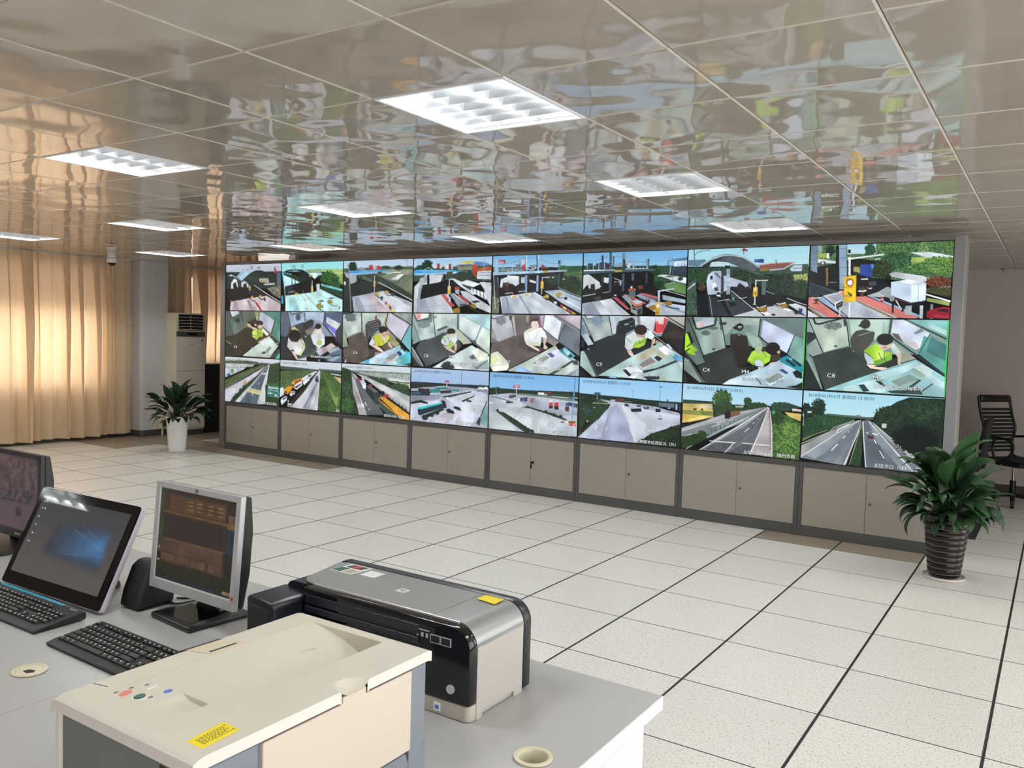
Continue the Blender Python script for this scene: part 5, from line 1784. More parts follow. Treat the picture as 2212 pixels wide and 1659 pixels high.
l 60 68 64 11 151 977 424 567 628 194
l 232 232 232 6 189 985 443 588
t 44 60 44 28 42 32 13 123 969 333 645 548 303 628 194 423 521 189 961
p 216 168 56 208 461 235 412 364 348 375 434 246 515
p 184 96 44 245 434 374 353 375 434 246 527
p 232 192 48 203 449 245 440 241 504 204 496
p 220 224 228 246 515 347 425 375 428 376 503 285 604 247 584
p 60 68 76 247 550 366 458 367 481 275 582
p 224 160 40 78 612 143 548 200 543 202 635 128 718 80 694
p 88 72 40 88 646 126 654 118 707 84 682
p 220 226 230 356 378 446 289 474 310 448 381 384 421
p 212 220 228 419 315 600 185 619 195 494 366
p 44 52 64 474 287 529 271 511 318 475 321
p 224 228 232 384 433 475 356 503 376 404 500
p 200 208 216 2 596 59 579 74 625 71 730 1 795
p 220 232 238 17 887 25 828 100 750 129 770 121 841 37 955
p 60 80 96 44 826 110 761 119 783 64 847
p 212 220 224 165 709 202 647 258 630 259 687 185 753
p 64 76 80 193 682 239 649 249 665 203 699
p 184 108 56 190 532 246 515 238 574 191 590
p 80 96 140 589 311 616 286 639 296 635 353 594 357
p 48 60 80 585 346 639 347 641 421 591 420
p 208 212 220 139 839 158 837 150 896 136 898
l 232 232 232 13 141 914 207 919
@33
g 212 222 230 204 216 222 -17 -13 1006 -79 1010 111 -14 148
t 140 156 148 108 128 120 12 148 122 1002 111 1003 164 170 162
t 176 184 180 140 154 146 14 213 158 1001 144 999 296 465 234
p 192 200 200 567 226 998 243 994 296 689 283
p 168 180 148 689 296 994 309 996 414 849 349
t 60 84 64 36 56 44 16 181 161 361 202 526 229 710 348 997 467 999 546 731 386 362 256
f 60 88 64 38 60 44 18 609 303 92 68
f 60 92 60 38 60 40 21 850 402 123 81
t 44 74 52 26 48 34 23 1 77 137 123 170 438 202 739 260 981 2 993
f 68 108 60 42 74 44 25 96 821 92 149
f 60 96 64 34 56 42 25 91 515 62 122
p 176 180 184 202 173 382 227 732 413 999 546 1000 862 675 580 447 358
p 196 200 204 213 179 671 405 1000 677 999 783 612 478
l 48 56 60 8 382 241 732 413 999 546
l 216 220 224 5 529 378 904 648
p 136 140 146 143 150 192 201 575 644 537 784 641 947 271 994 178 576
p 92 96 102 204 269 387 487 557 754 641 947 396 978 296 674
p 164 158 162 150 219 194 312 375 980 270 987 189 603
p 208 212 216 240 777 340 765 352 833 257 857
l 232 234 236 8 178 313 285 648 381 987
l 232 234 236 9 360 736 382 795
l 232 234 236 9 415 859 427 867
l 72 80 92 6 200 643 270 987
p 60 66 72 364 407 416 388 557 517 557 754 516 759 367 530
p 46 52 60 364 407 481 532 505 733 367 523
p 92 100 108 406 389 552 511 491 531 365 413
p 196 200 224 279 318 331 300 369 365 361 475 313 425
p 228 232 238 311 370 364 366 366 475 324 465
p 168 52 68 225 268 267 264 269 353 242 342
p 220 224 232 289 269 320 260 352 305 331 314
p 180 188 196 171 189 214 213 247 280 204 269
p 180 48 64 421 374 457 371 463 411 427 408
p 76 84 92 563 564 634 543 635 611 565 632
p 196 52 72 629 544 694 537 705 603 640 610
p 224 164 60 564 618 635 597 1001 901 1000 1000 881 983 719 789
p 200 144 60 565 659 719 803 920 1004 862 998 576 698
p 60 84 80 561 700 638 772 831 936 881 1003 722 970 557 781
l 28 32 36 14 578 819 661 931
f 32 48 42 20 30 26 10 613 532 31 41
p 28 44 40 711 656 720 588 741 653
p 28 44 40 747 692 755 605 777 689
p 28 44 40 787 728 796 647 817 724
p 28 44 40 832 756 846 681 862 753
p 28 44 40 877 797 891 723 912 793
p 28 44 40 927 831 940 763 961 833
@34
g 176 196 228 156 188 228 -10 -19 1003 -100 1010 298 -5 309
t 44 56 56 28 36 38 13 -1 269 241 259 483 262 1000 243 997 324 1 400
p 164 172 188 1 400 428 306 701 304 997 324 1000 1000 0 1000
p 184 192 208 3 519 413 475 791 346 994 400 1000 1000 0 980
p 136 144 160 8 531 412 462 377 556 9 636
p 196 202 216 1 703 228 611 414 578 341 650 107 756 90 890 5 980
p 192 188 200 224 977 491 762 601 812 565 855 439 1000
p 204 210 222 469 533 968 403 988 575 852 831 784 1005 568 996 580 623
l 92 100 112 5 660 16 658 410
l 140 152 168 4 115 160 117 271
p 168 88 108 453 204 505 200 505 240 453 243
l 200 208 216 8 478 243 476 307
p 36 48 60 2 440 263 426 255 505 8 525
p 60 88 120 7 465 131 452 132 492 7 498
p 58 44 52 101 384 253 375 254 440 102 442
p 52 140 136 253 388 392 361 384 432 263 452
p 44 124 124 299 351 466 328 539 359 374 375
p 60 44 52 384 400 539 371 531 423 403 450
p 48 136 120 530 360 639 348 630 388 540 391
t 32 48 42 20 28 28 9 413 507 782 365 787 384 469 520
t 32 48 42 20 28 28 9 669 549 828 436 828 455 687 572
p 224 228 234 468 507 505 503 501 536 469 533
p 216 220 228 664 492 704 494 705 526 664 524
p 228 232 236 767 487 825 500 821 532 763 526
p 40 44 56 732 529 790 529 790 563 732 561
p 232 236 240 844 328 887 273 931 287 974 264 997 312
p 124 132 140 853 327 993 319 993 356 853 364
t 31 44 40 18 26 26 11 5 650 143 595 238 636 229 663 134 648 10 689
p 47 200 196 97 744 135 727 415 610 424 628 155 764 107 776
p 32 56 72 98 771 155 766 424 631 435 704 137 884 109 874
p 42 36 56 396 580 451 573 470 623 481 711 435 704 424 615
t 40 60 52 22 36 31 11 157 894 297 798 435 704 454 740 288 864 195 955 167 945
f 40 60 52 22 36 31 11 288 852 33 44
f 40 60 52 22 36 31 11 204 914 40 51
f 40 60 52 22 36 31 11 353 804 33 38
p 28 36 48 472 738 508 708 573 752 587 801 491 787
p 28 36 48 563 689 589 654 653 678 668 734 600 716
l 48 56 72 6 834 669 833 726
l 228 232 238 5 531 975 777 600
l 228 232 238 4 224 984 491 762
l 232 236 240 7 830 575 953 579
p 124 160 164 920 684 993 575 1000 1000 907 937
l 48 56 68 11 979 526 905 812 854 944
p 48 56 68 854 944 887 814 914 836 899 964
l 200 80 72 5 663 422 672 428
@35
g 122 176 224 140 192 236 -16 -7 1007 -93 1015 260 -8 295
t 44 64 52 30 44 40 11 -1 279 170 276 468 275 1001 247 1002 379 671 359 2 406
f 44 68 48 28 44 34 13 90 324 76 61
p 176 184 196 2 406 262 345 1000 394 998 719 636 1002 5 999 -5 446
p 184 194 204 0 438 284 389 725 549 996 646 1000 985 586 1010 45 718
p 164 172 186 103 410 315 378 522 438 998 513 998 623 767 679 474 551 317 463
p 208 214 220 209 351 697 417 1000 409 1001 431 672 405
p 108 128 120 325 338 520 339 817 342 1000 394 1000 416 622 373 325 369
p 196 206 212 83 697 392 996 5 999 7 724
p 200 208 216 70 620 372 580 475 582 728 669 611 1006 465 1007 175 701
p 48 72 56 645 302 912 286 913 331 671 344
p 124 60 56 634 284 718 278 700 326 640 310
p 220 228 234 560 300 630 296 631 337 566 341
p 216 220 224 630 318 665 318 665 337 626 338
p 60 108 84 699 311 763 307 759 330 700 333
l 216 221 226 7 720 353 999 350
p 196 80 96 277 203 352 195 359 245 281 249
l 236 220 220 6 293 220 345 215
l 236 220 220 5 307 238 333 237
l 224 228 232 7 318 257 321 369
l 108 144 180 5 71 2 89 443
l 48 64 76 7 17 424 158 459 281 506
t 44 60 52 28 40 36 7 202 493 286 498 282 514 203 528
p 228 232 236 159 486 202 489 205 500 159 502
p 228 232 236 0 533 41 532 49 547 1 557
p 88 76 88 229 411 242 386 315 366 318 401 253 439
p 220 224 228 335 437 347 420 363 434 362 473 338 476
p 76 48 56 363 426 394 407 398 469 369 476
p 60 76 120 399 407 445 397 447 463 406 479
p 168 72 92 479 420 496 410 503 486 483 489
p 128 124 132 491 399 532 398 530 445 503 479
p 220 228 232 687 422 719 414 727 451 693 455
p 184 48 68 693 455 727 451 729 503 689 508
p 56 48 56 689 508 731 507 730 552 690 557
p 220 228 232 751 425 788 417 791 443 752 448
p 184 52 68 752 448 791 443 792 503 748 508
p 48 40 48 746 509 792 506 794 566 750 568
p 44 88 168 868 440 906 439 910 487 869 493
p 108 60 72 865 501 907 495 907 577 866 579
p 76 76 92 891 423 996 439 993 513 912 487
t 44 64 48 26 42 32 10 372 580 454 546 577 591 727 632 825 678 899 727 865 732 678 654 475 582
f 42 64 48 22 36 28 8 657 619 18 28
f 42 64 48 22 36 28 8 747 659 20 31
f 42 64 48 22 36 28 8 820 679 18 31
f 42 64 48 22 36 28 8 454 562 16 23
t 56 80 64 36 56 44 11 88 681 174 685 325 797 431 897 535 972 434 1004 274 867
f 40 64 48 22 38 28 9 106 663 14 23
f 40 64 48 22 38 28 9 191 730 18 28
f 40 64 48 22 38 28 9 262 790 20 31
f 40 64 48 22 38 28 9 315 829 21 32
f 40 64 48 22 38 28 9 379 889 23 35
f 40 64 48 22 38 28 9 424 925 26 38
f 40 64 48 22 38 28 9 463 961 28 41
f 40 64 48 22 38 28 9 510 973 25 34
l 236 239 242 4 385 679 325 804
l 236 239 242 4 437 711 394 856
l 236 239 242 5 499 748 478 913
l 236 239 242 6 576 775 578 988
l 236 239 242 6 667 814 684 933
l 236 239 242 6 762 868 788 931
l 224 228 234 4 812 522 862 598
l 224 228 234 4 910 584 929 611
p 124 180 220 953 8 967 8 950 704 936 706
p 76 140 188 960 9 967 8 957 370 947 371
p 176 112 60 904 741 970 724 990 758 952 786 909 777
l 52 44 44 6 909 755 980 755
p 232 76 84 914 780 957 781 953 815 915 814
p 232 76 84 967 783 990 783 986 810 967 813
p 184 60 84 822 753 856 752 854 782 823 783
p 216 216 184 870 750 899 742 900 771 873 775
l 48 56 56 5 302 734 306 756
@36
g 140 196 238 168 212 242 -13 -11 1002 -107 1011 297 -8 311
t 34 54 44 20 36 30 12 2 260 159 267 428 275 672 293 997 298 997 405 430 355 217 350 5 459
p 64 92 112 156 234 220 227 221 272 159 275
l 184 192 200 5 190 275 191 337
p 180 188 208 212 334 329 352 768 390 992 483 993 651 822 741 706 838 637 953 589 990 4 991 203 678 326 417
p 192 198 212 330 384 479 365 568 417 992 506 990 636 730 819 589 986 533 628
p 164 174 200 225 757 331 448 390 392 484 636 579 987 136 993
p 200 206 216 431 403 480 397 679 685 613 958 579 987 536 748
p 176 184 204 83 977 219 725 308 541 239 951
t 46 74 48 30 52 34 12 0 310 217 341 325 409 311 467 203 662 9 982
f 36 58 48 22 38 31 15 99 381 88 48
p 60 68 80 55 568 96 496 127 509 98 612
p 60 84 52 217 350 300 380 280 399 151 399
l 184 192 168 5 146 408 305 403
p 32 28 28 78 697 131 738 40 918 29 870
p 192 208 200 49 503 67 496 64 507 49 511
p 208 216 208 153 472 173 478 168 487 153 485
p 224 176 184 86 704 105 701 102 726 89 728
p 108 56 56 369 315 453 304 452 348 375 346
p 208 216 220 329 332 374 330 370 347 329 348
l 200 208 212 5 459 347 533 346
l 144 168 184 3 540 174 541 293
l 88 104 116 4 532 171 549 169
l 120 140 152 5 803 78 796 386
l 72 84 92 7 790 78 816 77
p 104 124 144 786 325 934 322 931 384 815 384
p 40 52 68 934 322 995 329 995 436 936 414
p 184 204 208 948 328 961 326 961 418 947 412
p 152 192 232 880 387 903 387 899 411 876 407
p 60 76 92 864 269 878 267 876 298 864 296
p 36 44 56 460 391 484 376 509 401 507 421 470 422
p 28 40 52 525 454 627 433 632 487 536 505
p 28 40 52 582 391 623 387 621 410 585 415
p 28 40 52 652 402 700 399 698 435 656 445
p 152 168 184 664 404 683 401 684 425 665 428
p 28 36 48 762 422 811 419 808 474 765 476
p 40 48 56 717 397 736 398 736 406 719 408
l 220 228 234 8 844 438 909 452
l 220 228 234 9 900 446 982 469
l 48 56 72 3 844 446 983 476
p 32 48 64 796 386 824 375 825 398 801 401
p 48 56 68 788 567 826 565 826 581 786 583
p 140 152 168 801 514 815 516 814 547 802 545
l 228 232 240 4 9 990 203 670
l 200 208 220 4 36 985 224 683
l 228 232 240 3 357 736 382 490
l 216 220 228 3 471 430 579 979
l 240 236 224 8 172 843 200 785
p 240 236 224 184 788 204 764 205 797
l 232 220 200 7 288 840 299 785
p 232 220 200 292 795 301 761 310 796
l 240 240 228 5 696 785 745 757
p 232 220 144 679 772 705 768 701 792 686 791
l 220 226 234 4 525 969 564 938
l 220 226 234 4 829 631 843 605
t 34 54 31 16 26 18 11 589 978 650 903 684 921 720 820 823 764 936 676 990 629 998 1000 613 1005
f 44 72 36 20 31 20 13 815 851 88 72
f 40 64 31 18 28 18 13 938 737 54 72
@37
g 156 208 238 188 223 240 -14 -14 1001 -114 1010 242 -8 297
t 52 80 60 36 58 46 10 5 248 82 247 277 246 279 307 6 310
p 208 180 108 6 307 269 285 282 489 7 607
p 200 204 200 83 335 261 317 271 354 191 349
p 140 148 72 7 404 272 399 282 466 86 471 9 466
p 220 188 96 9 482 86 468 185 472 60 552 11 575
p 228 204 120 60 544 203 473 273 483 61 591
p 108 128 68 148 401 280 398 277 463 184 457
f 52 76 44 34 52 31 7 116 385 15 15
f 52 76 44 34 52 31 7 179 381 10 15
f 76 108 60 44 74 44 14 350 192 80 127
f 60 90 52 36 64 42 12 358 342 84 120
f 60 92 56 38 64 40 12 567 218 34 67
t 52 80 47 34 56 31 12 282 474 305 319 460 299 544 288 724 235 725 272 578 328 427 393
f 47 76 47 31 52 34 12 659 258 76 45
p 168 188 160 459 287 535 277 527 305 468 313
p 124 132 136 4 732 117 652 725 272 741 274 516 546 243 748 29 822 1 811
p 160 164 168 3 686 282 489 410 396 725 272 463 464 4 740
l 224 228 230 4 4 736 283 520 411 426
l 64 68 72 4 3 654 308 455 725 264
l 232 236 238 6 29 815 101 761
l 232 236 238 5 267 629 336 576
l 232 236 238 5 310 569 387 520
l 232 236 238 4 413 516 447 493
p 44 32 36 376 400 401 370 503 356 509 412 395 488 379 483
p 124 92 72 423 371 503 356 509 412 429 461
p 28 28 36 375 423 419 417 421 485 382 490
p 116 120 126 172 992 532 543 733 278 745 276 721 456 609 980
p 140 144 150 272 843 725 294 737 285 584 625 479 823
p 96 102 108 316 851 534 603 726 308 633 558 472 915
p 92 98 104 571 777 665 523 734 307 713 457 622 828
p 184 178 176 609 980 745 276 771 522 789 990
p 168 164 166 623 858 743 350 768 596 765 980
t 92 96 100 76 80 86 17 212 977 290 871 471 847 397 989
t 88 92 98 74 78 84 17 405 988 539 842 622 843 592 990
l 236 238 240 7 172 995 466 629 733 278
l 236 238 240 6 388 998 462 848
l 232 236 238 6 552 660 584 603
l 232 236 238 4 616 531 632 506
l 232 236 238 3 651 459 661 443
l 236 238 240 8 604 980 668 671 737 292
l 220 220 220 8 258 842 479 835
l 220 220 220 8 538 830 761 825
l 196 200 200 8 50 999 244 771 531 484
l 220 224 224 4 236 803 580 432
l 44 80 72 4 243 740 242 695
l 44 76 68 6 270 736 270 675
l 44 76 68 6 304 700 305 646
l 44 76 68 6 347 655 347 609
l 44 76 68 5 381 619 381 581
l 44 76 68 5 423 575 424 537
l 44 76 68 5 456 540 457 507
l 44 76 68 4 498 504 499 476
l 76 132 120 5 244 763 580 410
t 44 72 36 24 44 24 12 0 827 74 784 225 713 227 820 139 913 14 998
f 52 76 40 28 48 24 12 186 750 37 60
f 44 68 34 24 42 22 12 111 824 42 60
t 76 108 52 44 74 36 14 763 333 903 372 999 473 1004 999 781 991 781 594
f 108 148 72 52 84 40 19 897 779 101 195
f 92 132 64 48 76 38 19 844 555 68 135
f 124 160 80 64 96 44 15 924 572 68 105
f 52 80 44 31 52 31 12 817 413 51 105
t 52 80 60 36 60 44 10 753 275 780 206 899 199 963 227 998 244 917 297 767 347
f 52 84 58 34 56 42 12 845 242 84 52
p 200 180 104 863 327 996 337 995 445 904 386
p 208 196 188 924 268 995 273 996 308 925 304
p 76 172 120 766 321 789 318 788 366 767 364
l 216 220 220 6 750 320 772 566 785 991
l 112 92 80 5 746 306 767 891
@38
g 156 216 238 192 230 240 -13 -7 1007 -121 1011 262 -6 363
t 36 64 47 22 42 32 12 4 210 80 234 178 322 8 378
f 34 64 47 18 34 24 13 119 229 52 122
f 31 56 40 18 34 26 12 27 258 34 81
p 208 212 212 37 290 68 286 68 311 37 315
t 92 112 104 72 96 88 8 178 305 402 309 520 319 521 343 178 339
p 124 144 152 399 293 431 294 432 314 399 318
t 44 80 52 28 56 36 12 8 394 169 323 385 336 386 377 250 478 148 575 10 695
f 52 92 56 32 64 31 13 197 403 93 65
f 44 80 48 26 52 31 13 85 501 84 98
p 108 124 80 9 679 182 537 234 514 105 615 10 720
l 176 184 180 7 2 755 217 549 242 488 386 377
p 154 156 158 3 780 234 530 268 476 420 365 445 361 345 990 329 1005 2 955
p 126 136 144 6 946 269 575 369 412 445 361 329 1005
p 112 122 132 68 953 387 443 437 371 358 759 242 990
p 142 152 160 32 908 278 557 420 373 188 851 112 954
p 101 111 120 120 961 239 777 322 617 264 773 173 969
l 236 238 240 6 1 943 261 576 273 516 353 431
l 232 236 238 6 273 558 353 456 420 373
l 232 236 238 8 233 808 274 719
l 232 236 238 6 311 631 328 596
l 232 236 238 4 348 544 356 526
l 232 236 238 3 369 498 374 487
l 236 238 240 7 329 1005 422 520 445 369
t 47 80 48 28 52 31 12 371 977 392 753 423 536 441 362 455 360 450 581 453 809 447 1005
l 168 168 160 4 367 986 444 419
p 104 114 124 449 369 487 347 521 376 590 496 709 705 867 951 827 998 489 1006
p 92 102 111 475 627 567 646 629 878 697 996 498 1005
p 124 134 144 488 380 539 455 744 828 860 992 746 1003 559 647
p 164 166 166 521 376 573 466 808 770 866 872 867 951 608 559 530 423
l 236 238 240 8 450 385 462 612 488 1007
l 236 240 240 7 496 379 608 591 811 985
l 232 236 238 7 538 618 553 661
l 232 236 238 7 579 757 612 852
l 232 236 238 4 502 501 508 516
l 232 236 238 8 481 520 490 535
l 232 236 238 8 524 530 557 542
p 48 48 60 491 567 500 550 524 546 532 602 491 608
p 160 56 64 491 595 529 593 529 606 493 608
p 108 116 128 500 550 524 546 524 567 501 571
l 192 196 196 6 526 391 641 554 808 773
t 31 56 40 16 32 26 13 524 310 536 243 618 167 684 78 765 12 1000 8 997 724 906 834 741 668 573 450 525 375
f 36 68 44 18 36 24 17 636 263 101 114
f 44 76 47 20 40 26 20 857 170 126 147
f 14 24 20 8 14 12 17 822 560 151 179
p 200 212 208 585 387 618 382 616 444 586 442
t 128 136 140 48 60 56 12 641 570 709 673 809 849 743 764
l 168 208 212 5 8 327 9 495
'''
# ================================================================== THE VIDEO WALL
WY, WX0, WZ0, SW, SH = 3.3277, -8.709, .602, 1.0225, .577
SPEC = {}
for ln in PICS.strip().split('\n'):
    if ln[0] == '@': cur = SPEC.setdefault(ln[1:], [])
    else: cur.append(ln)
SHOWS = {
 '11': 'toll plaza under a pale double-arched canopy with a red kerb strip', '12': 'turquoise tinted toll plaza with trees on its right',
 '13': 'blue flat-roofed toll gate beside brown fields', '14': 'blue flat-roofed toll gate before an orange building with blue roof',
 '15': 'bridge-shaped toll gate with red and yellow barrier blocks', '16': 'bridge-shaped toll gate with small orange kiosks in front',
 '17': 'arched steel truss canopy over a shaded toll lane', '18': 'yellow speed sign reading 20 and a white box truck',
 '21': 'dim booth where an attendant lifts an arm', '22': 'two attendants seen from above in a booth',
 '23': 'attendant in a bright yellow vest beside a grey slatted chair', '24': 'attendant in a white shirt alone in a grey booth',
 '25': 'attendant in white looking up in a hazy booth', '26': 'dark-haired attendant typing beside a red machine',
 '27': 'attendant leaning over papers in a dark booth with hanging vests', '28': 'attendant in a lime vest counting at a pale counter',
 '31': 'empty motorway with a green direction sign', '32': 'queue of cars and yellow trucks on a motorway',
 '33': 'line of lorries ending with an orange covered trailer', '34': 'lorry park with a turquoise topped truck',
 '35': 'wide parking area with rows of round bushes', '36': 'grey service area road with painted arrows',
 '37': 'motorway with a loaded brown lorry and golden fields', '38': 'two motorway lanes split by a hedge with one dark car'}
D1, D2 = '2018-05-03 星期四 13:30:02', '2018年05月03日 星期四 13:30:02'
D3 = D2[:-1] + '3'
OSD = {  # text, u0, u1, v0, v1 (v downward), style
 '11': [('永', .30, .335, .095, .14, 'n'), ('丙', .385, .42, .095, .14, 'n'), ('陈', .455, .51, .03, .11, 'n'), ('场', .575, .63, .045, .12, 'n')],
 '12': [('陈', .17, .24, .04, .12, 'g'), ('场', .32, .38, .04, .12, 'g')],
 '18': [('20', .272, .308, .46, .50, 'b'), ('ETC专用', .255, .325, .565, .60, 'y'), ('保持车距', .258, .325, .688, .72, 'y')],
 '21': [('C4', .165, .225, .76, .815, 'w'), ('M6', .49, .555, .78, .83, 'w'), ('新沟收费站入口2#亭内', .54, .845, .905, .955, 'w')],
 '22': [('M5', .51, .57, .755, .80, 'g'), ('网市收费站出口4#亭内', .51, .845, .885, .935, 'w')],
 '23': [('C4', .17, .23, .765, .815, 'w'), ('M6', .50, .56, .765, .815, 'w'), ('新沟收费站入口3#亭内', .53, .86, .875, .93, 'w')],
 '24': [('C8', .165, .225, .755, .81, 'w'), ('M5', .50, .565, .755, .81, 'w'), ('新沟收费站出口4#亭内', .515, .86, .875, .935, 'w')],
 '25': [('C4', .185, .235, .79, .83, 'w'), ('M6', .50, .57, .775, .835, 'w'), ('监利收费站入口3#亭内', .51, .84, .875, .93, 'w')],
 '26': [('C9', .165, .225, .76, .815, 'w'), ('M3', .49, .55, .755, .81, 'w'), ('监利收费站出口6#亭内', .515, .835, .88, .94, 'w')],
 '27': [('C4', .17, .23, .765, .82, 'w'), ('M4', .505, .565, .765, .815, 'w'), ('朱河收费站入口3#亭内', .51, .845, .875, .93, 'g')],
 '28': [('C8', .17, .23, .76, .815, 'w'), ('M5', .505, .565, .765, .815, 'w'), ('朱河收费站出口4#亭内', .515, .845, .88, .94, 'w')],
 '31': [(D1, .035, .455, .03, .085, 'd'), ('距荆岳大桥五公里处', .645, .955, .925, .985, 'w'), ('荆岳长江大桥', .80, .965, .59, .635, 'w'), ('5km', .91, .96, .735, .79, 'w')],
 '32': [(D1, .035, .455, .03, .085, 'd'), ('约　　　　　　　　　　　　　处', .135, .98, .93, .985, 'w')],
 '33': [(D1, .035, .455, .03, .085, 'd'), ('距荆岳大桥一公里处', .64, .95, .93, .985, 'w')],
 '34': [(D2, .035, .52, .03, .085, 'd'), ('监利服务区西区北（内）', .60, .965, .93, .985, 'w')],
 '35': [(D2, .035, .515, .03, .085, 'd'), ('监利服务区西区南（内）', .60, .965, .93, .985, 'w')],
 '36': [(D3, .035, .515, .03, .085, 'd'), ('仙桃服务区西区北（外）', .59, .965, .93, .985, 'w')],
 '37': [(D3, .035, .52, .03, .085, 'd'), ('主线卡口（球机）', .55, .79, .93, .985, 'w'), ('随州方向', .825, .965, .93, .985, 'w')],
 '38': [(D3, .035, .52, .03, .085, 'd'), ('主线卡口（球机）岳阳方向', .545, .965, .93, .985, 'w')]}
STY = {'w': ('osd_white', 'osd_dark'), 'd': ('osd_blue', None), 'n': ('osd_dark', None), 'g': ('osd_grey', None), 'y': ('osd_yellow_ink', None), 'b': ('osd_blue', None)}
BZ = .0052
bez = MB()
for x0, x1, z0, z1 in ((.0006, BZ, .0006, SH - .0006), (SW - BZ, SW - .0006, .0006, SH - .0006), (BZ, SW - BZ, .0006, BZ), (BZ, SW - BZ, SH - BZ, SH - .0006)): bez.box(x0, x1, -.003, .03, z0, z1)
bez_me = bez.mesh('bezel', ['black_bezel'])
hou_me = MB().box(.004, SW - .004, .03, .09, .004, SH - .004).mesh('housing', ['black_bezel'])
PXW = (122, 136, 152, 170, 194, 226, 262, 314)
for row in range(3):
    for col in range(8):
        key = '%d%d' % (row + 1, col + 1)
        d = thing('video_wall_display', 'video wall display showing ' + SHOWS[key], 'display', (WX0 + SW * col, WY, WZ0 + SH * (2 - row)), 0, 'displays of the video wall')
        link('bezel', bez_me, d); link('housing', hou_me, d)
        W = int(PXW[col] * 1.05); Hh = int(W * 9 / 16)
        pic = Painter(W, Hh).run(SPEC[key]).linear()
        w, h = SW - 2 * BZ, SH - 2 * BZ
        link('screen', picture_mesh('screen', pic, w, h, 'wall_picture'), d, (BZ, 0, BZ))
        for txt, u0, u1, v0, v1, st in OSD.get(key, []):
            fm, om = STY[st]; x0, x1, y0, y1 = u0 * w, u1 * w, (1 - v1) * h, (1 - v0) * h
            me, bx = fit_text(txt, fm, x0, x1, y0, y1)
            if bx is None: continue
            link('caption', me, d, (BZ, -.0016, BZ), ROT_FRONT)
            if om:
                mo, _ = fit_text(txt, om, x0, x1, y0, y1, .035, bx)
                link('caption_outline', mo, d, (BZ, -.0009, BZ), ROT_FRONT)

# ---- steel surround of the displays
XE = WX0 + 8 * SW
t = thing('video_wall_frame', 'grey steel frame around the whole video wall', 'frame', (XE, WY, WZ0))
def fb(name, mat, x0, x1, y0, y1, z0, z1): MB().box(x0 - XE, x1 - XE, y0 - WY, y1 - WY, z0 - WZ0, z1 - WZ0).build(name, mat, t, bevel=.0015, seg=1)
ZT = WZ0 + 3 * SH
for k in range(2):
    fb('top_rail', 'frame_grey', WX0 + 4 * SW * k + .001, WX0 + 4 * SW * (k + 1) - .001, WY - .012, WY + .3, ZT + .0006, ZT + .032)
fb('side_post', 'frame_grey', WX0 - .085, WX0 - .0005, WY - .012, WY + .3, 0, ZT + .032)
fb('side_post', 'frame_light', XE + .0005, XE + .075, WY - .012, WY + .045, 0, ZT + .032)
fb('side_panel', 'frame_side', XE + .0005, XE + .072, WY + .046, WY + .3, 0, ZT + .030)
fb('back_panel', 'frame_side', WX0, XE, WY + .29, WY + .3, 0, ZT)

# ---- cabinets beneath
UNDER = ['empty motorway with green sign', 'queue of cars and yellow trucks', 'line of lorries and orange trailer', 'lorry park with turquoise truck', 'parking area with round bushes', 'grey road with painted arrows', 'motorway with golden fields', 'motorway lanes split by a hedge']
CH = WZ0
def cabinet(col):
    lab = 'beige two-door cabinet below the display of the ' + UNDER[col]
    if col == 4: lab = 'two-door beige cabinet with a key hanging in its lock'
    t = thing('storage_cabinet', lab, 'cabinet', (WX0 + SW * col, WY, 0), 0, 'cabinets below the video wall')
    w = SW - .0016; mg = .03; zb, zt = .083, .557
    b = MB()
    b.box(.0008, mg, 0, .02, 0, CH - .001).box(w - mg, w, 0, .02, 0, CH - .001).box(mg, w - mg, 0, .02, 0, zb).box(mg, w - mg, 0, .02, zt, CH - .001)
    b.build('front_frame', 'cabinet_frame', t, bevel=.0008, seg=1)
    MB().box(.0008, .012, .02, .28, 0, CH - .001).box(w - .012, w, .02, .28, 0, CH - .001).box(.012, w - .012, .02, .28, 0, .02).box(.012, w - .012, .02, .28, CH - .02, CH - .001).box(.012, w - .012, .27, .28, .02, CH - .02).build('carcass', 'cabinet_frame', t)
    c = w / 2
    for x0, x1 in ((mg + .002, c - .0015), (c + .0015, w - mg - .002)):
        dr = MB().box(x0, x1, .004, .018, zb + .002, zt - .002).build('door', 'cabinet_door', t, bevel=.0015, seg=1)
        if x0 > c - .1:
            lk = MB().cyl((c + .032, .004, .32), (c + .032, -.006, .32), .011, n=16)
            lk.build('lock', 'lock_steel' if col != 4 else 'brass_key', dr, smooth=40)
            if col == 4:
                MB().box(c + .030, c + .034, -.03, -.005, .314, .326).cyl((c + .030, -.034, .32), (c + .034, -.034, .32), .011, n=14).prism([(c + .026, .312), (c + .038, .312), (c + .041, .285), (c + .036, .262), (c + .028, .262), (c + .023, .285)], 'y', -.036, -.031).build('key', 'brass_key', dr)
    return t
for col in range(8): cabinet(col)
# ================================================================== THINGS ALONG THE WALLS
# ---- floor-standing air conditioner, front towards +x
ac = thing('air_conditioner', 'tall floor-standing beige air conditioner with dark vent slats', 'air conditioner', (-10.3, 3.87, 0))
def acb(name, mat, x0, x1, y0, y1, z0, z1, par=None, bv=.004): return MB().box(x0, x1, y0, y1, z0, z1).build(name, mat, par or ac, bevel=bv, seg=2)
acb('body', 'ac_side', -.16, .13, -.235, .235, .07, 1.73, bv=.01)
acb('plinth', 'baseboard', -.15, .135, -.23, .23, 0, .07)
acb('upper_panel', 'ac_white', .131, .155, -.232, .232, .92, 1.395)
acb('lower_panel', 'ac_white', .131, .155, -.232, .232, .10, .915)
acb('display_strip', 'ac_strip', .131, .158, -.225, .225, 1.40, 1.47)
acb('display_window', 'black_gloss', .158, .160, -.06, .09, 1.42, 1.45, bv=0)
g = MB()
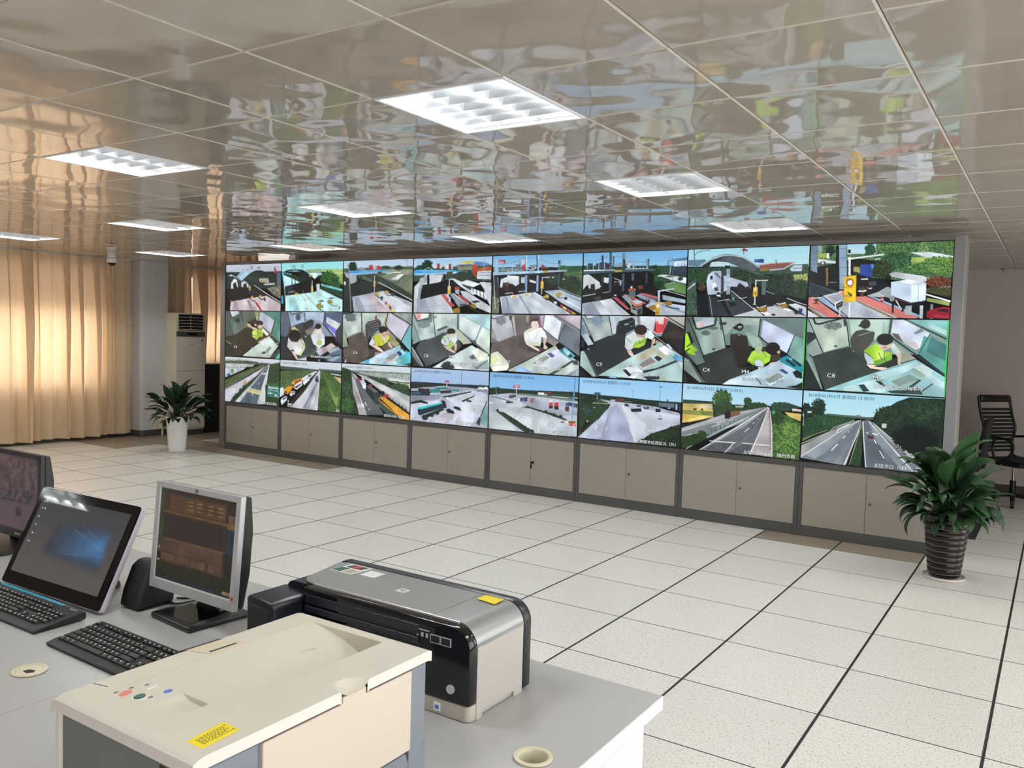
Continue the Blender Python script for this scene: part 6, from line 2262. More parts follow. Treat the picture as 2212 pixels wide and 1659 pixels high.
for y0, y1, z0, z1 in ((-.232, -.205, 1.475, 1.725), (.205, .232, 1.475, 1.725), (-.205, .205, 1.475, 1.485), (-.205, .205, 1.71, 1.725)): g.box(.131, .157, y0, y1, z0, z1)
gr = g.build('vent_frame', 'ac_white', ac, bevel=.003)
acb('vent_cavity', 'ac_dark', .131, .134, -.205, .205, 1.485, 1.71, bv=0)
sm = MB().prism([(.136, .0), (.158, .006), (.158, .009), (.136, .003)], 'y', -.205, .205).mesh('slat', ['ac_white'])
for k in range(5): link('slat', sm, ac, (0, 0, 1.495 + .042 * k))
vm = MB().prism([(.136, 0), (.15, 0), (.15, .028), (.136, .020)], 'y', -.004, .004).mesh('vane', ['ac_white'])
for k in range(5): link('vane', vm, ac, (0, -.005, 1.497 + .042 * k))
MB().box(.1555, .1565, -.01, .03, 1.285, 1.293).build('maker_mark', 'ac_strip', ac)
MB().box(.1555, .1565, .165, .19, 1.335, 1.36).build('energy_mark', 'ac_strip', ac)

# ---- black panel under the short curtain
bp = thing('equipment_cabinet', 'low black cabinet under the short curtain beside the air conditioner', 'cabinet', (-10.42, 4.65, 0))
MB().box(-.21, .17, -.5, .55, 0, 1.0).build('carcass', 'black_panel', bp, bevel=.004)
MB().box(.171, .182, -.49, .02, .03, .98).build('door', 'black_panel', bp, bevel=.002)
MB().box(.171, .182, .03, .54, .03, .98).build('door', 'black_panel', bp, bevel=.002)

# ---- dome camera
dc = thing('dome_camera', 'small white dome camera under the ceiling near the curtains', 'camera', (-10.02, 2.60, H))
MB().lathe([(.052, 0), (.056, -.012), (.056, -.03)], 28).build('mount', 'white_plastic', dc, smooth=50)
MB().lathe([(.050, -.031), (.062, -.045), (.064, -.085), (.058, -.098), (.05, -.1)], 28).build('housing', 'white_plastic', dc, smooth=50)
MB().lathe([(.048, -.098)] + [(.048 * math.cos(a), -.1 - .042 * math.sin(a)) for a in (0.2, .45, .7, .95, 1.2, 1.45)], 28).build('dome', 'camera_dome', dc, smooth=60)

# ---- cream junction box on the pillar
jb = thing('junction_box', 'cream junction box low on the pillar with a dark opening', 'box', (-10.389, 3.575, .17))
MB().box(0, .035, -.075, .07, -.075, .095).build('case', 'cream_box', jb, bevel=.006)
MB().box(.035, .037, -.01, .065, -.055, .05).build('opening', 'ac_dark', jb)
MB().cyl((.015, .0, -.075), (.015, .0, -.169), .012, n=12).build('conduit', 'white_plastic', jb, smooth=40)

# ---- plants
def leaf_mesh(seed, droop, curl, wid):
    rnd = random.Random(seed); mb = MB(); n = 9; L = 1.0
    st = .46                                       # bare stalk first, then the blade
    cx = []; a = .0
    x = z = 0.0; pts = []
    for i in range(n + 4):
        t = i / (n + 3); ang = 1.25 - droop * t * t * 1.6 - .25 * t
        pts.append((x, z)); x += math.cos(ang) / (n + 3); z += math.sin(ang) / (n + 3)
    rows = []
    for i, (px, pz) in enumerate(pts):
        t = i / (n + 3)
        if t < st: w = .012
        else:
            s = (t - st) / (1 - st); w = wid * (math.sin(math.pi * min(1, s ** .75)) ** .8) * (1 - .25 * s) + .006 * (1 - s)
        tw = curl * math.sin(2.2 * t + seed) ; wave = .012 * math.sin(9 * t + seed) if t > st else 0
        rows.append([(px, -w, pz + w * .35 + tw * w + wave), (px, -w * .5, pz + w * .10 + tw * w * .5), (px, 0, pz), (px, w * .5, pz + w * .10 - tw * w * .5), (px, w, pz + w * .35 - tw * w - wave)])
    k = 0
    for r in rows: mb.v += r
    for i in range(len(rows) - 1):
        for j in range(4):
            k = i * 5 + j; mb.f.append((k, k + 1, k + 6, k + 5)); mb.m.append(0)
    return mb
def plant(name, label, loc, potkind, leaves, lmat, seed, group=None):
    t = thing(name, label, 'plant', loc, random.Random(seed).uniform(0, 6))
    potkind(t)
    rnd = random.Random(seed)
    ms = [leaf_mesh(seed + k, rnd.uniform(.35, 1.5), rnd.uniform(-.8, .8), rnd.uniform(.095, .14)).mesh('leaf', [lmat], smooth=80, recalc=False) for k in range(10)]
    for k, (az, tilt, s, h) in enumerate(leaves):
        o = link('leaf', ms[k % 10], t, (.035 * math.cos(az), .035 * math.sin(az), h)); o.scale = (s, s, s)
        o.rotation_euler = (rnd.uniform(-.25, .25), tilt, az)
    return t
def white_pot(t):
    MB().lathe([(.098, .018), (.104, .05), (.118, .25), (.128, .38), (.139, .425), (.143, .435), (.139, .440), (.130, .435), (.122, .39), (.118, .37)], 40).build('pot', 'pot_white', t, smooth=50)
    MB().lathe([(.100, 0), (.118, .003), (.124, .022), (.120, .022), (.114, .008)], 40).build('saucer', 'saucer', t, smooth=50)
    MB().lathe([(.119, .37), (.119, .395), (.08, .405), (.02, .41)], 28).build('soil', 'soil', t, smooth=50)
def black_pot(t):
    prof = [(.094, .022), (.098, .03)]; n = 9
    for k in range(n):
        z = .045 + .0385 * k; r = .100 + .0042 * k
        prof += [(r, z), (r + .0045, z + .012), (r + .005, z + .022), (r + .0005, z + .034)]
    prof += [(.1375, .395), (.141, .428), (.144, .434), (.140, .437), (.134, .42), (.13, .4)]
    MB().lathe(prof, 48).build('pot', 'pot_black', t, smooth=35)
    for k in range(n):
        z = .045 + .0385 * k; r = .100 + .0042 * k
        MB().lathe([(r + .0005, z - .0045), (r + .0022, z - .003), (r + .0022, z - .001), (r + .0005, z + .0005)], 48, cap=False).build('glaze_ring', 'pot_rim', t, smooth=60)
    MB().lathe([(.10, 0), (.122, .003), (.132, .022), (.128, .022), (.118, .008)], 48).build('saucer', 'saucer', t, smooth=50)
    MB().lathe([(.131, .395), (.13, .41), (.09, .418), (.02, .42)], 28).build('soil', 'soil', t, smooth=50)
def ring(n, tilt, s, h, rnd, js=.16, jt=.2): return [(2 * math.pi * (k + rnd.uniform(-.3, .3)) / n, tilt + rnd.uniform(-jt, jt), s * (1 + rnd.uniform(-js, js)), h) for k in range(n)]
rnd = random.Random(4)
lv = ring(14, .85, .33, .39, rnd) + ring(14, .6, .40, .39, rnd) + ring(14, .3, .44, .39, rnd) + ring(12, .0, .46, .39, rnd) + ring(9, -.3, .48, .39, rnd) + ring(6, -.5, .52, .39, rnd)
plant('potted_plant', 'leafy dark green plant in a tall white pot before the pillar', (-8.87, 2.76, 0), white_pot, lv, 'leaf_dark', 11)
rnd = random.Random(9)
lv = ring(22, 1.0, .25, .42, rnd) + ring(24, .8, .31, .42, rnd) + ring(24, .5, .36, .42, rnd) + ring(22, .22, .40, .42, rnd) + ring(18, -.05, .44, .42, rnd) + ring(14, -.28, .49, .42, rnd) + ring(8, -.48, .55, .42, rnd)
plant('potted_plant', 'large leafy plant in a ribbed glossy black pot on a white saucer', (-.415, 2.69, 0), black_pot, lv, 'leaf_green', 23)

# ---- chairs behind the video wall
def office_base(t, top, hub='chair_black'):
    MB().cyl((0, 0, .09), (0, 0, .24), .028, n=16).build('gas_lift', hub, t, smooth=40)
    MB().cyl((0, 0, .24), (0, 0, top), .014, n=14).build('piston', 'steel', t, smooth=40)
    am = MB().prism([(.02, .115), (.27, .085), (.30, .075), (.30, .055), (.27, .06), (.02, .075)], 'y', -.02, .02).mesh('base_arm', ['chair_black'], bevel=.004)
    wm = MB().cyl((0, -.018, .026), (0, .018, .026), .026, n=16).box(-.008, .008, -.008, .008, .03, .062).mesh('caster', ['chair_black'], smooth=40)
    for k in range(5):
        a = 2 * math.pi * k / 5 + .4; o = link('base_arm', am, t, None, (0, 0, a))
        link('caster', wm, t, (.29 * math.cos(a), .29 * math.sin(a), 0), (0, 0, a))
def strap_chair(loc, rz):
    t = thing('office_chair', 'black office chair with a strap back and looped arms by the wall', 'chair', loc, rz)
    office_base(t, .40)
    prof = [(.24, .44), (.05, .445), (-.16, .455), (-.21, .50), (-.215, .62), (-.19, .75), (-.235, .88), (-.27, 1.02), (-.28, 1.07)]
    for s in (-1, 1): MB().tube([(x, s * .21, z) for x, z in prof], .014, 10, smooth_pts=5).build('side_rail', 'chair_black', t, smooth=60)
    sm = MB().box(-.004, .004, -.205, .205, -.014, .014).mesh('strap', ['chair_mesh'])
    def at(z):
        for (x0, z0), (x1, z1) in zip(prof[3:], prof[4:]):
            if z0 <= z <= z1: return x0 + (x1 - x0) * (z - z0) / (z1 - z0)
        return -.27
    for k in range(12): link('strap', sm, t, (at(.52 + .038 * k), 0, .52 + .038 * k))
    MB().box(-.30, -.25, -.20, .20, 1.01, 1.085).build('headrest', 'chair_black', t, bevel=.018, seg=3, smooth=40)
    for k in range(9): MB().box(-.17 + .045 * k, -.145 + .045 * k, -.205, .205, .452, .46).build('seat_strap', 'chair_mesh', t)
    MB().box(-.13, .16, -.11, .11, .385, .43).build('mechanism', 'chair_black', t, bevel=.01)
    MB().tube([(.05, .10, .40), (.03, .22, .385), (.03, .26, .38)], .007, 8).build('lever', 'chair_black', t)
    for s in (-1, 1):
        MB().tube([(-.2, s * .225, .66), (-.05, s * .245, .675), (.14, s * .25, .665), (.19, s * .25, .60), (.14, s * .245, .50), (.02, s * .235, .45), (-.03, s * .23, .47), (-.06, s * .23, .56), (-.04, s * .235, .66)], .013, 10, smooth_pts=5).build('armrest', 'chair_black', t, smooth=60)
    return t
strap_chair((-.17, 6.22, 0), math.radians(-38))
t = thing('office_chair', 'dark padded office chair seen edge-on behind the black pot', 'chair', (-.70, 5.45, 0), math.pi)
office_base(t, .40)
MB().prism([(-.25, .44), (-.20, .40), (.24, .40), (.27, .43), (.24, .48), (-.22, .485)], 'y', -.23, .23).build('seat', 'chair_mesh', t, bevel=.02, seg=3, smooth=45)
MB().prism([(-.235, .42), (-.275, .55), (-.295, .68), (-.29, .80), (-.325, .91), (-.365, .90), (-.345, .79), (-.345, .66), (-.32, .52), (-.285, .41)], 'y', -.22, .22).build('backrest', 'chair_mesh', t, bevel=.012, seg=3, smooth=45)
MB().tube([(-.24, 0, .41), (-.31, 0, .44), (-.335, 0, .56)], .018, 10).build('back_bracket', 'chair_black', t, smooth=50)
fm = MB().box(-1.9, -.335, 4.13, 5.88, .0005, .006).build('floor_mat', 'mat_navy'); tag(fm, 'dark navy mat on the floor behind the video wall', 'mat')
# ================================================================== THE DESKS AND WHAT STANDS ON THEM
DZ = .75
def bw(mb, name, mats, root, **k):
    """build a part given in room coordinates under a thing"""
    o = root.location if root.parent is None else root.location + root.parent.location
    mb.v = [(a - o.x, b - o.y, c - o.z) for a, b, c in mb.v]
    return mb.build(name, mats, root, **k)
def slab_with_holes(x0, x1, y0, y1, z0, z1, holes, n=36):
    bm = bmesh.new()
    loops = [[(x0, y0), (x1, y0), (x1, y1), (x0, y1)]] + [[(cx + r * math.cos(2 * math.pi * k / n), cy + r * math.sin(2 * math.pi * k / n)) for k in range(n)] for cx, cy, r in holes]
    ed = []
    for lp in loops:
        vs = [bm.verts.new((a, b, z1)) for a, b in lp]; ed += [bm.edges.new((vs[k], vs[(k + 1) % len(vs)])) for k in range(len(vs))]
    bmesh.ops.triangle_fill(bm, edges=ed, use_beauty=True)
    r = bmesh.ops.extrude_face_region(bm, geom=bm.faces[:])
    bmesh.ops.translate(bm, verts=[v for v in r['geom'] if isinstance(v, bmesh.types.BMVert)], vec=(0, 0, z0 - z1))
    bmesh.ops.recalc_face_normals(bm, faces=bm.faces); mb = MB(); bm.verts.index_update()
    mb.v = [tuple(v.co) for v in bm.verts]; mb.f = [tuple(v.index for v in f.verts) for f in bm.faces]; mb.m = [0] * len(mb.f); bm.free(); return mb
YD0, YD1 = -3.02, -1.866
def desk(label, x0, x1, hole, end, glabel):
    t = thing('control_desk', label, 'desk', ((x0 + x1) / 2, (YD0 + YD1) / 2, 0), 0)
    cx, cy = hole
    bw(slab_with_holes(x0, x1 - (.0025 if end else 0), YD0, YD1, DZ - .03, DZ, [(cx, cy, .0305)]), 'desktop', 'desk_top', t)
    if end:
        bw(MB().box(x1 - .0025, x1, YD0, YD1, DZ - .03, DZ - .0005), 'edge_band', 'desk_edge', t)
        bw(MB().box(x1 - .055, x1 - .03, YD0 + .03, YD1 - .03, 0, DZ - .03), 'side_panel', 'desk_side', t, bevel=.001, seg=1)
    else: bw(MB().box(x0 + .03, x0 + .055, YD0 + .03, YD1 - .03, 0, DZ - .03), 'side_panel', 'desk_side', t, bevel=.001, seg=1)
    bw(MB().box(x0 + .06, x1 - .06, YD1 - .06, YD1 - .04, .1, DZ - .03), 'modesty_panel', 'desk_side', t)
    gr = MB().lathe([(.0300, -.026), (.0300, .0), (.0365, .0005), (.0375, .002), (.0365, .0038), (.0290, .0042), (.0270, .002), (.0265, -.026), (.03, -.026)], 40, (cx, cy, DZ), cap=False)
    g = thing('cable_grommet', glabel, 'grommet', (cx, cy, DZ))
    bw(gr, 'ring', 'grommet', g, smooth=50)
    if end:
        bm_ = MB().box(cx - .0008, cx + .0008, cy - .006, cy + .006, DZ - .02, DZ - .0185).mesh('bristle', ['brush'])
        for k in range(9): link('bristle', bm_, g, (-.018 + .0045 * k - cx, -.014 + .001 * abs(k - 4) - cy, -DZ))
        bw(MB().lathe([(.0262, -.0255), (.0262, -.025)], 30, (cx, cy, DZ)), 'hole_floor', 'hole_dark', g)
    else:
        bw(MB().lathe([(.0285, -.004), (.0285, .0024), (.027, .003)], 36, (cx, cy, DZ)), 'cap', 'grommet', g, smooth=40)
        bw(MB().prism([(cx - .006, cy - .012), (cx + .012, cy - .014), (cx + .02, cy - .002), (cx + .014, cy + .006), (cx - .002, cy + .0)], 'z', DZ + .0028, DZ + .0036), 'cap_slot', 'hole_dark', g)
    return t
desk('grey control desk carrying the two printers', -1.5645, -.532, (-.62, -2.27), True, 'open cream cable grommet beside the inkjet printer')
desk('grey control desk carrying the computer screens and keyboards', -3.6, -1.5655, (-1.736, -2.616), False, 'capped cream cable grommet in front of the plain black keyboard')

# ---- beige laser printer
def laser():
    X0, X1, Y0, Y1, ZT = -1.03, -.702, -2.945, -2.478, 1.0
    t = thing('laser_printer', 'bulky beige and grey laser printer with a yellow sticker on its lid', 'printer', ((X0 + X1) / 2, (Y0 + Y1) / 2, DZ))
    bx = (X0 + .010, X1 - .008, Y0 + .012, Y1 - .006)
    bd = MB().box(*bx, DZ, ZT - .08)
    for a, b, c, d in ((bx[0], bx[0] + .006, bx[2], bx[3]), (bx[1] - .006, bx[1], bx[2], bx[3]), (bx[0] + .006, bx[1] - .006, bx[2], bx[2] + .006), (bx[0] + .006, bx[1] - .006, bx[3] - .006, bx[3])): bd.box(a, b, c, d, ZT - .08, ZT - .016)
    bw(bd, 'body', 'laser_grey', t)
    bw(MB().box(X0 + .022, X1 - .012, Y0 + .006, Y0 + .0125, DZ + .004, ZT - .017), 'front_panel', 'laser_front', t, bevel=.002)
    bw(MB().box(X0 + .004, X0 + .021, Y0 + .004, Y0 + .03, DZ, ZT - .016), 'corner_post', 'laser_lip', t, bevel=.004)
    bw(MB().box(X1 - .0085, X1 - .004, Y1 - .05, Y1 - .013, DZ, ZT - .02), 'rear_side_panel', 'laser_grey', t, bevel=.001, seg=1)
    # lid: a height field with the sloping output tray, a finger dent and a scooped edge
    def sst(a, b, v): u = min(1, max(0, (v - a) / (b - a))); return u * u * (3 - 2 * u)
    tx0, tx1, ty0, ty1 = -.962, -.790, -2.87, -2.506
    def z(x, y):
        h = ZT
        if x < X0 + .016: h -= .010 * ((X0 + .016 - x) / .016) ** 2
        if y < Y0 + .02: h -= .006 * ((Y0 + .02 - y) / .02) ** 2
        if y > Y1 - .014: h -= .003 * ((y - Y1 + .014) / .014) ** 2
        if tx0 <= x <= tx1 and ty0 <= y <= ty1:
            u = (x - tx0) / (tx1 - tx0); d = .038 * sst(ty0, -2.53, y) * (u ** 1.25)
            c = (x + .875) / .085 + (y + 2.60) / .095 - .95
            if c > 0: d += .014 * min(1, c)
            h -= d
        if -.885 < x < -.822 and -2.90 < y < -2.832:
            h -= .007 * sst(-2.90, -2.84, y) * sst(-.885, -.86, x) * sst(-.822, -.828, x)
        e = ((x - X1) / .030) ** 2 + ((y + 2.662) / .030) ** 2
        if e < 1: h -= .012 * (1 - e) ** .6
        return h
    def lines(a, b, n, extra):
        v = [a + (b - a) * k / n for k in range(n + 1)]
        for e in extra: v += [e - .0006, e + .0006]
        return sorted(v)
    xs = lines(X0, X1, 84, (tx1, -.822)); ys = lines(Y0, Y1, 110, (ty1, -2.832))
    mb = MB(); nx, ny = len(xs), len(ys)
    for y in ys:
        for x in xs: mb.v.append((x, y, z(x, y)))
    for j in range(ny - 1):
        for i in range(nx - 1):
            k = j * nx + i; mb.f.append((k, k + 1, k + nx + 1, k + nx)); mb.m.append(0)
    lid = bw(mb, 'lid', 'laser_top', t, smooth=28)
    rim = MB()
    def skirt(pts, drop):
        for p, q in zip(pts, pts[1:]): rim.face([p, q, (q[0], q[1], q[2] - drop), (p[0], p[1], p[2] - drop)])
    skirt([(x, Y0, z(x, Y0)) for x in xs], .016); skirt([(X1, y, z(X1, y)) for y in ys if y < -2.688], .017); skirt([(X1, y, z(X1, y)) for y in ys if y > -2.636], .017)
    skirt([(x, Y1, z(x, Y1)) for x in xs], .016); skirt([(X0, y, z(X0, y)) for y in ys], .012)
    bw(rim, 'lid_rim', 'laser_lip', t, recalc=False)
    # fold-down door on the side with a tab reaching into the scoop
    yd0, yd1, zd0, zd1 = -2.836, -2.528, .845, .979
    bw(MB().prism([(yd0, zd0), (yd1, zd0), (yd1, zd1), (-2.637, zd1), (-2.637, .9905), (-2.66, .9885), (-2.687, .9895), (-2.687, zd1), (yd0, zd1)], 'x', X1 - .010, X1 - .0005), 'tray_door', 'laser_door', t, bevel=.0012, seg=1)
    bw(MB().box(X1 - .009, X1 - .0055, yd0 - .1, yd0 - .004, DZ + .01, zd1), 'side_panel', 'laser_grey', t, bevel=.001, seg=1)
    bw(MB().prism([(yd1 - .008, zd0 - .002), (yd1 + .004, zd0 + .012), (yd1 + .002, zd0 - .03)], 'x', X1 - .008, X1 - .005), 'door_notch', 'laser_dark', t)
    bw(MB().prism([(yd1 + .006, .835), (yd1 + .028, .848), (yd1 + .028, .832), (yd1 + .016, .825), (yd1 + .016, .79), (yd1 + .006, .785)], 'x', X1 - .008, X1 - .0055), 'hinge_cover', 'laser_grey', t, bevel=.0006, seg=1)
    bw(MB().box(X1 - .0088, X1 - .0052, -2.872, yd1 + .045, zd0 - .075, zd0 - .006), 'cassette', 'laser_grey', t, bevel=.001, seg=1)
    # front vent slots near the corner
    for c in range(3):
        for r in range(7):
            zt = ZT - .030 - .0088 * r - .012 * (c == 0) * 0
            x = X1 - .075 + .021 * c
            if zt - .006 * c > ZT - .026 - .006 * c + .02: continue
            bw(MB().box(x, x + .018, Y0 + .0052, Y0 + .0066, zt - .0055 - .004 * c, zt - .004 * c), 'vent_slot', 'laser_dark', t)
    bw(MB().prism([(-2.93, .955), (-2.912, .962), (-2.908, .957), (-2.926, .950)], 'x', X1 - .0086, X1 - .007), 'release_slot', 'laser_dark', t)
    # flap with dark slots at the far edge of the lid
    f = MB().prism([(-1.016, -2.730), (-1.012, -2.662), (-.968, -2.645), (-.970, -2.715)], 'z', ZT - .001, ZT + .0015)
    fo = bw(f, 'flap', 'laser_flap', t, bevel=.0006, seg=1)
    bw(MB().prism([(-1.022, -2.738), (-1.018, -2.664), (-1.0135, -2.663), (-1.0175, -2.731)], 'z', ZT - .004, ZT + .0012), 'flap_slot', 'laser_dark', t)
    bw(MB().prism([(-.982, -2.712), (-.980, -2.662), (-.977, -2.658), (-.975, -2.664), (-.977, -2.712)], 'z', ZT + .0012, ZT + .0018), 'flap_grip', 'laser_dark', t)
    bw(MB().prism([(-.985, -2.885), (-1.013, -2.891), (-1.013, -2.8895), (-.985, -2.8835)], 'z', ZT - .008, ZT + .0003), 'lid_seam', 'laser_dark', t)
    bw(MB().prism([(-.969, -2.890), (-.9675, -2.890), (-.9675, -2.515), (-.969, -2.515)], 'z', ZT - .008, ZT + .0002), 'lid_seam', 'laser_flap', t)
    # control panel
    def oval(cx, cy, rx, ry, ang, h, name, mat, par):
        p = [(cx + rx * math.cos(a) * math.cos(ang) - ry * math.sin(a) * math.sin(ang), cy + rx * math.cos(a) * math.sin(ang) + ry * math.sin(a) * math.cos(ang)) for a in [2 * math.pi * k / 24 for k in range(24)]]
        return bw(MB().prism(p, 'z', ZT - .001, ZT + h), name, mat, par, bevel=.0004, seg=1)
    oval(-.944, -2.882, .0055, .0105, 0.2, .002, 'cancel_button', 'button_red', t)
    oval(-.916, -2.878, .0105, .0125, 0, .0012, 'go_ring', 'laser_lip', t)
    oval(-.916, -2.878, .0065, .0088, 0, .0028, 'go_button', 'button_green', t)
    oval(-.903, -2.841, .0048, .0068, 0, .0008, 'blue_mark', 'button_blue', t)
    oval(-.933, -2.847, .0028, .0095, 0.15, .0015, 'menu_button', 'laser_lip', t)
    for x, y in ((-.958, -2.888), (-.955, -2.866), (-.947, -2.846)): oval(x, y, .0022, .004, 0, .0006, 'status_light', 'led_dark', t)
    oval(-.905, -2.868, .0025, .004, 0, .0006, 'status_light', 'led_dark', t)
    # yellow sticker with print lines
    A, B, Cc, D = (-.752, -2.9185), (-.760, -2.856), (-.7235, -2.857), (-.7195, -2.9185)
    zs = ZT + .0002
    st = bw(MB().face([(*A, zs), (*D, zs), (*Cc, zs), (*B, zs)]), 'sticker', 'sticker_yellow', t, recalc=False)
    lnm = MB(); rnd = random.Random(2)
    for r in range(6):
        y = .22 + .10 * r; u0 = .12 + .02 * rnd.random(); L = rnd.uniform(.5, .82)
        def P(u, v):
            a = Vector(A).lerp(Vector(B), u); b = Vector(D).lerp(Vector(Cc), u); q = a.lerp(b, v); return (q.x, q.y, zs + .0002)
        u = u0
        while u < u0 + L:
            w = rnd.uniform(.03, .08); lnm.face([P(u, y), P(u, y + .045), P(u + w, y + .045), P(u + w, y)]); u += w + .022
    bw(lnm, 'sticker_print', 'ink_dark', t, recalc=False)
    for (x, y, l) in ((-.888, -2.60, .03),): bw(MB().prism([(x, y), (x + .002, y), (x + .006, y + l), (x + .004, y + l)], 'z', z(x, y) - .002, z(x, y) + .0002), 'scuff', 'laser_flap', t)
    return t
laser()

# ---- silver and black inkjet printer
def inkjet():
    X0, X1, YF_, YB_, ZT = -1.36, -.795, -2.236, -2.005, .945
    t = thing('inkjet_printer', 'wide black inkjet printer with a silver lid and a small yellow note', 'printer', ((X0 + X1) / 2, (YF_ + YB_) / 2, DZ))
    R = .047
    def outline(xl, xr, zb, zt, r, rl=.02, n=8):
        p = [(xl, zb), (xr, zb)]
        p += [(xr - r + r * math.cos(a), zt - r + r * math.sin(a)) for a in [math.pi / 2 * k / n for k in range(n + 1)]]
        p += [(xl + rl - rl * math.cos(a), zt - rl + rl * math.sin(a)) for a in [math.pi / 2 * (1 - k / 4) for k in range(5)]]
        return p
    bw(MB().prism(outline(X0, X1 + .002, DZ + .006, ZT + .003, R), 'y', YB_ - .030, YB_), 'rear_band', 'navy_plastic', t, bevel=.004, seg=2, smooth=40)
    bw(MB().prism(outline(X0 + .012, X1 - .004, DZ + .022, ZT - .004, R - .002), 'y', YF_ + .02, YB_ - .030), 'chassis', 'navy_plastic', t, smooth=40)
    # side skin with two feet
    bw(MB().box(X1 - .14, X1, -2.2085, YB_ - .031, DZ + .012, .905).box(X1 - .14, X1, -2.2085, -2.186, DZ, DZ + .012).box(X1 - .14, X1, -2.068, YB_ - .031, DZ, DZ + .012), 'side_panel', 'inkjet_beige', t)
    bw(MB().box(X1 - .03, X1 - .006, -2.1855, -2.0685, DZ + .002, DZ + .0115), 'foot_recess', 'inkjet_beige', t)
    # silver lid: curved sheet that wraps over the right end
    def lidpoly(xl):
        o = [(xl, ZT + .001)]; n = 10
        arc = [(X1 - R + R * math.sin(a), ZT - R + .0012 + R * math.cos(a)) for a in [math.pi / 2 * k / n for k in range(n + 1)]]
        o += arc + [(X1 + .0006, .9065)]
        inn = [(X1 - .004, .9065)] + [(X1 - R + (R - .004) * math.sin(a), ZT - R + (R - .004) * math.cos(a)) for a in [math.pi / 2 * (1 - k / n) for k in range(n + 1)]] + [(xl, ZT - .003)]
        return o + inn
    bw(MB().prism(lidpoly(-.9085), 'y', -2.213, YB_ - .0305), 'access_cover', 'silver_lid', t, smooth=40)
    lid = [(-1.31 + .06 - .06 * math.cos(a), YB_ - .0305 - .0 - .06 + .06 * math.sin(a)) for a in [math.pi / 2 * (k / 6) for k in range(7)]]
    lid = [(-.9095, -2.213), (-.9095, YB_ - .0305)] + [(-1.325, YB_ - .0305)] + [(-1.345 + .0, YB_ - .045)] + [(-1.318 + .05 - .05 * math.cos(a), -2.163 - .05 * math.sin(a)) for a in [math.pi / 2 * (k / 6) for k in range(7)]]
    bw(MB().prism(lid, 'z', ZT - .003, ZT + .0021), 'lid', 'silver_lid', t, bevel=.001, seg=1)
    bw(MB().box(-1.26, X1 - R + .004, -2.2165, -2.2135, ZT - .005, ZT + .0022), 'lid_trim', 'lid_edge', t, bevel=.0008, seg=1)
    # front: base strip, black fascia with rounded right shoulder, recess and left ink block
    bw(MB().prism(rrect(-1.24, X1, -2.236, -2.209, .014, 5, (0, 1, 0, 0)), 'z', DZ + .001, .784), 'front_base', 'inkjet_base', t, bevel=.002, smooth=40)
    bw(MB().prism(outline(-1.27, X1 + .0015, .785, ZT - .002, R - .002, .004), 'y', YF_ - .002, YF_ + .0265), 'fascia', 'black_gloss', t, bevel=.005, seg=3, smooth=40)
    bw(MB().box(-1.262, -.925, YF_ - .004, YF_ - .002, .908, .928), 'fascia_ridge', 'navy_plastic', t, bevel=.0008, seg=1)
    bw(MB().box(-1.262, -.925, YF_ - .006, YF_ - .002, .888, .902), 'fascia_ridge', 'navy_plastic', t, bevel=.0008, seg=1)
    bl = MB().prism([(X0 - .002, DZ + .002), (-1.272, DZ + .002), (-1.272, .914), (-1.282, .922), (X0 + .01, .930), (X0 - .002, .924)], 'y', -2.325, YF_ + .022)
    bw(bl, 'ink_block', 'navy_plastic', t, bevel=.006, seg=3, smooth=40)
    bw(MB().prism([(X0 + .008, DZ + .012), (-1.284, DZ + .012), (-1.286, .903), (X0 + .008, .912)], 'y', -2.3275, -2.325), 'ink_door', 'black_matte', t, bevel=.002)
    # controls
    for k in range(3): bw(MB().box(-.932 + .0125 * k, -.926 + .0125 * k, YF_ - .0032, YF_ - .0018, .905, .914), 'indicator', 'print_grey', t)
    bw(MB().box(-.934, -.898, YF_ - .003, YF_ - .0018, .9185, .9205), 'indicator_line', 'print_grey', t)
    for k in range(2):
        b = bw(MB().box(-.893 + .027 * k, -.869 + .027 * k, YF_ - .0045, YF_ - .001, .900, .915), 'button', 'black_plastic', t, bevel=.001, seg=1)
        fr = MB(); x0, x1 = -.894 + .027 * k, -.868 + .027 * k
        for a, b2, c, d in ((x0, x1, .899, .9002), (x0, x1, .9148, .916), (x0, x0 + .0012, .9002, .9148), (x1 - .0012, x1, .9002, .9148)): fr.box(a, b2, YF_ - .005, YF_ - .002, c, d)
        bw(fr, 'button_frame', 'print_grey', t)
    bw(MB().cyl((-.839, YF_ - .006, .813), (-.839, YF_ - .001, .813), .0092, n=24), 'power_button', 'silver', t, smooth=40)
    bw(MB().box(-.884, -.866, YF_ - .0008, YF_ - .0002, .758, .776), 'badge', 'sticker_white', t)
    bw(MB().box(-.880, -.870, YF_ - .0012, YF_ - .0008, .762, .770), 'badge_mark', 'button_blue', t)
    me, _ = fit_text('HP Officejet Pro K8600', 'print_grey', 0, .075, 0, .008)
    o = link('model_text', me, t, (-1.088 - t.location.x, YF_ - .0062 - t.location.y, .868 - DZ), ROT_FRONT)
    bw(MB().box(-1.10, -1.005, YF_ - .0058, YF_ - .002, .862, .880), 'text_plate', 'black_gloss', t)
    # lid marks: square logo, photo sticker, white sticker, yellow note
    z = ZT + .0024
    def q(name, mat, pts, dz=0): return bw(MB().face([(a, b, z + dz) for a, b in pts]), name, mat, t, recalc=False)
    q('logo', 'sticker_white', [(-1.078, -2.142), (-1.05, -2.142), (-1.05, -2.118), (-1.078, -2.118)])
    lg, _ = fit_text('hp', 'hole_dark', -1.073, -1.055, -2.138, -2.121)
    for v in lg.vertices: v.co.x -= t.location.x; v.co.y -= t.location.y; v.co.z = z + .0003 - DZ
    link('logo_letters', lg, t)
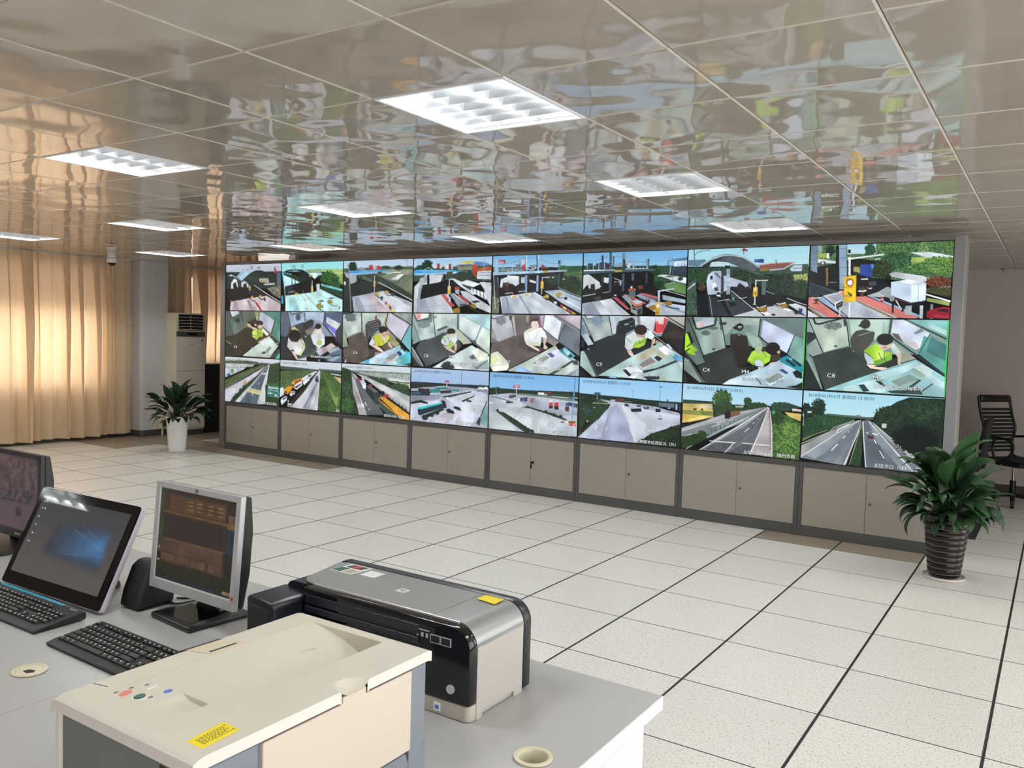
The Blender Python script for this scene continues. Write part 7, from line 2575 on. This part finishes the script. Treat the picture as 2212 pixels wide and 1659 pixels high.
    q('photo_sticker', 'sticker_white', [(-1.315, -2.112), (-1.245, -2.112), (-1.235, -2.042), (-1.305, -2.042)])
    q('photo_sticker_picture', 'button_green', [(-1.312, -2.108), (-1.285, -2.108), (-1.28, -2.075), (-1.308, -2.075)], .0003)
    q('photo_sticker_picture', 'inkjet_base', [(-1.28, -2.108), (-1.25, -2.108), (-1.245, -2.078), (-1.275, -2.078)], .0003)
    q('photo_sticker_picture', 'navy_plastic', [(-1.30, -2.07), (-1.25, -2.07), (-1.245, -2.046), (-1.295, -2.046)], .0003)
    q('photo_sticker_picture', 'red_dot', [(-1.285, -2.066), (-1.265, -2.066), (-1.262, -2.05), (-1.282, -2.05)], .0006)
    q('white_sticker', 'sticker_white', [(-1.228, -2.098), (-1.182, -2.098), (-1.182, -2.056), (-1.228, -2.056)])
    nt = bw(MB().face([(-.895, -2.075, z + .001), (-.842, -2.083, z + .001), (-.842, -2.045, z + .003), (-.895, -2.040, z + .001)]), 'yellow_note', 'sticker_yellow', t, recalc=False)
    return t
inkjet()

# ---- computer screens
def panel_screen(pic_lines, W, H_, w, h, mat): return picture_mesh('screen', Painter(W, H_).run(pic_lines).linear(), w, h, mat)
def dim(lines, k):
    out = []
    for ln in lines:
        t = ln.split(); n = 6 if t[0] in 'gtfs' else 3
        out.append(' '.join([t[0]] + [str(float(v) * k) for v in t[1:1 + n]] + t[1 + n:]))
    return out
def stand_rot(o, tilt): o.rotation_euler = (-tilt, 0, 0)
def silver_monitor():
    t = thing('computer_monitor', 'silver-framed computer monitor showing a brown data form', 'monitor', (-1.722, -2.165, DZ), -.016)
    W, Hh = .360, .291
    b = MB()
    for x0, x1, z0, z1 in ((-W / 2, -W / 2 + .018, 0, Hh), (W / 2 - .018, W / 2, 0, Hh), (-W / 2 + .018, W / 2 - .018, 0, .027), (-W / 2 + .018, W / 2 - .018, Hh - .017, Hh)): b.box(x0, x1, -.002, .014, z0, z1)
    fb = b.build('front_frame', 'silver', t, bevel=.0016, seg=2); fb.location = (0, -.049, .069); stand_rot(fb, .08)
    L = ['g 74 60 48 42 38 32 0 0 1000 0 1000 1000 0 1000', 'p 74 90 60 0 0 90 0 60 700 0 700', 'p 138 112 88 900 150 1000 150 1000 300 920 300', 'p 44 68 86 900 300 1000 290 1000 560 900 540', 'p 160 120 80 880 240 1000 230 1000 290 900 300',
         'p 44 44 24 0 700 1000 700 1000 940 0 940', 't 60 60 32 36 40 24 30 0 760 1000 720 1000 930 0 930', 'p 88 64 44 60 30 880 30 880 800 60 800', 'p 118 88 60 140 60 870 60 870 230 140 230', 'p 138 104 68 60 240 880 240 880 265 60 265',
         'p 58 44 38 70 290 860 290 860 530 70 530', 's 70 54 48 56 44 38 22 70 290 860 290 860 530 70 530', 'p 138 106 70 60 540 880 540 880 562 60 562', 'p 118 88 62 70 580 260 580 260 680 70 680', 'p 118 88 62 280 570 860 570 860 690 280 690',
         'p 124 94 66 70 700 250 700 250 780 70 780', 'p 124 94 66 275 700 450 700 450 780 275 780', 'p 124 94 66 480 700 660 700 660 780 480 780', 'p 124 94 66 690 700 860 700 860 780 690 780', 'p 31 58 72 0 955 1000 955 1000 1000 0 1000', 'p 200 152 104 890 930 1000 930 1000 965 890 965']
    L += ['p 176 140 96 %d %d %d %d %d %d %d %d' % (x, y, x + 70, y, x + 70, y + 16, x, y + 16) for x in (380, 500, 640, 770) for y in (95, 135, 180)]
    L += ['l 92 70 50 4 %d %d %d %d' % (x, y, x + 120, y) for x in (160, 300, 520, 700) for y in (80, 120, 165, 205)] + ['p 44 62 76 330 20 430 20 430 60 330 60', 'p 208 176 144 20 640 45 640 45 670 20 670', 'p 184 200 192 20 780 45 780 45 800 20 800']
    L = dim(L, .62)
    link('screen', panel_screen(L, 210, 166, W - .036, Hh - .044, 'pc_picture_matte'), fb, (-W / 2 + .018, .002, .027))
    link('inner_edge', MB().box(0, .0022, -.0022, 0, 0, Hh - .044).box(.0022, W - .036, -.0022, 0, 0, .0022).mesh('inner_edge', ['white_plastic']), fb, (-W / 2 + .018, .0015, .027))
    lo = MB().cyl((-.002, -.003, Hh - .0085), (-.002, -.0015, Hh - .0085), .0052, n=20).build('logo', 'black_plastic', fb, smooth=40)
    lg, _ = fit_text('hp', 'key_mark', -.0056, .0016, Hh - .0125, Hh - .0045); link('logo_letters', lg, fb, (0, -.0033, 0), ROT_FRONT)
    for k in range(4): MB().box(.045 + .024 * k, .067 + .024 * k, -.0026, -.0018, .006, .012).build('button', 'silver', fb)
    MB().cyl((W / 2 - .007, -.003, .033), (W / 2 - .007, -.002, .033), .0045, n=16).build('red_dot', 'red_dot', fb)
    bs = MB().prism([(.0145, .002), (.0145, Hh - .001), (.033, Hh - .003), (.046, Hh - .09), (.046, .09), (.033, .004)], 'x', -W / 2 + .002, W / 2 - .002).build('back_shell', 'black_plastic', t, bevel=.004); bs.location = (0, -.049, .069); stand_rot(bs, .08)
    MB().prism([(.012, .016), (.06, .016), (.055, .12), (.025, .13)], 'x', -.055, .02).build('neck', 'black_plastic', t, bevel=.004)
    base = MB().box(-.12, .07, -.09, .095, 0, .016).build('base', 'black_plastic', t, bevel=.006, seg=3); base.rotation_euler = (0, 0, -.08)
    tr = MB().box(-.10, .045, -.073, .02, .0155, .0168).build('base_tray', 'black_gloss', t, bevel=.001, seg=1); tr.rotation_euler = (0, 0, -.08)
    MB().box(-.07, .03, .02, .085, .016, .026).build('base_hub', 'black_plastic', t, bevel=.004)
silver_monitor()
def all_in_one():
    t = thing('all_in_one_computer', 'black slanted touch computer with white edges and a blue glowing wallpaper', 'computer', (-2.203, -2.333, DZ), .032)
    W, Hh, T = .483, .294, .452
    fr = MB().prism(rrect(-W / 2, W / 2, 0, Hh, .010, 5), 'y', .0, .006).build('front_glass', 'black_gloss', t, bevel=.001, seg=1); fr.location = (0, 0, .012); stand_rot(fr, T)
    L = ['g 52 56 60 85 80 78 0 0 1000 0 1000 1000 0 1000', *['p %d %d %d %d %d %d %d %d %d %d %d' % (46 + 2 * k, 54 + 6 * k, 66 + 10 * k, 880, 210 + 22 * k, 905, 740 - 22 * k, 260 + 58 * k, 690 - 16 * k, 300 + 56 * k, 330 + 14 * k) for k in range(9)], 'b 22', 'l 96 140 176 2 500 330 880 500', 'l 96 140 176 2 480 640 870 560', 'l 86 126 160 2 560 250 890 450',
         'p 184 176 144 30 60 50 60 50 80 30 80', 'p 200 204 200 60 60 75 60 75 80 60 80', 'p 176 180 184 35 150 50 150 50 170 35 170', 'p 176 180 184 70 150 85 150 85 170 70 170', 'p 176 180 184 40 260 55 260 55 285 40 285', 'p 176 180 184 45 370 60 370 60 390 45 390', 'p 176 180 184 50 480 65 480 65 500 50 500', 'p 176 180 184 40 590 70 590 70 605 40 605']
    link('screen', panel_screen(L, 240, 140, W - .05, Hh - .062, 'pc_picture_gloss'), fr, (-W / 2 + .025, -.0008, .036))
    ed = MB().prism(rrect(-W / 2 - .003, W / 2 + .003, -.003, Hh + .003, .012, 5), 'y', .0065, .022).build('white_rim', 'aio_edge', t, bevel=.003, seg=2, smooth=40); ed.location = (0, 0, .012); stand_rot(ed, T)
    bk = MB().prism([(.022, .02), (.022, Hh - .02), (.04, Hh - .06), (.045, .05)], 'x', -W / 2 + .03, W / 2 - .03).build('back_shell', 'black_plastic', t, bevel=.004); bk.location = (0, 0, .012); stand_rot(bk, T)
    MB().prism([(.05, .0), (.19, .0), (.19, .012), (.125, .14), (.10, .13), (.145, .012), (.05, .012)], 'x', -.12, .06).build('kick_stand', 'black_plastic', t, bevel=.004)
all_in_one()
sp = thing('desk_speaker', 'black rounded speaker box behind the slanted touch computer', 'speaker', (-1.95, -2.185, DZ), 0)
MB().prism([(-.062, .003), (.055, .003), (.062, .05), (.054, .10), (.03, .124), (.0, .128), (-.024, .112), (-.05, .05)], 'x', -.045, .045).build('cabinet', 'black_matte', sp, bevel=.012, seg=4, smooth=45)
MB().box(-.03, .04, -.05, .055, 0, .004).build('foot', 'black_plastic', sp, bevel=.001, seg=1)
def black_monitor():
    t = thing('computer_monitor', 'wide black monitor with a dim purple picture', 'monitor', (-2.925, -2.09, DZ), 0)
    W, Hh = .51, .298; b = MB()
    for x0, x1, z0, z1 in ((-W / 2, -W / 2 + .018, 0, Hh), (W / 2 - .018, W / 2, 0, Hh), (-W / 2 + .018, W / 2 - .018, 0, .03), (-W / 2 + .018, W / 2 - .018, Hh - .018, Hh)): b.box(x0, x1, 0, .016, z0, z1)
    fb = b.build('front_frame', 'navy_plastic', t, bevel=.002, seg=2); fb.location = (0, -.025, .04); stand_rot(fb, .03)
    L = ['g 92 74 84 106 82 92 0 0 1000 0 1000 1000 0 1000', 't 94 76 86 58 52 64 60 0 500 1000 440 1000 620 0 660', 'p 64 50 58 830 180 900 180 900 290 830 290', 'p 64 50 58 700 700 780 700 780 820 700 820', 'p 74 58 64 900 780 960 780 960 880 900 880', 't 108 84 94 88 70 78 90 300 0 1000 0 1000 420 300 460', 'l 58 74 120 5 400 15 1000 15']
    L = dim(L, .72)
    link('screen', panel_screen(L, 160, 90, W - .036, Hh - .048, 'pc_picture_matte'), fb, (-W / 2 + .018, .003, .03))
    MB().box(.1, .135, -.0008, .0002, .012, .018).build('maker_mark', 'print_grey', fb)
    bs = MB().prism([(.0165, .003), (.0165, Hh - .002), (.034, Hh - .004), (.05, Hh - .09), (.05, .09), (.034, .005)], 'x', -W / 2 + .002, W / 2 - .002).build('back_shell', 'black_plastic', t, bevel=.004); bs.location = (0, -.025, .04); stand_rot(bs, .03)
    MB().box(-.03, .03, .02, .06, .01, .16).build('neck', 'black_plastic', t, bevel=.004)
    MB().prism(rrect(-.13, .17, -.14, .10, .04, 6), 'z', 0, .014).build('base', 'black_plastic', t, bevel=.003)
black_monitor()

# ---- keyboards: every key a piece of its own
KW = {}
def keycap(w, d):
    k = (round(w, 4), round(d, 4))
    if k not in KW:
        mb = MB(); a, b = w / 2, d / 2; c = .0022
        mb.v = [(-a, -b, 0), (a, -b, 0), (a, b, 0), (-a, b, 0), (-a + c, -b + c * .6, .0065), (a - c, -b + c * .6, .0065), (a - c, b - c, .0075), (-a + c, b - c, .0075)]
        mb.f = [(4, 5, 6, 7), (0, 1, 5, 4), (1, 2, 6, 5), (2, 3, 7, 6), (3, 0, 4, 7)]; mb.m = [0] * 5
        if w < .03: mb.face([(-a + .0045, b - .0085, .0076), (-a + .0080, b - .0085, .0076), (-a + .0080, b - .0050, .0079), (-a + .0045, b - .0050, .0079)], 1)
        KW[k] = mb.mesh('key', ['key_black', 'key_mark'], recalc=False)
    return KW[k]
def keyboard(label, loc, rz, w, d, strip, mark=None):
    t = thing('keyboard', label, 'keyboard', loc, rz)
    case = MB().prism([(-d / 2, .002), (d / 2, .004), (d / 2, .022), (d / 2 - .012, .024), (-d / 2 + .02, .0125), (-d / 2, .008)], 'x', -w / 2, w / 2).build('case', 'black_matte', t, bevel=.003, seg=2)
    sl = (.024 - .0125) / (d - .032); ang = math.atan(sl)
    def key(x, y, kw, kd):
        z = .0125 + (y + d / 2 - .02) * sl; link('key', keycap(kw - .0018, kd - .0018), t, (x, y, z - .001), (ang, 0, 0))
    p = (w - .03) / 22.6; x0 = -w / 2 + .015; yb = d / 2 - .034 if strip else d / 2 - .022
    r = min(p, (yb + d / 2 - .028) / 5.35)
    rows = [[1] * 13 + [2], [1.5] + [1] * 12 + [1.5], [1.75] + [1] * 11 + [2.25], [2.25] + [1] * 10 + [2.75], [1.25, 1.25, 1.25, 6.25, 1.25, 1.25, 1.25, 1.25]]
    key(x0 + p / 2, yb, p, r * .8)
    for g in range(3):
        for k in range(4): key(x0 + p * (2.5 + g * 4.5 + k), yb, p, r * .8)
    for j in range(3): key(x0 + p * (15.75 + j), yb, p, r * .8)
    for j, row in enumerate(rows):
        x = x0; y = yb - r * (1.25 + j)
        for u in row: key(x + p * u / 2, y, p * u, r); x += p * u
        if j < 2:
            for k in range(3): key(x0 + p * (15.75 + k), y, p, r)
        if j == 3: key(x0 + p * 16.75, y, p, r)
        if j == 4:
            for k in range(3): key(x0 + p * (15.75 + k), y, p, r)
        for k in range(4 if j < 4 else 3):
            key(x0 + p * (19.1 + k), y, p, r)
    if strip:
        y = d / 2 - .0075; z = .0232
        MB().box(-w / 2 + .03, .16 - .03, y - .006, y + .005, z, z + .0012).build('label_strip', 'cyan_strip', t)
    if mark:
        me, _ = fit_text(mark, 'key_mark', 0, .032, 0, .009); o = link('maker_text', me, t, (w / 2 - .05, d / 2 - .020, .0246)); o.rotation_euler = (ang * .3, 0, 0)
    return t
keyboard('black keyboard with a cyan label strip before the slanted touch computer', (-2.178, -2.430, DZ), 0.01, .446, .138, True, 'logitech')
keyboard('plain black keyboard between the monitor base and the laser printer', (-1.638, -2.447, DZ), -.02, .446, .145, False)

# ---- cables on the desk
for pts, lab in (([(-1.925, -2.11, .754), (-1.91, -2.095, .7535), (-1.89, -2.075, .7535), (-1.895, -2.03, .7535), (-1.92, -1.99, .7535), (-1.97, -1.93, .7535)], 'thin black cable looping behind the silver-framed monitor'),
                 ([(-1.92, -2.15, .754), (-1.885, -2.14, .7535), (-1.87, -2.10, .7535), (-1.87, -2.05, .7535), (-1.90, -2.0, .7535), (-1.93, -1.95, .7535)], 'thin black cable from the speaker box under the silver-framed monitor')):
    o = MB().tube(pts, .0028, 8, smooth_pts=6).build('cable', 'cable_black', smooth=60); tag(o, lab, 'cable', 'loose cables on the desk')
